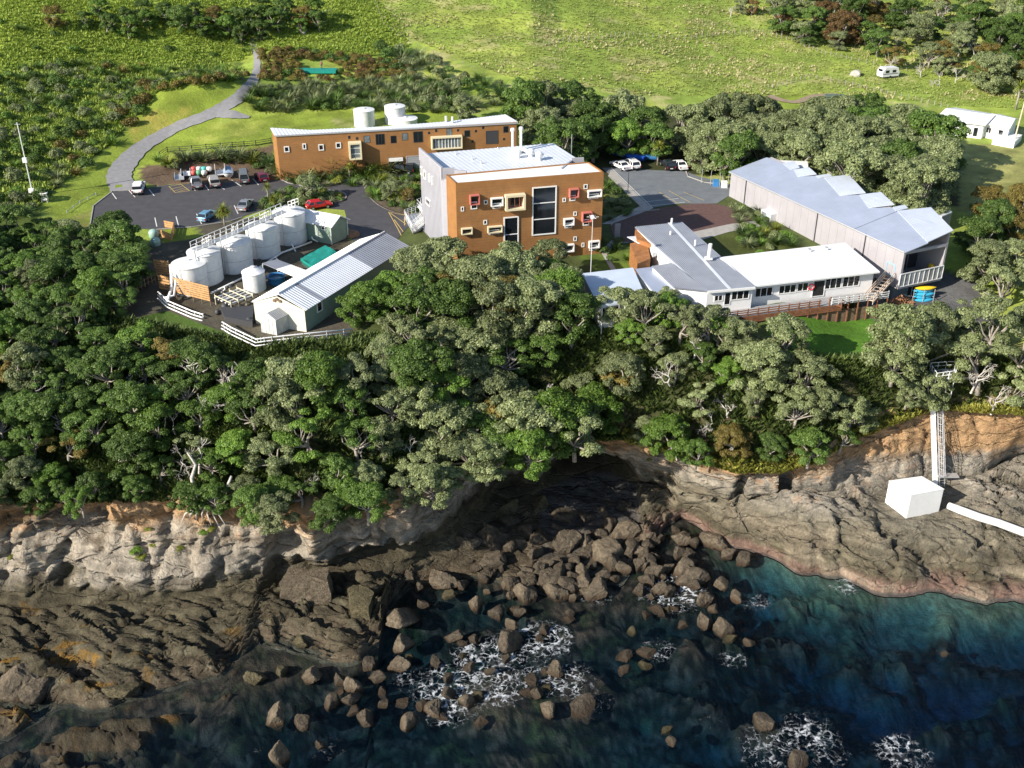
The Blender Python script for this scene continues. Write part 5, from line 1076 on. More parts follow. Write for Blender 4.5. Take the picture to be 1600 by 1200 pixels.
# ---------------- tank farm
TK = [(456,380,2.45,5.2,'white process tank beside the small green building, farthest up the row'),(414,401,2.4,4.9,'white process tank, second down the row from the small green building'),(371,424,2.4,4.8,'white process tank in the middle of the row of five'),(325,441,2.3,4.8,'white process tank partly hidden behind the end tank, shadow on its side'),(301,452,2.35,4.0,'end tank of the white row, directly behind the lower slatted timber screen')]
tb = []
for a in TK: t_, b_ = tank(a[0], a[1], a[2], a[3], a[4], z0=-.5, group='row of large white process tanks'); tb.append((b_, a[2], a[3]))
# catwalk with double railings over the tanks
cw = thing('catwalk', 'long galvanised catwalk with white railings crossing the tops of the tanks', 'walkway', tb[0][0])
c0, c1 = P(444, 330, 5.9), P(303, 391, 5.7); dd = (c1 - c0).normalized(); sn = V((-dd.y, dd.x, 0)).normalized() * .55
m = MB(); m.box((c0 + c1) / 2, ((c1 - c0).length / 2, .55, .05), dd, ay=sn.normalized(), az=dd.cross(sn.normalized())); part('deck', m, GALV, cw)
for s in (-1, 1):
    m = MB(); n = 17
    for t in (.55, 1.1): m.tube([c0 + sn * s + V((0, 0, t)), c1 + sn * s + V((0, 0, t))], .05, 5)
    part('handrail', m, WHITE, cw)
    for k in range(n): p = c0.lerp(c1, k / (n - 1)) + sn * s; m = MB(); m.tube([p, p + V((0, 0, 1.1))], .05, 5); part('post', m, WHITE, cw)
for b_, r, h in tb[:4]:                                              # short stubs and cages from the walk to each tank lid
    c = b_ + V((0, 0, h + .45)); m = MB()
    t = (c - c0).dot(dd); q = c0 + dd * t; q2 = c + (q - c).normalized() * .5
    for s in (-.4, .4):
        for hh in (.55, 1.05): m.tube([q + dd * s + V((0, 0, hh)), q2 + dd * s + V((0, 0, hh))], .045, 5)
        for k in range(3): p = q.lerp(q2, k / 2) + dd * s; m.tube([p, p + V((0, 0, 1.05))], .045, 5)
    m.box(q.lerp(q2, .5), ((q - q2).length / 2, .4, .04), (q2 - q)); part('side_platform', m, WHITE, cw)
for k in (.1, .4, .7, .97): p = c0.lerp(c1, k) + sn * (1 if sn.y > 0 else -1); m = MB(); m.tube([V((p.x, p.y, -.5)), p], .09, 6); part('support', m, GALV, cw)
# small green building at the head of the row
g0, g1, g2 = P(475, 345, 3.0), P(516, 353, 3.0), P(541.5, 342, 3.0); g3 = g0 + (g2 - g1)
b3 = thing('green_shed', 'small pale green gabled building with white roof at the head of the tanks', 'building', (g1.x, g1.y, -.5))
m = MB(); m.prism([g0, g1, g2, g3], -.5, 3.0)
rm = (g1 + g2) / 2 + V((0, 0, 1.1)); rl = (g0 + g3) / 2 + V((0, 0, 1.1)); m.poly([g1, g2, rm]); m.poly([g3, g0, rl]); part('wall', m, GREENW, b3)
ext = (g1 - g0).normalized() * .5; far = (g0 - g1).normalized() * 2.8
for a, b, c, d in ((g0, g1, rm, rl), (g3, g2, rm, rl)):
    o_ = (a - d); o_ = V((o_.x, o_.y, o_.z)).normalized() * .35; m = MB(); u_ = V((0, 0, .08)); m.ribs(a + o_ + far + u_, b + o_ + ext + u_, c + ext + u_, d + far + u_, .55, .05); part('roof', m, ROOFW, b3)
w3 = Wall(g0, g1); w3.window(b3, w3.rect(501.5, 349, 508.5, 360), w=.1); w3.window(b3, w3.rect(493, 351, 500, 370), WHITE, w=.08, glass=GREENW, name='door')
m = MB()
for k in range(1, 9): w3.slab(m, 0, w3.L, -.5 + k * .38, -.48 + k * .38, .01, .025)
w3b = Wall(g1, g2)
for k in range(1, 9): w3b.slab(m, 0, w3b.L, -.5 + k * .38, -.48 + k * .38, .01, .025)
part('weatherboard_joint', m, GREENW, b3, kind='stuff')
for p, h in ((g1, 3), (g2, 3)): m = MB(); m.tube([V((p.x + .05, p.y - .12, -.5)), V((p.x + .05, p.y - .12, 3))], .06, 6); part('downpipe', m, WHITE, b3)
m = MB(); b_ = P(523, 369, -.2); m.box(b_ + V((0, 0, .1)), (.45, .3, .5), (1, .3, 0)); single('heat_pump_unit', m, WHITE, 'small white heat pump box at the foot of the small green gable', 'heat pump')
# long shed with the two-tone roof
e0, e1 = P(475.6, 483.8, 2.6), P(619, 373, 2.6); r0, r1 = P(435, 460, 4.0), P(601, 363.4, 4.0); l0 = r0 + (r0 - e0); l0.z = 2.6; l0 = P(396, 471, 2.6); l1 = l0 + (r1 - r0); l1.z = 2.6; e1 = e0 + (r1 - r0); e1.z = 2.6
b4 = thing('long_shed', 'long pale green shed with white and grey ribbed gable roof and cream end wall', 'building', (e0.x, e0.y, -.5))
m = MB(); m.prism([l0, e0, e1, l1], -.9, 2.55); part('wall', m, GREENW, b4, label='pale green side wall')
w4 = Wall(l0, e0); m = MB(); m.poly([w4.pt(0, -.9, .02), w4.pt(w4.L, -.9, .02), w4.pt(w4.L, 2.5, .02), w4.pt((r0 - l0).dot(w4.u), 3.9, .02), w4.pt(0, 2.5, .02)]); part('gable_end', m, CREAMW, b4, label='cream gable end wall'); m = MB(); m.poly([l1, e1, r1]); part('far_gable', m, GREENW, b4)
def run(a, b, t): return a.lerp(b, t)
for s0, s1, mt in [(0, .13, ROOFL), (.13, .165, ROOFD), (.165, .62, ROOFL), (.62, 1, ROOFD)]:
    m = MB(); oo = (e0 - r0).normalized() * .3; m.ribs(run(r0, r1, s0) + up, run(r0, r1, s1) + up, run(e0, e1, s1) + oo + up, run(e0, e1, s0) + oo + up, .45, .05); part('roof_sheet', m, mt, b4, label='white roof sheeting' if mt is ROOFL else 'dull grey roof sheeting')
m = MB(); oo = (l0 - r0).normalized() * .3; m.ribs(r0 + up, r1 + up, l1 + oo + up, l0 + oo + up, .45, .05); part('roof', m, ROOFW, b4)
m = MB(); m.tube([r0 + V((0, 0, .16)), r1 + V((0, 0, .16))], .12, 6); part('ridge_cap', m, WHITE, b4)
w5 = Wall(e0, e1); w5.window(b4, w5.rect(494, 472, 504, 484), w=.14, out=.08)
for px, py in [(429, 469), (433, 467), (438, 470)]: u, z = w4.hit(px, py); m = MB(); m.lathe([(.2, 0), (.2, .12)], (0, 0, 0), 10); q = MB(); c = w4.pt(u, z, .08); q.tube([c, c + w4.n * .1], .22, 10); part('vent_cap', q, TIMBD, b4)
# translucent lean-to
a0, a1, a2 = P(407, 495, 1.6), P(430, 500, 1.6), P(456, 487, 1.6); a3 = a0 + (a2 - a1); b5 = thing('lean_to', 'small pale translucent-walled lean-to with gable roof at the shed end', 'shed', (a1.x, a1.y, -.9))
m = MB(); m.prism([a0, a1, a2, a3], -.9, 1.6); part('wall', m, mat('translucent_sheet', (.55,.56,.52), .5, var=.18, vscale=1.5), b5)
m1, m2 = (a0 + a3) / 2, (a1 + a2) / 2; m1, m2 = (a0 + a1) / 2 + V((0, 0, .7)), (a3 + a2) / 2 + V((0, 0, .7)); m = MB(); m.poly([a0, a1, m1]); m.poly([a2, a3, m2]); part('gable', m, WHITE, b5)
for p, q in ((a0, a3), (a1, a2)): m = MB(); o_ = (p - m1).normalized() * .2; m.ribs(m1 + up, m2 + up, q + o_ + up, p + o_ + up, .3, .03); part('roof', m, mat('lean_to_roof', (.34,.35,.36), .6, var=.15), b5)
for k in range(5): wq = Wall(a0, a1); m = MB(); wq.slab(m, wq.L * k / 4 - .04, wq.L * k / 4 + .04, -.9, 1.6, .01, .05); part('stud', m, WHITE, b5)
# carport-like flat roof between tanks and shed
cp = [P(410, 411, 2.2), P(432, 405, 2.2), P(486, 425, 2.2), P(463, 433, 2.2)]; b6 = thing('flat_canopy', 'low flat white and grey canopy roof joining the shed beside the middle tanks', 'canopy', (cp[0].x, cp[0].y, -.5))
m = MB(); m.ribs(run(cp[0], cp[3], .42), cp[3], cp[2], run(cp[1], cp[2], .42), .4, .04); part('roof_sheet', m, ROOFW, b6); m = MB(); m.ribs(cp[0], run(cp[0], cp[3], .41), run(cp[1], cp[2], .41), cp[1], .4, .04); part('roof_sheet', m, ROOFD, b6, label='grey roof sheet')
for p in cp: m = MB(); m.tube([V((p.x, p.y, -.5)), V((p.x, p.y, 2.1))], .06, 6); part('post', m, WHITE, b6)
tank(399.5, 457, 1.55, 3.2, 'single small white domed tank standing before the long shed', z0=-.6, group='small white tank by the shed', dome=.6)
m = MB(); c = P(433, 447, -.6); m.lathe([(1.15, 0), (1.2, 1.5), (1.28, 1.52), (1.28, 1.62), (1.1, 1.62), (1.08, 1.3)], c, 28, cap=False); t = thing('round_tub', 'open blue round tub half hidden by the shed roof', 'tub', c); part('shell', m, BLUE, t, True); m = MB(); m.lathe([(1.07, 1.25), (.01, 1.26)], c, 28, cap=False); part('water', m, mat('tub_water', (.12,.22,.28), .1), t)
# teal covered tank
tq = [P(471, 404, .9), P(489, 416, .9), P(526, 396, .9), P(508, 385, .9)]; t = thing('covered_bin', 'rectangular bin under a wrinkled teal green cover between shed and tanks', 'tank', (tq[0].x, tq[0].y, -.5))
m = MB(); m.prism(tq, -.5, .8); part('body', m, mat('dark_teal', (.02,.11,.10), .6), t); m = MB(); cc = sum(tq, V()) / 4
n0 = 12; qq = [cc + (p - cc) * 1.05 for p in tq]
for i in range(n0):
    for j in range(n0):
        def gg(i, j): p = qq[0].lerp(qq[1], i / n0).lerp(qq[3].lerp(qq[2], i / n0), j / n0); return p + V((0, 0, .1 + .14 * float(fbm(p.x * 1.2, p.y * 1.2, 0, 700, 3)) + .1 * math.sin(i / n0 * 3.14)))
        m.quad(gg(i, j), gg(i + 1, j), gg(i + 1, j + 1), gg(i, j + 1))
for i in range(4): a, b = qq[i], qq[(i + 1) % 4]; m.quad(a + V((0,0,.1)), b + V((0,0,.1)), b - V((0,0,.35)), a - V((0,0,.35)))
part('cover', m, TEAL, t, True)
# timber slat screens
def screen(pa, pb, z0, z1, n, label, mt=TIMBER):
    w = Wall(pa, pb); t = thing('slat_screen', label, 'screen', (pa.x, pa.y, z0), 'slatted timber screens by the tanks')
    for k in range(n): m = MB(); z = z0 + (z1 - z0) * (k + .5) / n; w.slab(m, 0, w.L, z - (z1 - z0) / n * .36, z + (z1 - z0) / n * .36, .02, .07); part('slat', m, mt, t)
    for k in range(5): m = MB(); u = .05 + (w.L - .1) * k / 4; w.slab(m, u - .05, u + .05, z0 - .8, z1 + .05, -.08, .02); part('post', m, TIMBD, t)
screen(P(275, 458, 0), P(329, 472, 0), .1, 2.4, 7, 'lower pine slat screen standing in front of the end tank'); screen(P(243, 425, .5), P(266, 428, .5),   .3, 2.5, 6, 'upper left pine slat screen beside the pipe risers'); screen(P(249, 447, 0), P(272, 452, 0), -.4, 1.8, 5, 'short pine slat screen under the pipe risers')
# pipes
def pipe(name, pts, r, label, mt=WHITE, cat='pipe', group='white pipes round the tank farm', n=1, gap=.28, posts=0):
    q = [P(*a) for a in pts]; t = thing(name, label, cat, q[0], group)
    for k in range(n): m = MB(); m.tube([p + V((0, -gap * .7 * k, -gap * k * .6)) for p in q], r, 7); part('pipe_run', m, mt, t, True)
    for i in range(len(q) - 1):
        for k in range(posts): p = q[i].lerp(q[i + 1], (k + .5) / posts); m = MB(); m.tube([p + V((0, 0, .12)), p - V((0, 0, 1.6))], .05, 5); part('post', m, mt, t)
    return t
pipe('pipeline', [(247,456,.4),(262,470,.2),(300,486,.1),(316,491,0),(318,491,0)], .10, 'bundle of white pipes curving below the lower slat screen', n=3, gap=.5, posts=2)
pipe('pipeline', [(347,503,.4),(362,512,.3),(400,530,.2),(415,528,.2),(470,522,.2),(550,514,.2)], .09, 'triple white pipes on posts curving round the small lean-to', n=3, posts=3, gap=.5)
pipe('riser_pipe', [(262,470,.2),(268,452,.6),(268,430,2.2),(266,415,3.4),(280,412,3.6)], .22, 'thick white pipe rising beside the upper slat screen')
pipe('riser_pipe', [(256,466,.2),(272,462,.4),(275,440,1.8),(272,418,3.4)], .18, 'second white pipe rising behind the upper slat screen, nearer the tanks')
pipe('feed_pipe', [(330,458,.2),(375,436,.2),(410,415,.2),(440,395,.3),(487,378,.3)], .14, 'long white feed pipe running along the foot of the tank row')
pipe('feed_pipe', [(345,470,0),(392,448,.0),(408,440,0)], .11, 'short white pipe from the rack to the small domed tank')
for k, (a, b, c, d) in enumerate([(455,380,462,393),(400,415,400,430),(487,370,497,378),(350,448,345,458),(430,400,436,408)]): pipe('elbow_pipe', [(a, b, .8), (a + 2, b + 4, .5), (c, d, .1)], .11, ['short white elbow pipe beside the teal cover', 'short white elbow pipe below the canopy corner', 'short white elbow pipe at the small green wall', 'short white elbow pipe at the left end of the feed run', 'short white elbow pipe between canopy and teal cover'][k])
rk = thing('pipe_rack', 'bench-like rack of white pipes and troughs before the small domed tank', 'pipe rack', P(360, 465, -.6))
c0_ = P(345, 470, .6); ux = (P(385, 455, .6) - P(345, 470, .6)).normalized(); uy = V((-ux.y, ux.x, 0))
for k in range(5): m = MB(); a = c0_ + uy * (-1.8 + k * .8); m.tube([a, a + ux * 3.9], .11, 6); part('pipe', m, WHITE, rk)
for k in range(4):
    m = MB(); a = c0_ + ux * (k * 1.2 + .2) - uy * 2; m.tube([a + V((0, 0, .22)), a + uy * 3.6 + V((0, 0, .22))], .07, 5); part('crossbar', m, CREAM, rk)
    for q in (0, 3.6): m = MB(); m.tube([a + uy * q + V((0, 0, .5)), a + uy * q - V((0, 0, 1.2))], .06, 5); part('leg', m, CREAM, rk)
for k, (px, py) in enumerate([(413,404),(405,412),(428,401),(470,394),(378,436),(392,444),(360,452),(352,484),(375,492),(390,505),(340,490),(438,417),(415,440)]):
    m = MB(); c = P(px, py, -.5); s = .35 + .25 * ((k * 37) % 5) / 5; m.lathe([(s, 0), (s * 1.05, s * .6), (s * .7, s * 1.5), (s * .2, s * 1.7)], c, 12); m.tube([c + V((0, 0, s)), c + V((s * 2, .3, s * .8))], s * .22, 6); o = single('pump', m, DARKM, '', 'pump', 'dark pumps among the tank pipework', smooth=True); many(o, 'dark rounded pump', 'pump', 'dark pumps among the tank pipework', c)
m = MB(); m.prism([P(395,512,-.6), P(352,503,-.6), P(345,488,-.6), P(398,486,-.6)][::-1], -1.0, .2); single('sump_cover', m, DARKM, 'low dark sump box left of the small lean-to', 'sump')
# dark low fence at far left of the farm
def fence(pts, h, n_rail, sp, label, mt, name='timber_fence', group=None, rr=.05, pr=.08, z=None):
    q = [Pg(a, b) for a, b in pts]; t = thing(name, label, 'fence', q[0], group); k = 0
    for i in range(len(q) - 1):
        n = max(1, int((q[i + 1] - q[i]).length / sp))
        for j in range(n + (i == len(q) - 2)):
            p = q[i].lerp(q[i + 1], j / n); p.z = GZ(p.x, p.y); m = MB(); m.tube([p - V((0, 0, .3)), p + V((0, 0, h))], pr, 5); part('post', m, mt, t)
        for r_ in range(n_rail): m = MB(); a = q[i] + V((0, 0, h * (r_ + .6) / n_rail)); b = q[i + 1] + V((0, 0, h * (r_ + .6) / n_rail)); m.tube([a, b], rr, 4); part('rail', m, mt, t)
    return t
fence([(168,472),(205,460),(243,440)], 1.3, 2, .55, 'grey paling fence on the slope at the left end of the tank farm', TIMBD)
fence([(250,246),(262,238),(300,236),(345,232),(400,228),(424,224)], 1.1, 3, 2.0, 'black post and rail fence above the car park bank', BLACK)
fence([(105,333),(125,318),(150,305)], .5, 1, 2, 'low grey edging fence at the left of the lawn', GALV)
fence([(850,72),(880,66),(940,62),(990,55),(1040,60),(1080,62),(1130,55),(1200,52)], 1.1, 1, 1.6, 'line of pale fence posts across the bare hillside', BARK, 'post_fence', rr=.015, pr=.09)
fence([(1205,55),(1245,68),(1290,85),(1330,95),(1365,102)], 1.1, 1, 1.6, 'pale post fence below the rust-tinged trees', BARK, 'post_fence', rr=.015, pr=.09)
fence([(1200,140),(1265,122),(1310,130),(1365,143),(1430,158),(1480,170)], 1.1, 1, 1.6, 'pale post fence running down to the white houses', BARK, 'post_fence', rr=.015, pr=.09)
fence([(585,0),(600,40),(640,65),(690,90),(740,108)], .9, 1, 3, 'thin old fence along the fold of the hill', BARK, 'post_fence', rr=.012, pr=.05)
# ---------------- long grey hall with saw-tooth roof
hA, hB = P(1143, 269, 4.2), P(1414, 393, 5.2); hR = P(1500, 368, 6.9)
hF = (hB - hA); hd = V((hF.x, hF.y, 0)).normalized(); hn = V((-hd.y, hd.x, 0)); hn = hn if hn.x > 0 else -hn
HW = (V((hR.x, hR.y, 0)) - V((hB.x, hB.y, 0))).dot(hn); HL = V((hF.x, hF.y, 0)).length
def hp(u, v, z): return V((hA.x, hA.y, 0)) + hd * u + hn * v + V((0, 0, z))
def hz(u, v): zl = 4.2 + (u / HL) * 1.0; return zl + 1.7 * v / 8.0 if v < 8 else zl + 1.7 + (v - 8) * .05
b7 = thing('grey_hall', 'long grey metal-clad hall with stepped saw-tooth roof and open glazed sea end', 'building', (hA.x, hA.y, 0))
wm = MB(); WD = 8.0; FL = -.2
m = MB(); m.prism([hp(0, 0, 0), hp(HL - 5, 0, 0), hp(HL - 5, WD, 0), hp(0, WD, 0)], -3.2, [4.15, 5.0, 6.6, 5.8]); part('wall', m, HALLW, b7)
m = MB(); m.prism([hp(HL - 5, 0, 0), hp(HL, 0, 0), hp(HL, .3, 0), hp(HL - 5, .3, 0)], FL, [5.0, 5.15, 5.2, 5.05]); part('end_wall', m, HALLW, b7); m = MB(); m.prism([hp(HL - 5, HW - .3, 0), hp(HL, HW - .3, 0), hp(HL, HW, 0), hp(HL - 5, HW, 0)], FL, [6.7, 6.8, 6.85, 6.75]); part('end_wall', m, HALLW, b7)
m = MB(); m.prism([hp(HL - 5, .02, 0), hp(HL, .02, 0), hp(HL, HW - .02, 0), hp(HL - 5, HW - .02, 0)], FL - .35, FL); part('floor_slab', m, HALLW, b7)
m = MB(); m.prism([hp(HL - 5, 0, 0), hp(HL - 4.9, 0, 0), hp(HL - 4.9, HW, 0), hp(HL - 5, HW, 0)], FL, 5); part('inner_wall', m, DARKM, b7)
# base storey under the overhang
m = MB(); m.prism([hp(HL - 5, .3, 0), hp(HL - 1.2, .3, 0), hp(HL - 1.2, 3.2, 0), hp(HL - 5, 3.2, 0)], -3.2, FL - .35); part('lower_wall', m, mat('blue_grey_wall', (.12,.17,.20), .7), b7)
# roof: main slope in six bays, with lighter raised strips whose outer edge steps in and out
ROOFT = mat('saw_tooth_roof', (.52,.57,.66), .45, metal=.2, var=.05, vscale=.5)
def uv(px, py, z=6.6):
    for _ in range(6): p = P(px, py, z); q = V((p.x - hA.x, p.y - hA.y, 0)); u, v = q.dot(hd), q.dot(hn); z = hz(min(max(u, 0), HL), v)
    return u, v
def hzz(u, v): return hz(min(max(u, -.5), HL + .5), v)
# main slope, then six paler strips whose outer edge steps in and out
far = [uv(1143, 269), uv(1243, 253.5)]
TEETH = [((1223,256.5),(1241,253.5),(1249,263.5),(1235,266.5)), ((1240,266),(1264,263.5),(1275.5,274),(1246,277)), ((1275,275.5),(1296,273.5),(1299,277),(1278,279)), ((1288,278.5),(1326,275),(1352,303.5),(1312,306.5)), ((1343,305.5),(1376,302.5),(1397,322),(1357,326)), ((1395,325),(1413,322.5),(1418,327.5),(1400,331)), ((1402,331),(1454,326.5),(1502,368.5),(1450,380.5))]
fu = [uv(*t[0]) for t in TEETH]; inner = []
for t in TEETH: inner += [uv(*t[0]), uv(*t[3])]
inner = sorted(inner); us = [-.3] + [max(q[0], .4 * i) for i, q in enumerate(inner)] + [HL + .3]; vs = [far[1][1] - 2.2] + [q[1] for q in inner] + [inner[-1][1]]
for i in range(len(us) - 1):
    u0, u1 = us[i], us[i + 1]
    if u1 - u0 < .15: continue
    v0, v1 = vs[i] + .05, vs[i + 1] + .05
    m = MB(); m.ribs(hp(u0, -.25, hzz(u0, 0) + .06), hp(u1, -.25, hzz(u1, 0) + .06), hp(u1, v1, hzz(u1, v1) + .06), hp(u0, v0, hzz(u0, v0) + .06), .5, .03); part('roof_sheet', m, ROOFG, b7)
for i, t in enumerate(TEETH):
    (a0, a1), (k0, k1), (c0_, c1_), (d0, d1) = [uv(*q) for q in t]; e = .13 + .01 * i
    if i == 6: d0 = c0_ = HL + .32
    m = MB(); m.ribs(hp(a0, a1, hzz(a0, a1) + e), hp(d0, d1, hzz(d0, d1) + e), hp(c0_, c1_, hzz(c0_, c1_) + e + .1), hp(k0, k1, hzz(k0, k1) + e + .1), .5, .03); part('saw_tooth', m, ROOFT, b7, label='paler raised roof strip')
    q = [hp(a0, a1 - .3, 0), hp(k0, k1 - .3, 0), hp(c0_ - .3, c1_ - .3, 0), hp(d0 - .3, d1 - .3, 0)]
    if sum(q[k].x * q[(k + 1) % 4].y - q[(k + 1) % 4].x * q[k].y for k in range(4)) < 0: q = q[::-1]
    if i < 6: m = MB(); m.prism(q, -3.1, min(hzz(a0, a1), hzz(d0, d1)) - .25); part('rear_bay', m, HALLW, b7)
w7 = Wall(hp(0, 0, 0), hp(HL, 0, 0)); w7.n = -hn
m = MB(); w7.slab(m, -.2, HL + .3, 4.0, 4.05, 0, .1)
gut = MB(); gut.tube([hp(-.3, -.3, hz(0, 0)), hp(HL + .3, -.3, hz(HL, 0))], .11, 6); part('gutter', gut, GALV, b7)
# wall cladding panels with downpipes
for k in range(24):
    u0, u1 = HL * k / 24 + .012, HL * (k + 1) / 24 - .012; zt = 4.15 + (u0 / HL) * .95; m = MB(); zb_ = -3.1 if u1 < HL - 5 else FL; w7.slab(m, u0, u1, zb_, zt, .01, .05); part('panel', m, HALLW, b7)
for px, py in [(1167, 285), (1278, 340), (1353, 375)]: u, z = w7.hit(px, py); m = MB(); m.tube([w7.pt(u, -2.4, .16), w7.pt(u, 4.3 + u / HL, .16)], .08, 6); part('downpipe', m, DARKM, b7)
f = w7.window(b7, w7.rect(1387, 408, 1397, 433), mat('pale_blue_frame', (.25,.5,.65), .5), w=.1, out=.12, name='door', glass=mat('pale_blue_door', (.22,.50,.68), .5))
m = MB(); u0, u1, z0, z1 = w7.rect(1199, 326, 1213, 342); w7.ring(m, u0, u1, z0 - .6, z1, .12, 0, 1.2); f = part('porch', m, WHITE, b7); g = MB(); w7.slab(g, u0 + .1, u1 - .1, z0 - .6, z1 - .1, .06, .1); part('door', g, mat('pale_door', (.42,.52,.58), .5), f)
# balustrade with glazed panels and front frame
w8 = Wall(hp(HL, 0, 0), hp(HL, HW, 0)); w8.n = hd
bal = part('balustrade', (lambda m: (w8.slab(m, 0, HW, 1.72, 1.84, -.02, .1), w8.slab(m, 0, HW, FL - .02, FL + .1, -.02, .1), m)[-1])(MB()), WHITE, b7)
for k in range(10): m = MB(); w8.slab(m, HW * k / 9 - .05, HW * k / 9 + .05, FL + .1, 1.72, -.02, .09); part('baluster', m, WHITE, bal)
for k in range(9): m = MB(); w8.slab(m, HW * k / 9 + .07, HW * (k + 1) / 9 - .07, FL + .12, 1.7, .01, .04); part('pane', m, mat('cloudy_panel', (.36,.37,.38), .25, var=.45, vscale=.8), bal)
m = MB(); w8.slab(m, .3, HW - .3, 4.7, 5.15, -.3, .02); part('lintel', m, HALLW, b7)
for u in (1.0, 5.6): m = MB(); w8.slab(m, u - .06, u + .06, FL, 5.0, -4.8, -4.7); part('mullion', m, GALV, b7)
m = MB(); m.box(hp(HL - 3, 2.2, .6), (.9, .5, .5), hd); part('table', m, GALV, b7); m = MB(); m.box(hp(HL - 1.5, HW - .8, .9), (.3, .25, .6), hd); part('signboard', m, YEL, b7)
# flat-roofed annexes of the hall
for nm, px, zt, lb in [('rear_annex', [(1208, 250), (1262, 252), (1263, 262), (1240, 262), (1208, 258)], 5.3, 'pale flat-roofed annex at the far end of the hall'), ('side_annex', [(1389, 311), (1452, 308), (1488, 331), (1472, 338), (1440, 330), (1400, 322)], 2.9, 'low pale flat roof standing behind the hall, beside bushes')]:
    q = [P(a, b, zt) for a, b in px]; t = thing(nm, lb, 'building', (q[0].x, q[0].y, 0)); m = MB()
    if sum(q[i].x * q[(i + 1) % len(q)].y - q[(i + 1) % len(q)].x * q[i].y for i in range(len(q))) < 0: q = q[::-1]
    m.prism(q, -.5, zt - .2); part('wall', m, HALLW, t); m = MB(); m.prism(q, zt - .18, zt); part('roof', m, ROOFW if nm == 'rear_annex' else ROOFL, t)
# ---------------- low wing: grey ribbed roof, white roof, pale blue flat roof
K = lambda x, y: (880 + x / 5.0, 300 + y / 5.0)
zr = 3.6
g_ = lambda x, y, z=zr: P(*K(x, y), z)
b8 = thing('white_wing', 'single-storey white wing with grey ribbed roof and long white roof above the deck', 'building', (g_(1500, 740).x, g_(1500, 740).y, -1))
fl, fr = g_(1130, 775, 3.2), g_(1500, 742, 3.2); bl_, br = g_(560, 272, 4.2), g_(930, 235, 3.6)
mid = g_(845, 550, 3.9); mid2 = g_(690, 575, 3.5); fl2 = g_(865, 745, 3.2)
m = MB(); gw = [bl_ + V((.3,-.2,0)), g_(838,552,3.9), g_(700,578,3.5), fl2 + V((.2,.3,0)), fl + V((0,.3,0)), fr + V((-.2,.4,0)), br + V((-.3,-.2,0))]; m.prism(gw, -1.4, [4.0, 3.6, 3.3, 3.0, 3.0, 3.0, 3.4]); part('wall', m, WHITE, b8)
dr_ = (br - bl_); 
m = MB(); m.ribs(bl_, br, fr, fl + (fr - fl) * -.02, .33, .06, thick=.14); part('roof', m, ROOFD, b8, label='grey ribbed main roof')
m = MB(); m.ribs(mid2 + V((0,0,-.1)), mid + V((0,0,-.1)), fl + V((.2,0,-.06)), fl2 + V((0,0,-.06)), .33, .06, thick=.12); part('side_roof', m, ROOFD, b8)
m = MB(); a_, b_ = bl_.lerp(br, .72) + V((0,0,.1)), fl.lerp(fr, .46) + V((0,0,.1)); m.box(a_.lerp(b_, .5), ((b_ - a_).length / 2, .22, .035), b_ - a_, ay=(b_ - a_).normalized().cross(V((0,0,1))).normalized(), az=(b_ - a_).normalized().cross(V((0,0,1))).normalized().cross((b_ - a_).normalized()) * -1); part('flashing', m, ROOFL, b8)
for x, y, h, r in [(847, 245, .8, .16), (838, 330, .5, .14), (1030, 410, .7, .13)]: p = g_(x, y, 3.85); m = MB(); m.tube([p - V((0,0,.2)), p + V((0, 0, h))], r, 8); part('roof_vent', m, WHITE, b8)
p = g_(1135, 520, 3.7); m = MB(); m.tube([p - V((0,0,.3)), p + V((.1, 0, 2.2))], .26, 10); m.box(p + V((0,0,.05)), (.5,.4,.12)); part('flue', m, WHITE, b8)
m = MB(); dv = (fr - fl).normalized(); m.box((fl + fr) / 2 + V((0, -.05, -.12)), ((fr - fl).length / 2, .1, .16), dv); part('fascia', m, WHITE, b8)
# white roof
J = lambda x, y, z=3.3: P(1100 + x / 3.81, 230 + y / 3.81, z)
wa, wb, wc, wd = J(90, 655, 3.5), J(840, 568, 3.5), J(1048, 740, 3.2), J(302, 826, 3.1)
roofslab(b8, [wd, wc, wb, wa], .22, ROOFW, 'white_roof', 'long flat white roof')
m = MB(); m.prism([wd + V((-.1,.9,0)), wc + V((-.6,.6,0)), wb + V((-.4,-.3,0)), wa + V((.2,-.3,0))], -1.4, 3.0); part('wing_wall', m, WHITE, b8)
for x, y in [(635, 618), (735, 608)]: p = J(x, y, 3.55); m = MB(); m.tube([p, p + V((0, 0, .25)), p + V((-.5, -.2, .45))], .13, 7); part('roof_vent', m, GALV, b8)
ww = Wall(wd + V((-.1,.9,0)), wc + V((-.6,.6,0))); ww0 = Wall(fl + V((0,.3,0)), fr + V((-.2,.4,0)))
for r, c in [((305,838,405,885),3),((447,822,545,865),3),((557,808,618,855),2),((722,782,815,838),3),((828,770,922,825),3)]: ww.window(b8, ww.rect(1100 + r[0] / 3.81, 230 + r[1] / 3.81, 1100 + r[2] / 3.81, 230 + r[3] / 3.81), w=.13, out=.07, cols_=c)
r = ww.rect(1100 + 652 / 3.81, 230 + 795 / 3.81, 1100 + 712 / 3.81, 230 + 884 / 3.81); m = MB(); ww.ring(m, *r, .1, -.05, .08); f = part('doorway', m, WHITE, b8); g = MB(); ww.slab(g, r[0] + .1, r[1] - .1, r[2] + .1, r[3] - .1, 0, .02); part('opening', g, BLACK, f)
ww0.window(b8, ww0.rect(*K(1315, 775), *K(1450, 833)), w=.12, cols_=3, out=.08); r = ww0.rect(*K(1262, 785), *K(1303, 880)); ww0.window(b8, r, w=.1, name='door', out=.06)
ww0.window(b8, ww0.rect(*K(1180, 805), *K(1245, 850)), w=.12, cols_=2, out=.08)
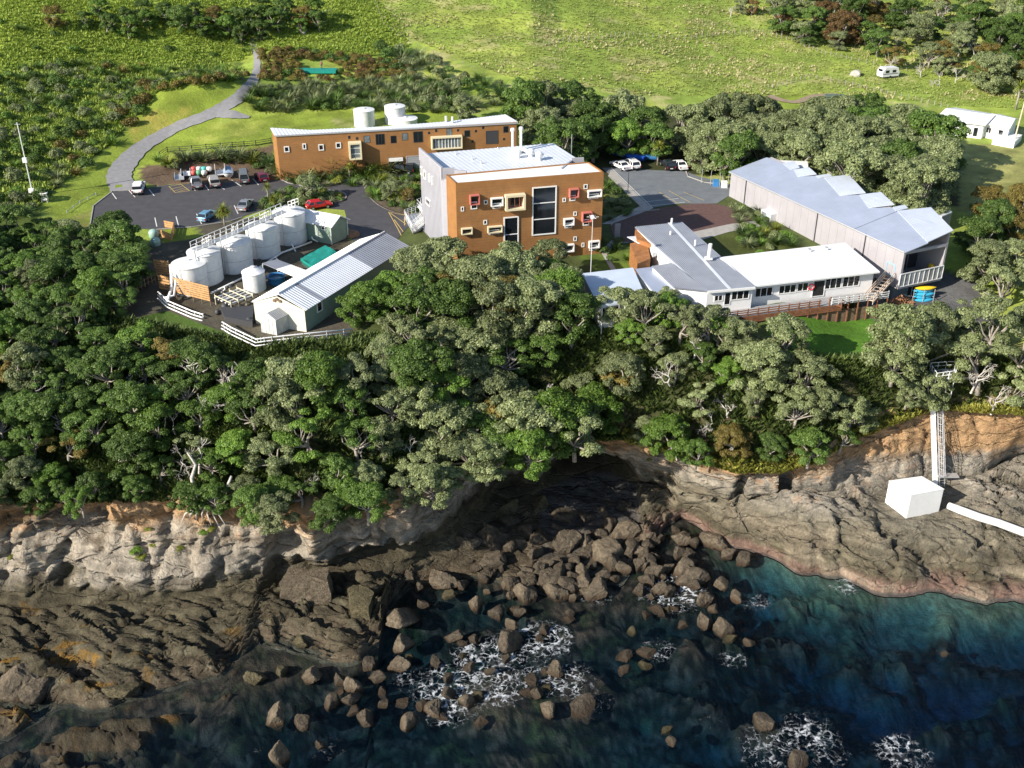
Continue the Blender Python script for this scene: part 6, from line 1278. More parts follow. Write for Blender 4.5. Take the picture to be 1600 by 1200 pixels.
# pale flat roof at left
fq = [g_(150, 635, 2.9), g_(275, 890, 2.9), g_(655, 838, 2.9), g_(545, 590, 2.9)]; b9 = thing('flat_roof_wing', 'low wing with a pale blue-grey flat roof left of the grey ribbed roof', 'building', (fq[1].x, fq[1].y, -1.4))
roofslab(b9, [fq[1], fq[2], fq[3], fq[0]], .25, mat('pale_blue_roof', (.52,.60,.70), .6, var=.05, vscale=.5)); c_ = sum(fq, V()) / 4; m = MB(); m.prism([c_ + (p - c_) * .93 for p in (fq[1], fq[2], fq[3], fq[0])], -1.6, 2.6); part('wall', m, WHITE, b9)
wq = Wall(c_ + (fq[1] - c_) * .93, c_ + (fq[2] - c_) * .93); r = wq.rect(*K(290, 905), *K(445, 960)); wq.window(b9, (r[0], r[1], max(r[2], 0), r[3]), w=.12, cols_=4, out=.06); wq.window(b9, (r[1] + .6, r[1] + 4.2, max(r[2], 0), r[3]), w=.12, cols_=4, out=.06)
sq = [g_(560, 600, 2.7), g_(640, 700, 2.7), g_(770, 850, 2.7), g_(860, 745, 2.7), g_(695, 585, 2.7)]; roofslab(b9, sq[1:4] + [sq[4], sq[0]], .2, ROOFG, 'link_roof', 'grey link roof between the two wings')
m = MB(); m.prism([p + (sum(sq, V()) / 5 - p) * .1 for p in [sq[1], sq[2], sq[3], sq[4], sq[0]]], -1.4, 2.45); part('link_wall', m, WHITE, b9)
m = MB(); w_ = wq
for k in range(3): p = wq.pt(wq.L * k / 2, 0, .9); m.tube([V((p.x, p.y, -1.6)), V((p.x, p.y, 2.7))], .07, 6)
part('post', m, WHITE, b9)
# timber entry block
eq = [g_(520, 375, 3.4), g_(580, 590, 3.4), g_(690, 560, 3.4), g_(650, 365, 3.4)]; b10 = thing('timber_entry', 'small cedar-clad entry block with a flat metal canopy before the grey ribbed roof', 'building', (eq[1].x, eq[1].y, -.5))
m = MB(); m.prism([g_(525,400,3.2), g_(580, 560, 3.2), g_(682, 520, 3.2), g_(655, 385, 3.2)], -1, 3.2); part('wall', m, ORANGE2, b10); m = MB(); m.prism([g_(562, 285, 3.9), g_(575, 380, 3.6), g_(690, 420, 3.6), g_(600, 290, 3.9)], -.5, 3.8); part('upper_wall', m, ORANGE2, b10)
m = MB(); m.prism([g_(500, 355, 3.3), g_(590, 405, 3.3), g_(675, 400, 3.3), g_(560, 350, 3.3)], 3.3, 3.42); part('canopy', m, ROOFL, b10)
m = MB(); m.prism([g_(680, 430, 3.6), g_(700, 480, 3.6), g_(740, 465, 3.6), g_(715, 425, 3.6)], 3.0, 3.6); part('roof_unit', m, WHITE, b10)
bw = Wall(g_(525,400,3.2), g_(580, 560, 3.2))
for k in range(9): m = MB(); bw.slab(m, bw.L * k / 9 + .02, bw.L * (k + 1) / 9 - .02, -1, 3.18, .01, .04); part('plank', m, ORANGE2, b10)
m = MB(); c = P(964, 377, 0); m.box(c + V((0, 0, 1.4)), (.42, .07, 1.45), (1, .1, 0)); o = single('sign_panel', m, GREYW, 'tall grey freestanding sign panel on the path by the red-brown court', 'sign')
# ---------------- deck, stairs, ramp, chairs
zd = -.1
dk = thing('timber_deck', 'long brown timber deck with board railing in front of the white wing', 'deck', tuple(ww.pt(0, -2, 1)))
wd0 = Wall(ww0.pt(0, 0, 0), ww.pt(ww.L, 0, 0)); DL = ww.L; off = 2.4
q0 = ww0.pt(-1, 0, 0); q1 = ww.pt(ww.L + 1.2, 0, 0); u = (q1 - q0).normalized(); n_ = V((u.y, -u.x, 0)); n_ = n_ if n_.y < 0 else -n_; LEN = (q1 - q0).length
nb = 14
for k in range(nb): a = q0 + n_ * (off * k / nb + .09); m = MB(); m.box(a + u * LEN / 2 + V((0, 0, zd - .03)), (LEN / 2, off / nb / 2 - .012, .03), u); part('plank', m, mat('grey_deck', (.33,.33,.34), .8, var=.15), dk)
wr = Wall(q0 + n_ * off, q1 + n_ * off)
for k in range(4):
    z0 = zd - 1.0 + k * .24; m = MB(); wr.slab(m, 0, wr.L * .74, z0, z0 + .2, .02, .06); part('plank', m, TIMBR, dk)
for k in range(3): z0 = zd + .15 + k * .3; m = MB(); wr.slab(m, 0, wr.L * .62, z0, z0 + .14, .02, .06); part('rail', m, TIMBR, dk)
for k in range(19): m = MB(); uu = wr.L * k / 18; wr.slab(m, uu - .06, uu + .06, -3.2, zd + 1.0, -.1, .02); part('post', m, TIMBR, dk)
m = MB(); wr.slab(m, 0, wr.L, -3.1, zd - 1.05, -.3, -.2); part('skirt', m, TIMBD, dk)
for k in range(3): z0 = zd + .25 + k * .32; m = MB(); wr.slab(m, wr.L * .68, wr.L, z0, z0 + .09, .02, .07); part('white_rail', m, WHITE, dk)
for k in range(9): m = MB(); uu = wr.L * (.68 + .32 * k / 8); wr.slab(m, uu - .05, uu + .05, zd, zd + 1.05, -.06, .02); part('white_post', m, WHITE, dk)
def flight(a, b, w, n, label, mt, name='timber_stairs', rail=True):
    a, b = V(a), V(b); d = b - a; dn = V((d.x, d.y, 0)).normalized(); s = V((-dn.y, dn.x, 0)) * w / 2; t = thing(name, label, 'stairs', tuple(min(a, b, key=lambda p: p.z)))
    for k in range(n): c = a.lerp(b, (k + .5) / n); m = MB(); m.box(c, (.15, w / 2, .03), dn); part('step', m, mt, t)
    az = d.normalized().cross(s.normalized())
    for q in (-1, 1):
        m = MB(); m.box((a + b) / 2 + s * q + V((0, 0, -.05)), (d.length / 2, .04, .14), d, ay=s.normalized(), az=az); part('stringer', m, mt, t)
        for hh in (.5, .95): m = MB(); m.box((a + b) / 2 + s * q + V((0, 0, hh)), (d.length / 2, .035, .06), d, ay=s.normalized(), az=az); part('rail', m, mt, t)
        for k in range(4): p = a.lerp(b, k / 3) + s * q; m = MB(); m.tube([p - V((0, 0, .3)), p + V((0, 0, 1.0))], .05, 4); part('post', m, mt, t)
    return t
sp = wr.pt(wr.L * .70, zd, .1); flight(sp, P(1317, 484, -2.8), 1.6, 10, 'brown timber steps going down from the deck to the lawn', TIMBR)
flight(wr.pt(wr.L * .88, zd, .3), tuple(w7.pt(w7.rect(1387, 408, 1397, 433)[1] - .3, .8, .6)), 1.3, 8, 'pale steps rising from the deck to the blue hall door', mat('pale_timber', (.6,.48,.38), .7))
for px, py in [(1377, 470), (1389, 468)]: c = P(px, py, -3); m = MB(); m.box(c + V((0, 0, 1.9)), (.14, .14, 2.0)); m.box(c + V((.25, .2, 1.2)), (.06, .3, 1.2)); o = single('timber_pier', m, ORANGE2, 'left orange timber pier under the hall stairs' if px < 1380 else 'right orange timber pier under the hall stairs', 'pier')
CHC = [((1146,472),(.05,.08,.16),'dark blue'),((1154,472),(.65,.10,.07),'red'),((1164,471),(.10,.42,.05),'green'),((1176,469),(.75,.75,.75),'white, nearer the green one'),((1184,468),(.75,.75,.76),'white, farther from the green one'),((1199,466),(.06,.09,.14),'dark, standing alone')]
for (px, py), c, nm in CHC:
    p = P(px, py, zd); t = thing('plastic_chair', f"{nm} plastic chair on the deck against the white wall" if len(nm) < 12 else f"plastic chair on the deck, {nm}", 'chair', p, 'coloured chairs on the deck'); cm = mat('chair_' + nm.replace(' ', '_').replace(',', ''), c, .5)
    m = MB(); m.box(p + V((0, 0, .45)), (.28, .28, .04)); part('seat', m, cm, t); m = MB(); m.box(p + V((0, .26, .8)), (.28, .04, .34)); part('backrest', m, cm, t)
    for sx in (-1, 1):
        for sy in (-1, 1): m = MB(); m.tube([p + V((sx * .24, sy * .24, 0)), p + V((sx * .24, sy * .24, .43))], .03, 4); part('leg', m, GALV, t)
u, z = ww.hit(1267, 448); c = ww.pt(u, z, .12); m = MB()
ring = [c + ww.u * (.42 * math.cos(a)) + V((0, 0, .42 * math.sin(a))) for a in np.linspace(0, 6.283, 17)]; m.tube(ring, .1, 7, cap=False); single('lifebuoy', m, mat('buoy_red', (.75,.10,.10), .5), 'red lifebuoy ring hanging on the white wall by the dark doorway', 'lifebuoy', smooth=True, origin=tuple(c))
# ---------------- under the hall: kayaks and woodpile
def kayak(p, L_, mt, label, rz, tilt=0):
    m = MB(); n = 11; seg = 8; n0 = 0
    for i in range(n):
        t = i / (n - 1) * 2 - 1; w = max(.02, (1 - abs(t) ** 2.3)) ; 
        for q in range(seg): a = 6.2832 * q / seg; m.v.append((t * L_ / 2, math.cos(a) * .46 * w, .2 + math.sin(a) * .3 * w + .12 * t * t))
    for i in range(n - 1):
        for q in range(seg): r = (q + 1) % seg; m.f.append((i * seg + q, i * seg + r, (i + 1) * seg + r, (i + 1) * seg + q)); m.m.append(0)
    t = thing('kayak', label, 'kayak', p, 'kayaks stacked under the hall'); t.rotation_euler = (tilt, 0, rz)
    o = bpy.data.objects.new('hull', m.mesh('hull', mt, None, True)); COL.objects.link(o); o.parent = t
    m = MB(); m.lathe([(.22, .36), (.26, .44), (.2, .44)], (0, 0, 0), 14, cap=True); o = bpy.data.objects.new('cockpit', m.mesh('cockpit', BLACK, None, False)); COL.objects.link(o); o.parent = t; return t
kd = math.atan2(.1, 1)
kb_ = P(1441, 470, -3.0)
kayak(kb_ + V((.1, 0, 1.75)), 3.3, YEL, 'yellow kayak lying on top of the blue kayaks', kd)
for k in range(4): kayak(kb_ + V(((-.15, .1, 0, .12)[k], (.1, -.1, .0, -.2)[k], 1.3 - k * .43)), 3.2, CYAN, ['blue kayak directly under the yellow one', 'blue kayak, second below the yellow one', 'blue kayak, third below the yellow one', 'lowest blue kayak of the stack'][k], kd + (k - 1.5) * .02)
for k in range(3): m = MB(); p = P(1425 + k * 16, 474, -3.1); m.tube([p, p + V((0, 0, 2.2))], .05, 5); m.tube([p + V((0, 1, 0)), p + V((0, 1, 2.2))], .05, 5); m.tube([p + V((0, 0, .9)), p + V((0, 1, .9))], .04, 4); single('kayak_rack', m, GALV, ['metal kayak rack frame nearest the woodpile', 'middle metal kayak rack frame under the kayaks', 'metal kayak rack frame farthest from the woodpile'][k], 'rack', 'frames of the kayak rack')
m = MB(); c = P(1407, 474, -3.1); rg = random.Random(4)
for k in range(150): a = rg.uniform(0, 6.28); q = rg.uniform(0, 1) ** .6 * 1.8; p = c + V((q * math.cos(a), q * .7 * math.sin(a), max(0, 1.1 - q * .55) * rg.uniform(.4, 1) + .1)); d = V((rg.uniform(-1, 1), rg.uniform(-1, 1), rg.uniform(-.4, .4))).normalized() * .26; m.tube([p - d, p + d], .09, 5)
m2_ = single('firewood_heap', m, mat('split_wood', (.36,.18,.09), .8, var=.4, vscale=2.5), 'heap of split brown firewood beside the kayaks', 'woodpile'); m2_['kind'] = 'stuff'
# ---------------- roads, car park, paths
def sheet(name, pts, z, mt, kind='structure', label=None, th=0, parent=None):
    q = [P(a, b, z) for a, b in pts]
    if sum(q[i].x * q[(i + 1) % len(q)].y - q[(i + 1) % len(q)].x * q[i].y for i in range(len(q))) < 0: q = q[::-1]
    me = bpy.data.meshes.new(name)
    idx = list(range(len(q))); tris = []                            # ear clipping
    def cr_(a, b, c): return (q[b].x - q[a].x) * (q[c].y - q[a].y) - (q[b].y - q[a].y) * (q[c].x - q[a].x)
    guard = 0
    while len(idx) > 3 and guard < 5000:
        for i in range(len(idx)):
            guard += 1; a, b, c = idx[i - 1], idx[i], idx[(i + 1) % len(idx)]
            if cr_(a, b, c) <= 1e-9: continue
            if any(k not in (a, b, c) and cr_(a, b, k) >= 0 and cr_(b, c, k) >= 0 and cr_(c, a, k) >= 0 for k in idx): continue
            tris.append((a, b, c)); idx.pop(i); break
        else: break
    if len(idx) == 3: tris.append(tuple(idx))
    me.from_pydata(q, [], tris); me.materials.append(mt)
    o = bpy.data.objects.new(name, me); COL.objects.link(o); o['kind'] = kind
    if label: o['label'] = label
    return o
def smoothpts(pts, n=6):
    q = [V((a, b)) for a, b in pts]; k = len(q); out = []
    for i in range(k):
        p0, p1, p2, p3 = q[(i - 1) % k], q[i], q[(i + 1) % k], q[(i + 2) % k]
        for j in range(n): t = j / n; out.append(tuple(.5 * ((2 * p1) + (-p0 + p2) * t + (2 * p0 - 5 * p1 + 4 * p2 - p3) * t * t + (-p0 + 3 * p1 - 3 * p2 + p3) * t ** 3)))
    return out
RZ = .05
sheet('car_park', [(146,322),(176,299),(205,297),(262,289),(440,281),(480,291),(590,272),(655,262),(655,345),(640,352),(628,365),(612,385),(555,390),(545,356),(538,328),(470,322),(440,318),(360,345),(300,354),(243,358),(140,356)], RZ, ASPH)
sheet('garden_island', smoothpts([(570,294),(600,277),(655,281),(690,300),(690,345),(640,337),(600,325),(578,308)], 4), RZ + .12, mat('mulch', (.10,.075,.05), .95, var=.4, vscale=2))
def kerb(pts, z, label, w=.14, h=.12, closed=False):
    q = [P(a, b, z) for a, b in pts]; m = MB()
    if closed: q.append(q[0])
    for a, b in zip(q, q[1:]): m.box((a + b) / 2 + V((0, 0, h / 2)), ((b - a).length / 2 + w * .4, w / 2, h / 2), b - a)
    o = part('kerb', m, CONC); o['kind'] = 'structure'; return o
kerb(smoothpts([(570,294),(600,277),(655,281),(690,300),(690,345),(640,337),(600,325),(578,308)], 3)[:22], RZ, '')
kerb([(140,358),(146,322),(176,299),(205,297)], RZ, ''); kerb([(243,359),(300,355),(360,346),(378,340)], RZ, ''); kerb([(440,281),(450,286),(480,292),(530,284),(590,273)], RZ, '')
island = smoothpts([(405,318),(430,300),(470,296),(520,298),(540,304),(535,314),(500,318),(440,326)], 3); sheet('planting_bed', island, RZ + .11, MATS['mulch']); kerb(island, RZ, '', closed=True)
def mark(pts, w=.12, mt=PAINT, z=RZ + .008, group='painted parking lines'):
    q = [P(a, b, z) for a, b in pts]; m = MB()
    for a, b in zip(q, q[1:]): d = (b - a).normalized(); s = V((-d.y, d.x, 0)) * w / 2; m.quad(a - s, b - s, b + s, a + s)
    o = part('road_marking', m, mt); o['kind'] = 'structure'; return o
for a in [[(174,300),(182,311)],[(201,297),(211,308)],[(233,296),(241,306)],[(340,290),(351,296)],[(362,281),(377,291)],[(395,279),(404,289)],[(242,340),(245,354)],[(275,338),(279,353)],[(307,334),(315,350)],[(366,321),(372,334)],[(320,289),(326,297)],[(300,290),(305,298)]]: mark(a, .14)
for a in [[(264,291),(274,301),(296,298)],[(266,296),(285,291)],[(270,299),(291,293)],[(277,300),(294,295)],[(264,291),(283,288),(296,298)]]: mark(a, .1, PAINTY)
for a in [[(607,331),(622,358),(627,368)],[(610,333),(634,350)],[(616,343),(630,362)],[(622,332),(650,343)],[(632,336),(632,352)],[(607,331),(640,338)]]: mark(a, .12, PAINTY)
for a in [[(510,300),(526,303),(530,311)],[(516,298),(533,302),(536,310)],[(535,353),(548,360),(556,370)],[(455,283),(470,286),(500,284)]]: mark(a, .1, PAINTY)
sheet('court_road', [(940,262),(960,262),(1025,266),(1072,268),(1090,275),(1140,288),(1140,305),(1120,318),(1060,318),(1010,326),(990,310),(960,280)], RZ, ASPH2)
sheet('red_court', smoothpts([(955,352),(975,335),(1025,326),(1085,318),(1135,322),(1172,342),(1150,352),(1085,366),(1030,366),(985,378),(962,372)], 3), RZ + .004, BRICKR)
sheet('concrete_path', [(1075,364),(1140,350),(1195,343),(1200,352),(1140,362),(1085,378)], RZ + .008, CONC)
sheet('foot_path', [(938,392),(955,376),(1000,368),(1000,376),(962,382),(948,398),(975,440),(965,440)], RZ, CONC); sheet('side_path', [(955,265),(962,270),(1010,318),(1020,326),(955,350),(940,350),(1000,322),(950,275)], RZ + .012, CONC)
kerb([(955,352),(962,343),(985,332),(1030,328)], RZ, ''); kerb([(1072,268),(1075,276),(1100,285),(1138,290)], RZ, '')
for a in [[(1030,300),(1060,318)],[(1045,298),(1078,316)],[(1068,300),(1100,313)]]: mark(a, .1, PAINTY)
for a in [[(1000,316),(1060,310)],[(1012,322),(1070,316)],[(955,262),(1020,325)]]: mark(a, .1)
# gravel path up the hill, draped on the ground
def ribbon(name, pts, mt, dz=.13):
    c = []; 
    for (a, b, w) in pts: c.append((Pg(a, b), w))
    L_, R_ = [], []; m = MB(); n = 8; cs = []
    for i in range(len(c) - 1):
        p0 = c[max(i - 1, 0)]; p1 = c[i]; p2 = c[i + 1]; p3 = c[min(i + 2, len(c) - 1)]
        for j in range(n): t = j / n; q = .5 * ((2 * p1[0]) + (-p0[0] + p2[0]) * t + (2 * p0[0] - 5 * p1[0] + 4 * p2[0] - p3[0]) * t * t + (-p0[0] + 3 * p1[0] - 3 * p2[0] + p3[0]) * t ** 3); cs.append((q, p1[1] + (p2[1] - p1[1]) * t))
    cs.append(c[-1]); rows = []
    for i, (q, w) in enumerate(cs):
        d = (cs[min(i + 1, len(cs) - 1)][0] - cs[max(i - 1, 0)][0]); d.z = 0; d.normalize(); s = V((-d.y, d.x, 0)); row = []
        for k in range(7): p = q + s * w * (k / 6 - .5) * (1 + .06 * math.sin(i * 1.7)); row.append((p.x, p.y, GZ(p.x, p.y) + dz))
        rows.append(row)
    for r_ in rows: m.v += r_
    for i in range(len(rows) - 1):
        for k in range(6): a = i * 7 + k; m.f.append((a, a + 1, a + 8, a + 7)); m.m.append(0)
    o = part(name, m, mt, None, True); o['kind'] = 'structure'; return o
ribbon('gravel_path', [(193,298,4.2),(186,275,4.4),(196,256,4.2),(225,228,3.4),(270,203,2.8),(320,183,2.6),(355,165,2.8),(378,148,2.4),(395,128,1.9),(401,108,1.6),(401,85,1.5),(396,64,1.5),(420,48,1.3),(470,32,1.3),(520,15,1.3)], GRAV)
ribbon('gravel_spur', [(340,178,2.4),(365,180,3.0),(390,184,.8)], GRAV, .138); ribbon('hill_track', [(1200,150,2.2),(1240,160,2.2),(1275,150,2.2),(1310,148,1.5)], mat('dirt', (.28,.21,.14), .9, var=.2)); ribbon('upper_track', [(600,148,1.8),(640,146,1.8),(700,140,1.6)], GRAV)
m = MB()
for a, b, r_ in [(474,52,1.3),(1339,117,1.2)]: pass
for (px, py, s_, lb) in [(474,52,1.1,'rounded grey rock in the grass beside the hilltop track'),(1338,118,1.2,'rounded pale rock left of the caravan')]:
    p = Pg(px, py); o = bpy.data.objects.new('rock', ROCK[2]); COL.objects.link(o); o.location = p; o.scale = (s_, s_, s_ * .8); o.material_slots[0].link = 'OBJECT'; o.material_slots[0].material = mat('pale_rock', (.35,.33,.30), .9, var=.2, vscale=2); tag(o, lb, 'rock')
# ================================================================ VEHICLES AND SMALL THINGS
TYRE = mat('tyre_rubber', (.02,.02,.02), .8); RIM = mat('wheel_rim', (.45,.45,.46), .35, metal=.6); CARGL = mat('car_glass', (.02,.025,.03), .06, spec=.8); LAMPR = mat('tail_lamp', (.35,.01,.01), .3); LAMPW = mat('head_lamp', (.75,.75,.72), .15)
SILV = mat('silver_paint', (.42,.43,.45), .3, metal=.6); PLATE = mat('number_plate', (.75,.75,.72), .5); TRIM = mat('dark_trim', (.03,.03,.035), .6)
# side profiles: (x, z) of body top line front to back; car faces +x
KIND = {'hatch': dict(L=4.2, W=1.72, hood=.92, deck=.95, roof=1.46, ws=(.85, .25), rs=(-1.55, -1.95), bed=False, tall=.0),
        'sedan': dict(L=4.6, W=1.76, hood=.92, deck=1.0, roof=1.45, ws=(.95, .3), rs=(-1.0, -1.6), bed=False, tall=0),
        'wagon': dict(L=4.7, W=1.78, hood=.98, deck=1.0, roof=1.55, ws=(1.0, .4), rs=(-2.05, -2.25), bed=False, tall=0),
        'suv': dict(L=4.6, W=1.85, hood=1.08, deck=1.1, roof=1.75, ws=(.95, .45), rs=(-1.95, -2.2), bed=False, tall=.1),
        'van': dict(L=4.9, W=1.75, hood=1.15, deck=1.15, roof=2.0, ws=(1.95, 1.35), rs=(-2.3, -2.4), bed=False, tall=.1),
        'ute': dict(L=5.1, W=1.85, hood=1.1, deck=1.08, roof=1.76, ws=(1.05, .5), rs=(-.75, -1.0), bed=True, tall=.12)}
def car(px, py, kind, paint, heading, label, group='parked cars', canopy=False, rack=False):
    k = KIND[kind]; L_, Wd = k['L'], k['W']; t = thing('parked_car' if kind not in ('ute', 'van') else {'ute': 'parked_ute', 'van': 'parked_van'}[kind], label, {'ute': 'pickup truck', 'van': 'van'}.get(kind, 'car'), P(px, py, RZ), group); t.rotation_euler = (0, 0, R(heading))
    def lp(name, m, mt, par=t, sm=False): o = bpy.data.objects.new(name, m.mesh(name, mt, None, sm)); COL.objects.link(o); o.parent = par; return o
    h = L_ / 2; g = .28 + k['tall']; hd, dk = k['hood'], k['deck']; w1, w2 = k['ws']; r1, r2 = k['rs']
    prof = [(h, g + .12), (h + .02, g + .42), (h - .12, hd - .14), (w1 + .1, hd), (r2 if not k['bed'] else -h + .05, dk), (-h, dk - .08), (-h - .02, g + .35), (-h + .03, g + .08)]
    if kind in ('hatch', 'wagon', 'suv', 'van'): prof[4] = (-h + .1, dk)
    ws = [0.90, 1.0, .96, .92, .92, .95, 1.0, .9]; m = MB(); n = len(prof)
    for s in (-1, 1): m.v += [(x, s * Wd / 2 * w, z) for (x, z), w in zip(prof, ws)]
    m.v += [(x, 0, z + (.03 if 1 < i < 5 else 0)) for i, (x, z) in enumerate(prof)]
    m.f.append(tuple(range(n))[::-1] if False else tuple(range(n))); m.m.append(0); m.f.append(tuple(range(2 * n - 1, n - 1, -1))); m.m.append(0)
    for i in range(n):
        j = (i + 1) % n; m.f.append((j, i, 2 * n + i, 2 * n + j)); m.m.append(0); m.f.append((n + i, n + j, 2 * n + j, 2 * n + i)); m.m.append(0)
    body = lp('body', m, paint); bv = body.modifiers.new('bevel', 'BEVEL'); bv.width = .06; bv.segments = 2; bv.limit_method = 'ANGLE'; bv.angle_limit = R(35)
    # cabin: glass house with pillars, roof on top
    rt_ = k['roof']; b0, b1 = Wd / 2 * .90, Wd / 2 * .74; top = rt_ - .07
    fb, ft, rb_, rtp = (w1, hd - .02), (w2, top), (r2, dk - .02), (r1, top)
    m = MB(); vs = [(fb[0], -b0, fb[1]), (ft[0], -b1, ft[1]), (rtp[0], -b1, rtp[1]), (rb_[0], -b0, rb_[1])]; m.v = vs + [(x, -y, z) for x, y, z in vs]
    for f in ((0, 3, 2, 1), (4, 5, 6, 7), (0, 1, 5, 4), (2, 3, 7, 6)): m.f.append(f); m.m.append(0)
    lp('windows', m, CARGL)
    m = MB(); m.v = [(ft[0] + .04, -b1 - .02, top - .03), (rtp[0] - .04, -b1 - .02, top - .03), (rtp[0] - .04, b1 + .02, top - .03), (ft[0] + .04, b1 + .02, top - .03), (ft[0] - .15, -b1 + .08, rt_), (rtp[0] + .12, -b1 + .08, rt_), (rtp[0] + .12, b1 - .08, rt_), (ft[0] - .15, b1 - .08, rt_)]
    for f in ((0, 3, 2, 1), (4, 5, 6, 7), (0, 1, 5, 4), (1, 2, 6, 5), (2, 3, 7, 6), (3, 0, 4, 7)): m.f.append(f); m.m.append(0)
    o = lp('roof', m, paint)
    for s in (-1, 1):
        xm = (w2 + r1) / 2; PL = [((fb[0], s * b0, fb[1]), (ft[0], s * b1, ft[1]), .05), ((rb_[0], s * b0, rb_[1]), (rtp[0], s * b1, rtp[1]), .07), ((xm, s * b0 * 1.01, hd), (xm, s * b1 * 1.01, top), .05)]
        if kind in ('wagon', 'suv', 'van', 'hatch'): xq = r1 + .65; PL.append(((xq, s * b0 * 1.01, dk), (xq, s * b1 * 1.01, top), .05))
        for a_, b_, r_ in PL: m = MB(); m.tube([a_, b_], r_, 4); lp('pillar', m, paint)
        m = MB(); m.box((w1 - .25, s * (Wd / 2 + .1), hd + .06), (.08, .1, .07)); lp('mirror', m, paint)
        m = MB(); m.box((h - .06, s * Wd * .36, hd - .24), (.07, .17, .08)); lp('headlight', m, LAMPW); m = MB(); m.box((-h + .0, s * Wd * .42, dk - .25), (.05, .1, .14)); lp('tail_light', m, LAMPR)
        for x in (h - .85, -h + .85):
            m = MB(); y0, y1 = s * (Wd / 2 - .2), s * (Wd / 2 + .01); m.tube([(x, y0, .33), (x, y1, .33)], .33, 16); wh = lp('wheel', m, TYRE); m = MB(); m.tube([(x, y1 - s * .02, .33), (x, y1 + s * .012, .33)], .19, 10); lp('rim', m, RIM, wh)
    for x in (h + .02, -h - .02):
        m = MB(); m.box((x, 0, g + .18), (.06, Wd * .44, .1)); lp('bumper', m, TRIM if kind in ('ute', 'van', 'suv') else paint); m = MB(); m.box((x + (.07 if x > 0 else -.07), 0, g + .3), (.01, .26, .07)); lp('number_plate', m, PLATE)
    m = MB(); m.box((h - .0, 0, hd - .27), (.04, Wd * .2, .07)); lp('grille', m, TRIM)
    if k['bed'] and not canopy:
        m = MB(); x0, x1 = -h + .12, r2 - .05; m.box(((x0 + x1) / 2, 0, dk + .005), ((x1 - x0) / 2, Wd * .40, .012)); lp('bed_liner', m, TRIM)
        for s in (-1, 1): m = MB(); m.box(((x0 + x1) / 2, s * Wd * .43, dk + .09), ((x1 - x0) / 2, .05, .1)); lp('bed_side', m, paint)
        m = MB(); m.box((-h + .08, 0, dk + .09), (.04, Wd * .43, .1)); lp('tailgate', m, paint)
    if canopy:
        m = MB(); x0, x1 = -h + .08, r2 - .02; m.box(((x0 + x1) / 2, 0, dk + .02), ((x1 - x0) / 2, Wd * .42, .04)); m.box(((x0 + x1) / 2, 0, rt_ - .04), ((x1 - x0) / 2, Wd * .37, .04)); lp('canopy_shell', m, paint)
        m = MB(); m.box(((x0 + x1) / 2, 0, (dk + rt_) / 2), ((x1 - x0) / 2 - .02, Wd * .385, (rt_ - dk) / 2 - .05)); lp('canopy_window', m, CARGL)
    if rack:
        for i in range(4): m = MB(); xx = r2 - .3 - i * .35; m.tube([(xx, -Wd * .42, dk), (xx, -Wd * .38, rt_ - .05), (xx, Wd * .38, rt_ - .05), (xx, Wd * .42, dk)], .04, 5); lp('rack_hoop', m, TRIM)
    return t
WP = mat('white_car_paint', (.78,.78,.78), .25); RP = mat('red_car_paint', (.50,.02,.03), .25); DR = mat('maroon_car_paint', (.12,.012,.03), .25); BP = mat('light_blue_car_paint', (.17,.36,.52), .25, metal=.3); KP = mat('black_car_paint', (.015,.017,.02), .2); BEIGE = mat('beige_car_paint', (.42,.40,.37), .3, metal=.3); GP = mat('grey_car_paint', (.20,.21,.22), .3, metal=.4)
car(218, 299, 'ute', WP, 100, 'white double-cab pickup with canopy, parked alone nearest the gravel path', canopy=True)
car(307, 291, 'ute', SILV, 110, 'silver pickup with hoops over its bed, beside the hatched bay', rack=True)
car(335, 289, 'ute', BEIGE, 110, 'pale silver pickup with closed canopy, right of the hooped pickup', canopy=True)
car(382, 283, 'van', GP, 105, 'grey van parked between the covered boat and the maroon car')
car(409, 281, 'hatch', DR, 118, 'dark maroon car with pale roof patch, right of the grey van')
car(325, 342, 'hatch', BP, 75, 'light blue hatchback left of the cabbage tree'); car(384, 325, 'sedan', SILV, 85, 'silver sedan parked right of the cabbage tree')
car(499, 325, 'hatch', RP, 25, 'red hatchback behind the small green building'); car(626, 270, 'ute', KP, 172, 'black pickup in front of the open garage', canopy=True)
car(969, 263, 'sedan', WP, 120, 'pale car at the left of the court cars, before the blue trailer', 'cars by the court'); car(986, 262, 'suv', WP, 110, 'white sport utility car, second from the left at the court', 'cars by the court'); car(1043, 262, 'wagon', KP, 100, 'black estate car beside the white sedan at the court', 'cars by the court'); car(1061, 262, 'sedan', WP, 105, 'white sedan at the right end of the court cars', 'cars by the court')
def lbox(t, name, c, h, mt, ax=(1, 0, 0)): m = MB(); m.box(c, h, ax); o = bpy.data.objects.new(name, m.mesh(name, mt)); COL.objects.link(o); o.parent = t; return o
def trailer(px, py, rz, L_, Wd, mt, label, cargo=None, sides=.35):
    t = thing('trailer', label, 'trailer', P(px, py, RZ), 'trailers'); t.rotation_euler = (0, 0, R(rz)); lbox(t, 'bed', (0, 0, .55), (L_ / 2, Wd / 2, .06), mt)
    for s in (-1, 1):
        lbox(t, 'side', (0, s * Wd / 2, .6 + sides / 2), (L_ / 2, .04, sides / 2 + .05), mt); m = MB(); m.tube([(0, s * (Wd / 2 + .05), .32), (0, s * (Wd / 2 + .25), .32)], .32, 14); o = bpy.data.objects.new('wheel', m.mesh('wheel', TYRE)); COL.objects.link(o); o.parent = t
    lbox(t, 'drawbar', (L_ / 2 + .6, 0, .5), (.6, .05, .05), GALV); return t
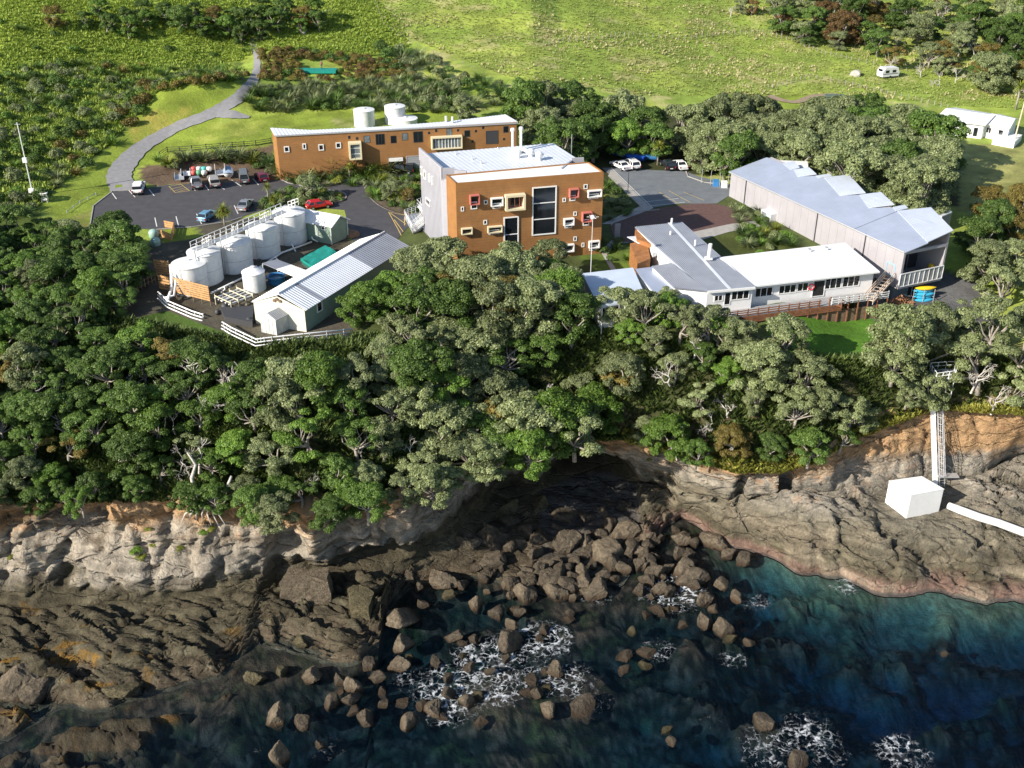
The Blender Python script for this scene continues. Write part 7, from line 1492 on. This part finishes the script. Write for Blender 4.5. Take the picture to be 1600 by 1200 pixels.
trailer(281, 281, 105, 3.4, 1.6, GALV, 'long empty flat galvanised trailer beside the earth bank'); trailer(291, 276, 105, 2.6, 1.6, WP, 'white-sided flat trailer next to the galvanised one', sides=.5)
trailer(345, 274, 105, 2.8, 1.7, WP, 'white high-sided cargo trailer behind the pickups', sides=1.1)
tr_ = trailer(318, 272, 100, 3.0, 1.6, TIMBD, 'low trailer heaped with colourful bins behind the pickups', sides=.3)
CL = [((.6,.1,.08), 'red'), ((.75,.75,.72), 'white'), ((.1,.5,.45), 'aqua'), ((.7,.7,.7), 'grey-white'), ((.65,.12,.1), 'small red'), ((.12,.35,.2), 'green'), ((.75,.74,.7), 'tall white')]
for i, (c, nm) in enumerate(CL):
    p = P(303 + (i % 4) * 8, 267 + (i // 4) * 6, RZ + .66 + (.0 if i < 4 else .1)); m = MB(); m.lathe([(.38, 0), (.44, .3), (.44, .7), (.36, .75)], p, 14); single('storage_bin', m, mat('bin_' + nm.replace(' ', '_'), c, .5), f"{nm} round bin heaped on the low trailer behind the pickups", 'bin', 'bins heaped on the trailer', smooth=True)
def boat(px, py, L_, rz, mt, label, z=.7, cover=None):
    t = thing('boat', label, 'boat', P(px, py, z), 'boats'); t.rotation_euler = (0, 0, R(rz)); m = MB(); n = 9; sec = 7
    for i in range(n):
        x = (i / (n - 1) - .5) * L_; w = .85 * (1 - max(0, (i / (n - 1) - .45) / .55) ** 2.2); 
        for j in range(sec): a = math.pi * j / (sec - 1); m.v.append((x, -math.cos(a) * w, .75 - math.sin(a) * .7 + .25 * (i / (n - 1)) ** 3))
    for i in range(n - 1):
        for j in range(sec - 1): a = i * sec + j; m.f.append((a, a + sec, a + sec + 1, a + 1)); m.m.append(0)
    m.f.append(tuple(range(sec))); m.m.append(0)
    o = bpy.data.objects.new('hull', m.mesh('hull', mt, None, True)); COL.objects.link(o); o.parent = t; m = MB()
    for i in range(n): x = (i / (n - 1) - .5) * L_; w = .87 * (1 - max(0, (i / (n - 1) - .45) / .55) ** 2.2) + .01; zz = .76 + .25 * (i / (n - 1)) ** 3; m.v += [(x, -w, zz), (x, 0, zz + .35 * math.sin(math.pi * min(1, i / (n - 1) + .15))), (x, w, zz)]
    for i in range(n - 1):
        for j in range(2): a = i * 3 + j; m.f.append((a, a + 1, a + 4, a + 3)); m.m.append(0)
    o = bpy.data.objects.new('cover', m.mesh('cover', cover or mt, None, True)); COL.objects.link(o); o.parent = t; return t
boat(357, 272, 4.2, 105, WP, 'small boat with pale blue-grey cover beside the grey van', z=.3, cover=mat('boat_cover', (.30,.38,.48), .6, bump=.5, bscale=3, bdist=.1))
boat(982, 248, 6.5, 150, mat('royal_blue', (.02,.10,.50), .4), 'blue covered boat behind the court cars', z=.5); boat(1015, 250, 3.4, 170, mat('mid_blue', (.06,.22,.5), .4), 'small blue dinghy under the blue sign at the court', z=.3)
m = MB(); p = P(1012, 246, 0); m.tube([p, p + V((0, 0, 2.2))], .05, 6); m.box(p + V((0, -.08, 2.0)), (.4, .03, .4)); single('blue_sign', m, mat('sign_blue', (.02,.08,.45), .5), 'blue sign board on a post behind the dinghy', 'sign')
# lamp posts, masts, poles
def pole(px, py, h, r, label, mt=GALV, name='pole', z=None, lean=(0, 0), extra=None, group=None):
    p = Pg(px, py) if z is None else P(px, py, z); t = thing(name, label, 'pole', p, group); m = MB(); m.tube([p - V((0, 0, .3)), p + V((lean[0], lean[1], h))], [r, r * .7], 8); part('shaft', m, mt, t)
    if extra: extra(t, p + V((lean[0], lean[1], h)), p)
    return t
def mast_x(t, top, base):
    m = MB(); m.box(base.lerp(top, .5) + V((0, -.2, 0)), (.35, .2, .4)); part('instrument_box', m, WHITE, t); m = MB(); m.box(base.lerp(top, .08) + V((0, -.2, 0)), (.45, .25, .35)); part('base_box', m, WHITE, t); m = MB(); m.tube([top - V((.5, 0, .3)), top + V((.5, 0, -.3))], .03, 5); part('crossarm', m, GALV, t)
pole(52, 306, 12.5, .11, 'tall slim white weather mast with instrument boxes on the left scrub slope', WHITE, 'weather_mast', extra=mast_x)
def lamp_x(t, top, base): 
    for k in range(6): a = k * 1.047; m = MB(); m.tube([top, top + V((math.cos(a) * .8, math.sin(a) * .8, .05))], .035, 4); part('antenna_arm', m, WHITE, t)
    m = MB(); m.lathe([(.25, -.2), (.3, .1), (.1, .3)], top, 10); part('head', m, WHITE, t)
pole(922, 452, 10.6, .05, 'thin mast with star-shaped antenna head before the orange building corner', WHITE, 'antenna_mast', extra=lamp_x)
pole(981, 300, 3.6, .07, 'dark lamp post at the left edge of the asphalt court', TRIM, 'lamp_post'); 
m = MB(); u_ = roofpt(893, 232); m.tube([u_ - V((0,0,1)), u_ + V((0, 0, 2.2))], .05, 5); part('aerial', m, GALV, b1)
pole(1583, 226, 10.5, .16, 'pale wooden power pole at the right edge beside the white houses', mat('pale_pole', (.62,.50,.38), .8), 'power_pole', lean=(.6, .3))
def frame_x(t, top, base): pass
for k, (px, py) in enumerate([(1096,286),(1110,289),(1124,292),(1137,295)]):
    pole(px, py, 2.6, .06, ['first metal bay post under the pale tree, nearest the court', 'second metal bay post under the pale tree', 'third metal bay post under the pale tree', 'last metal bay post, by the hall corner'][k], GALV, 'bay_post', z=0, group='posts of the bin enclosure')
for k, (px, py, c) in enumerate([(1118, 291, BLUE), (1131, 293, WHITE)]): m = MB(); p = P(px, py, 0); m.box(p + V((0, 0, .55)), (.45, .45, .5)); m.box(p + V((0, 0, 1.1)), (.5, .5, .06)); single('wheelie_bin', m, c, ['blue bin in the metal bay by the pale tree', 'white bin beside the blue bin by the hall corner'][k], 'bin')
# stand, compost, tanks by the lawn
m = MB(); p = Pg(71, 316); m.box(p + V((0, 0, 1.0)), (.5, .3, .55)); m.box(p + V((0, 0, 1.62)), (.6, .4, .07))
for sx in (-1, 1):
    for sy in (-1, 1): m.tube([p + V((sx * .45, sy * .25, 0)), p + V((sx * .45, sy * .25, .6))], .05, 4)
single('instrument_screen', m, WHITE, 'white louvred instrument box on legs at the edge of the left lawn', 'weather box')
cb_ = thing('compost_bay', 'open slatted orange timber bay on the dark grass below the car park', 'compost bin', P(262, 372, -.2)); pb = [P(253, 372, -.2), P(269, 378, -.2), P(273, 360, -.2), P(258, 357, -.2)]
for a, b in zip(pb, pb[1:]):
    w_ = Wall(a, b)
    for k in range(4): m = MB(); w_.slab(m, 0, w_.L, -.2 + k * .35, .08 + k * .35, -.04, .04); part('plank', m, TIMBER, cb_)
for px, py, lb in [(241, 372, 'green-lidded round bin at the left of the timber bay'), (244, 385, 'pale green round bin below the timber bay')]: m = MB(); m.lathe([(.7, 0), (.75, 1.0), (.5, 1.35), (.1, 1.45)], P(px, py, -.2), 18); single('compost_bin', m, mat('pale_green_plastic', (.32,.48,.42), .5), lb, 'bin', smooth=True)
m = MB(); q = [P(540,372,.02), P(568,378,.02), P(572,366,.02), P(550,362,.02)]; m.lathe([(1.6, 0), (1.2, .5), (.5, .8), (.05, .9)], P(548, 368, -.1), 16); single('soil_heap', m, mat('bare_soil', (.22,.13,.07), .95, var=.35, vscale=2, bump=.8, bscale=3), 'small brown soil heap at the road corner by the shed', 'soil heap', smooth=True)
# caravan
p = Pg(1386, 121); t = thing('caravan', 'small white caravan standing on the green pasture', 'caravan', p); t.rotation_euler = (0, 0, R(20)); m = MB(); pr = [(-2.2, .45), (2.3, .45), (2.5, 1.2), (2.0, 2.4), (-1.6, 2.5), (-2.35, 1.5)]; n = 6
for s in (-1, 1): m.v += [(x, s * 1.1, z) for x, z in pr]
m.f += [tuple(range(n)), tuple(range(2 * n - 1, n - 1, -1))] + [((i + 1) % n, i, n + i, n + (i + 1) % n) for i in range(n)]; m.m += [0] * (n + 2); o = bpy.data.objects.new('body', m.mesh('body', WP)); COL.objects.link(o); o.parent = t
for x in (-1.0, .9): lbox(t, 'window', (x, -1.11, 1.65), (.5, .02, .3), GLASS)
lbox(t, 'window', (-2.1, 0, 1.9), (.15, .7, .25), GLASS); lbox(t, 'stripe', (0, -1.11, 1.1), (2.1, .015, .08), GP)
for s in (-1, 1): m = MB(); m.tube([(0, s * .95, .33), (0, s * 1.13, .33)], .33, 14); o = bpy.data.objects.new('wheel', m.mesh('wheel', TYRE)); COL.objects.link(o); o.parent = t
# white houses at right
for nm, fx, zr_, ze_, lb in [('white_house', [(1460,186),(1540,196),(1566,180),(1492,168)], 3.6, 2.9, 'white cottage with dazzling white roof at the right edge, nearer the grove'), ('white_house', [(1536,193),(1578,201),(1592,186),(1560,178)], 3.6, 2.8, 'second white cottage at the right edge, next to the power pole')]:
    q = [P(a, b, ze_) for a, b in fx]; t = thing(nm, lb, 'house', (q[0].x, q[0].y, 0), 'white cottages'); c = sum(q, V()) / 4; m = MB(); m.prism([c + (v - c) * .9 for v in q], -.5, ze_); part('wall', m, WHITE, t)
    a_, b_ = (q[0] + q[3]) / 2 + V((0, 0, 1)), (q[1] + q[2]) / 2 + V((0, 0, 1)); 
    for s0, s1 in ((q[0], q[1]), (q[3], q[2])): m = MB(); m.ribs(s0, s1, b_, a_, .5, .04); part('roof', m, ROOFW, t)
    m = MB(); c9 = [c + (v - c) * .9 for v in q]; m.poly([c9[0], c9[3], a_ + (c - a_) * .1]); m.poly([c9[2], c9[1], b_ + (c - b_) * .1]); part('gable', m, WHITE, t)
    w_ = Wall(c9[0], c9[1]); n = 4 if lb.startswith('white cott') else 2
    for k in range(n): w_.window(t, (w_.L * (k + .2) / n, w_.L * (k + .65) / n, .3 if k % 2 else 1.0, 2.2), w=.1, cols_=2 if k % 2 == 0 else 1, name='window' if k % 2 == 0 else 'door')
m = MB(); m.prism([P(1551,218,1), P(1585,224,1), P(1597,212,1), P(1560,206,1)], -.3, 1.2); single('low_annex', m, WHITE, 'low white flat-topped outbuilding at the foot of the power pole', 'outbuilding')
m = MB()
for k in range(6): a = P(1504 + k * 8, 205 + k, 0); m.tube([a, a + V((0, 0, 1.1))], .05, 4)
m.tube([P(1504, 205, 0) + V((0, 0, 1)), P(1544, 210, 0) + V((0, 0, 1))], .04, 4); single('porch_rail', m, TRIM, 'dark porch railing before the first white cottage', 'railing')
# grey pump house roof behind grove, small green-grey box
m = MB(); p = Pg(1303, 163); m.box(p + V((0, 0, .9)), (1.9, 1.0, .9), (1, -.1, 0)); m.box(p + V((0, 0, 1.9)), (2.1, 1.2, .08), (1, -.1, 0)); single('green_hut', m, mat('hut_green', (.10,.14,.10), .7), 'low dark green hut behind the grove', 'hut')
# green platform, person
p = Pg(496, 113); t = thing('green_platform', 'flat teal green covered platform among brown-green shrubs on the hill', 'platform', p); m = MB(); m.box(p + V((0, 0, .35)), (4.2, 1.5, .25), (1, .0, 0)); part('cover', m, TEAL, t)
for s in (-1, 1): m = MB(); m.box(p + V((s * 3.6, -1.2, .1)), (.15, .15, .4)); part('leg', m, TIMBD, t)
def person(loc, rz, label):
    t = thing('person', label, 'person', loc); t.rotation_euler = (0, 0, rz)
    J_ = {'pel': (0, 0, .95), 'ch': (0, 0, 1.3), 'nk': (0, .0, 1.5), 'hd': (0, -.01, 1.66), 'ls': (.19, 0, 1.43), 'le': (.27, -.02, 1.15), 'lh': (.27, -.15, .95), 'rs': (-.19, 0, 1.43), 're': (-.27, -.02, 1.15), 'rh': (-.27, -.12, .93), 'lk': (.1, -.02, .5), 'lf': (.11, 0, .08), 'lt': (.11, -.18, .04), 'lhip': (.09, 0, .9), 'rhip': (-.09, 0, .9), 'rk': (-.1, -.02, .5), 'rf': (-.11, 0, .08), 'rt': (-.11, -.18, .04)}
    rad = {'pel': .15, 'ch': .16, 'nk': .055, 'hd': .11, 'ls': .07, 'le': .045, 'lh': .035, 'rs': .07, 're': .045, 'rh': .035, 'lk': .06, 'lf': .05, 'lt': .035, 'lhip': .1, 'rhip': .1, 'rk': .06, 'rf': .05, 'rt': .035}
    E = [('pel', 'ch'), ('ch', 'nk'), ('nk', 'hd'), ('ch', 'ls'), ('ls', 'le'), ('le', 'lh'), ('ch', 'rs'), ('rs', 're'), ('re', 'rh'), ('pel', 'lhip'), ('lhip', 'lk'), ('lk', 'lf'), ('lf', 'lt'), ('pel', 'rhip'), ('rhip', 'rk'), ('rk', 'rf'), ('rf', 'rt')]
    ks = list(J_); me = bpy.data.meshes.new('body'); me.from_pydata([J_[k] for k in ks], [(ks.index(a), ks.index(b)) for a, b in E], [])
    o = bpy.data.objects.new('body', me); COL.objects.link(o); o.parent = t; sk = o.modifiers.new('skin', 'SKIN'); me.skin_vertices[0].data[0].use_root = True
    for i, k in enumerate(ks): me.skin_vertices[0].data[i].radius = (rad[k], rad[k])
    o.modifiers.new('sub', 'SUBSURF').render_levels = 2; me.materials.append(mat('dark_clothes', (.05,.05,.09), .8))
    for nm, prof, z0, c in [('jacket', [(.17, 0), (.2, .15), (.21, .4), (.1, .58)], .9, (.35,.12,.12)), ('hair', [(.12, 0), (.13, .08), (.08, .16), (.01, .18)], 1.64, (.05,.03,.02))]:
        m = MB(); m.lathe(prof, (0, .01, z0), 12); q = bpy.data.objects.new(nm, m.mesh(nm, mat(nm + '_cloth', c, .8), None, True)); COL.objects.link(q); q.parent = t
    m = MB(); m.lathe([(.03, -.1), (.09, -.05), (.1, .02), (.07, .08)], (0, -.05, 1.66), 12); q = bpy.data.objects.new('face', m.mesh('face', mat('skin_tone', (.45,.28,.2), .6), None, True)); COL.objects.link(q); q.parent = t
person(p + V((.9, .6, .6)), 0, 'small distant person in dark clothes standing on the green platform')
# ---------------- shore: pump block, cage ladder, pale pipe
SZ = float(-18.6)
bb = [P(1375 + 13, 770, -18), P(1422, 812, -18.4)]
T3 = [P(1389, 752, -15.2), P(1423, 775, -15.2), P(1475, 765, -15.2), P(1440, 745, -15.2)]
pbk = thing('concrete_block_house', 'large white painted concrete block standing on the right rock platform', 'block', tuple(sum(T3, V()) / 4 - V((0, 0, 3)))); m = MB(); m.prism(T3, -19.6, -15.2); o = part('body', m, WHITE, pbk); bv = o.modifiers.new('bevel', 'BEVEL'); bv.width = .06; bv.segments = 2
m = MB(); c = sum(T3, V()) / 4; m.prism([c + (v - c) * 1.012 for v in T3], -15.196, -15.1); part('roof_slab', m, ROOFW, pbk)
ld = thing('cage_ladder', 'tall galvanised cage ladder with a white side pipe climbing the right cliff', 'ladder', P(1471, 742, -16.8)); l0_, l1_ = P(1472, 760, -17.6), P(1468, 628, -7.6); lx = V((1, 0, 0)); lyv = V((0, -1, 0))
for s in (-1, 1): m = MB(); m.tube([l0_ + lx * .32 * s, l1_ + lx * .32 * s], .045, 5); part('rail', m, GALV, ld)
for k in range(36): m = MB(); c = l0_.lerp(l1_, (k + .5) / 36); m.tube([c - lx * .32, c + lx * .32], .025, 4); part('rung', m, GALV, ld)
for k in range(12):
    c = l0_.lerp(l1_, .16 + .84 * k / 11); m = MB(); m.tube([c + lx * .42 * math.cos(a) + lyv * (.1 + .75 * math.sin(a)) for a in np.linspace(0, math.pi, 9)], .03, 4, cap=False); part('cage_hoop', m, GALV, ld)
for a in (.5, 1.05, 1.57, 2.1, 2.65): m = MB(); q = lx * .42 * math.cos(a) + lyv * (.1 + .75 * math.sin(a)); m.tube([l0_.lerp(l1_, .16) + q, l1_ + q], .025, 4); part('cage_strap', m, GALV, ld)
m = MB(); c = l0_.lerp(l1_, .13) + V((.8, 0, 0)); m.box(c, (1.3, .5, .05)); part('landing', m, GALV, ld)
m = MB(); m.box((l0_ + l1_) / 2 - lx * .85 + V((0, .1, 0)), ((l1_ - l0_).length / 2, .30, .10), l1_ - l0_, ay=lx, az=(l1_ - l0_).normalized().cross(lx)); part('side_pipe', m, WHITE, ld)
# small platform at its head
m = MB(); tp = [P(1452,578,-4), P(1490,575,-4), P(1492,590,-4), P(1462,594,-4)]; m.prism(tp[::-1], -4.1, -4)
for a, b in zip(tp, tp[1:] + tp[:1]):
    m.tube([a + V((0, 0, 1)), b + V((0, 0, 1))], .05, 4); m.tube([a + V((0, 0, .5)), b + V((0, 0, .5))], .05, 4)
    for k in range(3): q = a.lerp(b, k / 3); m.tube([q - V((0, 0, 3)), q + V((0, 0, 1))], .05, 4)
single('lookout_platform', m, WHITE, 'small white railed platform among the trees above the cage ladder', 'platform')
m = MB(); pts = [(1482,790,-17.3),(1500,797,-17.2),(1530,808,-17.3),(1560,817,-17.6),(1600,832,-17.9),(1660,850,-18.2)]; m.tube([P(a, b, z) for a, b, z in pts], [.45, .5, .5, .5, .5, .5], 12); single('sea_intake_pipe', m, WHITE, 'thick white encased pipe running right from the block across the rocks', 'pipe', smooth=True)
m = MB(); c = P(1385, 820, -20); m.box(c, (.5, .5, .35), (1, .3, 0)); single('small_plinth', m, CONC, 'small grey concrete plinth on the rocks left of the white block', 'plinth')
finish_labels()
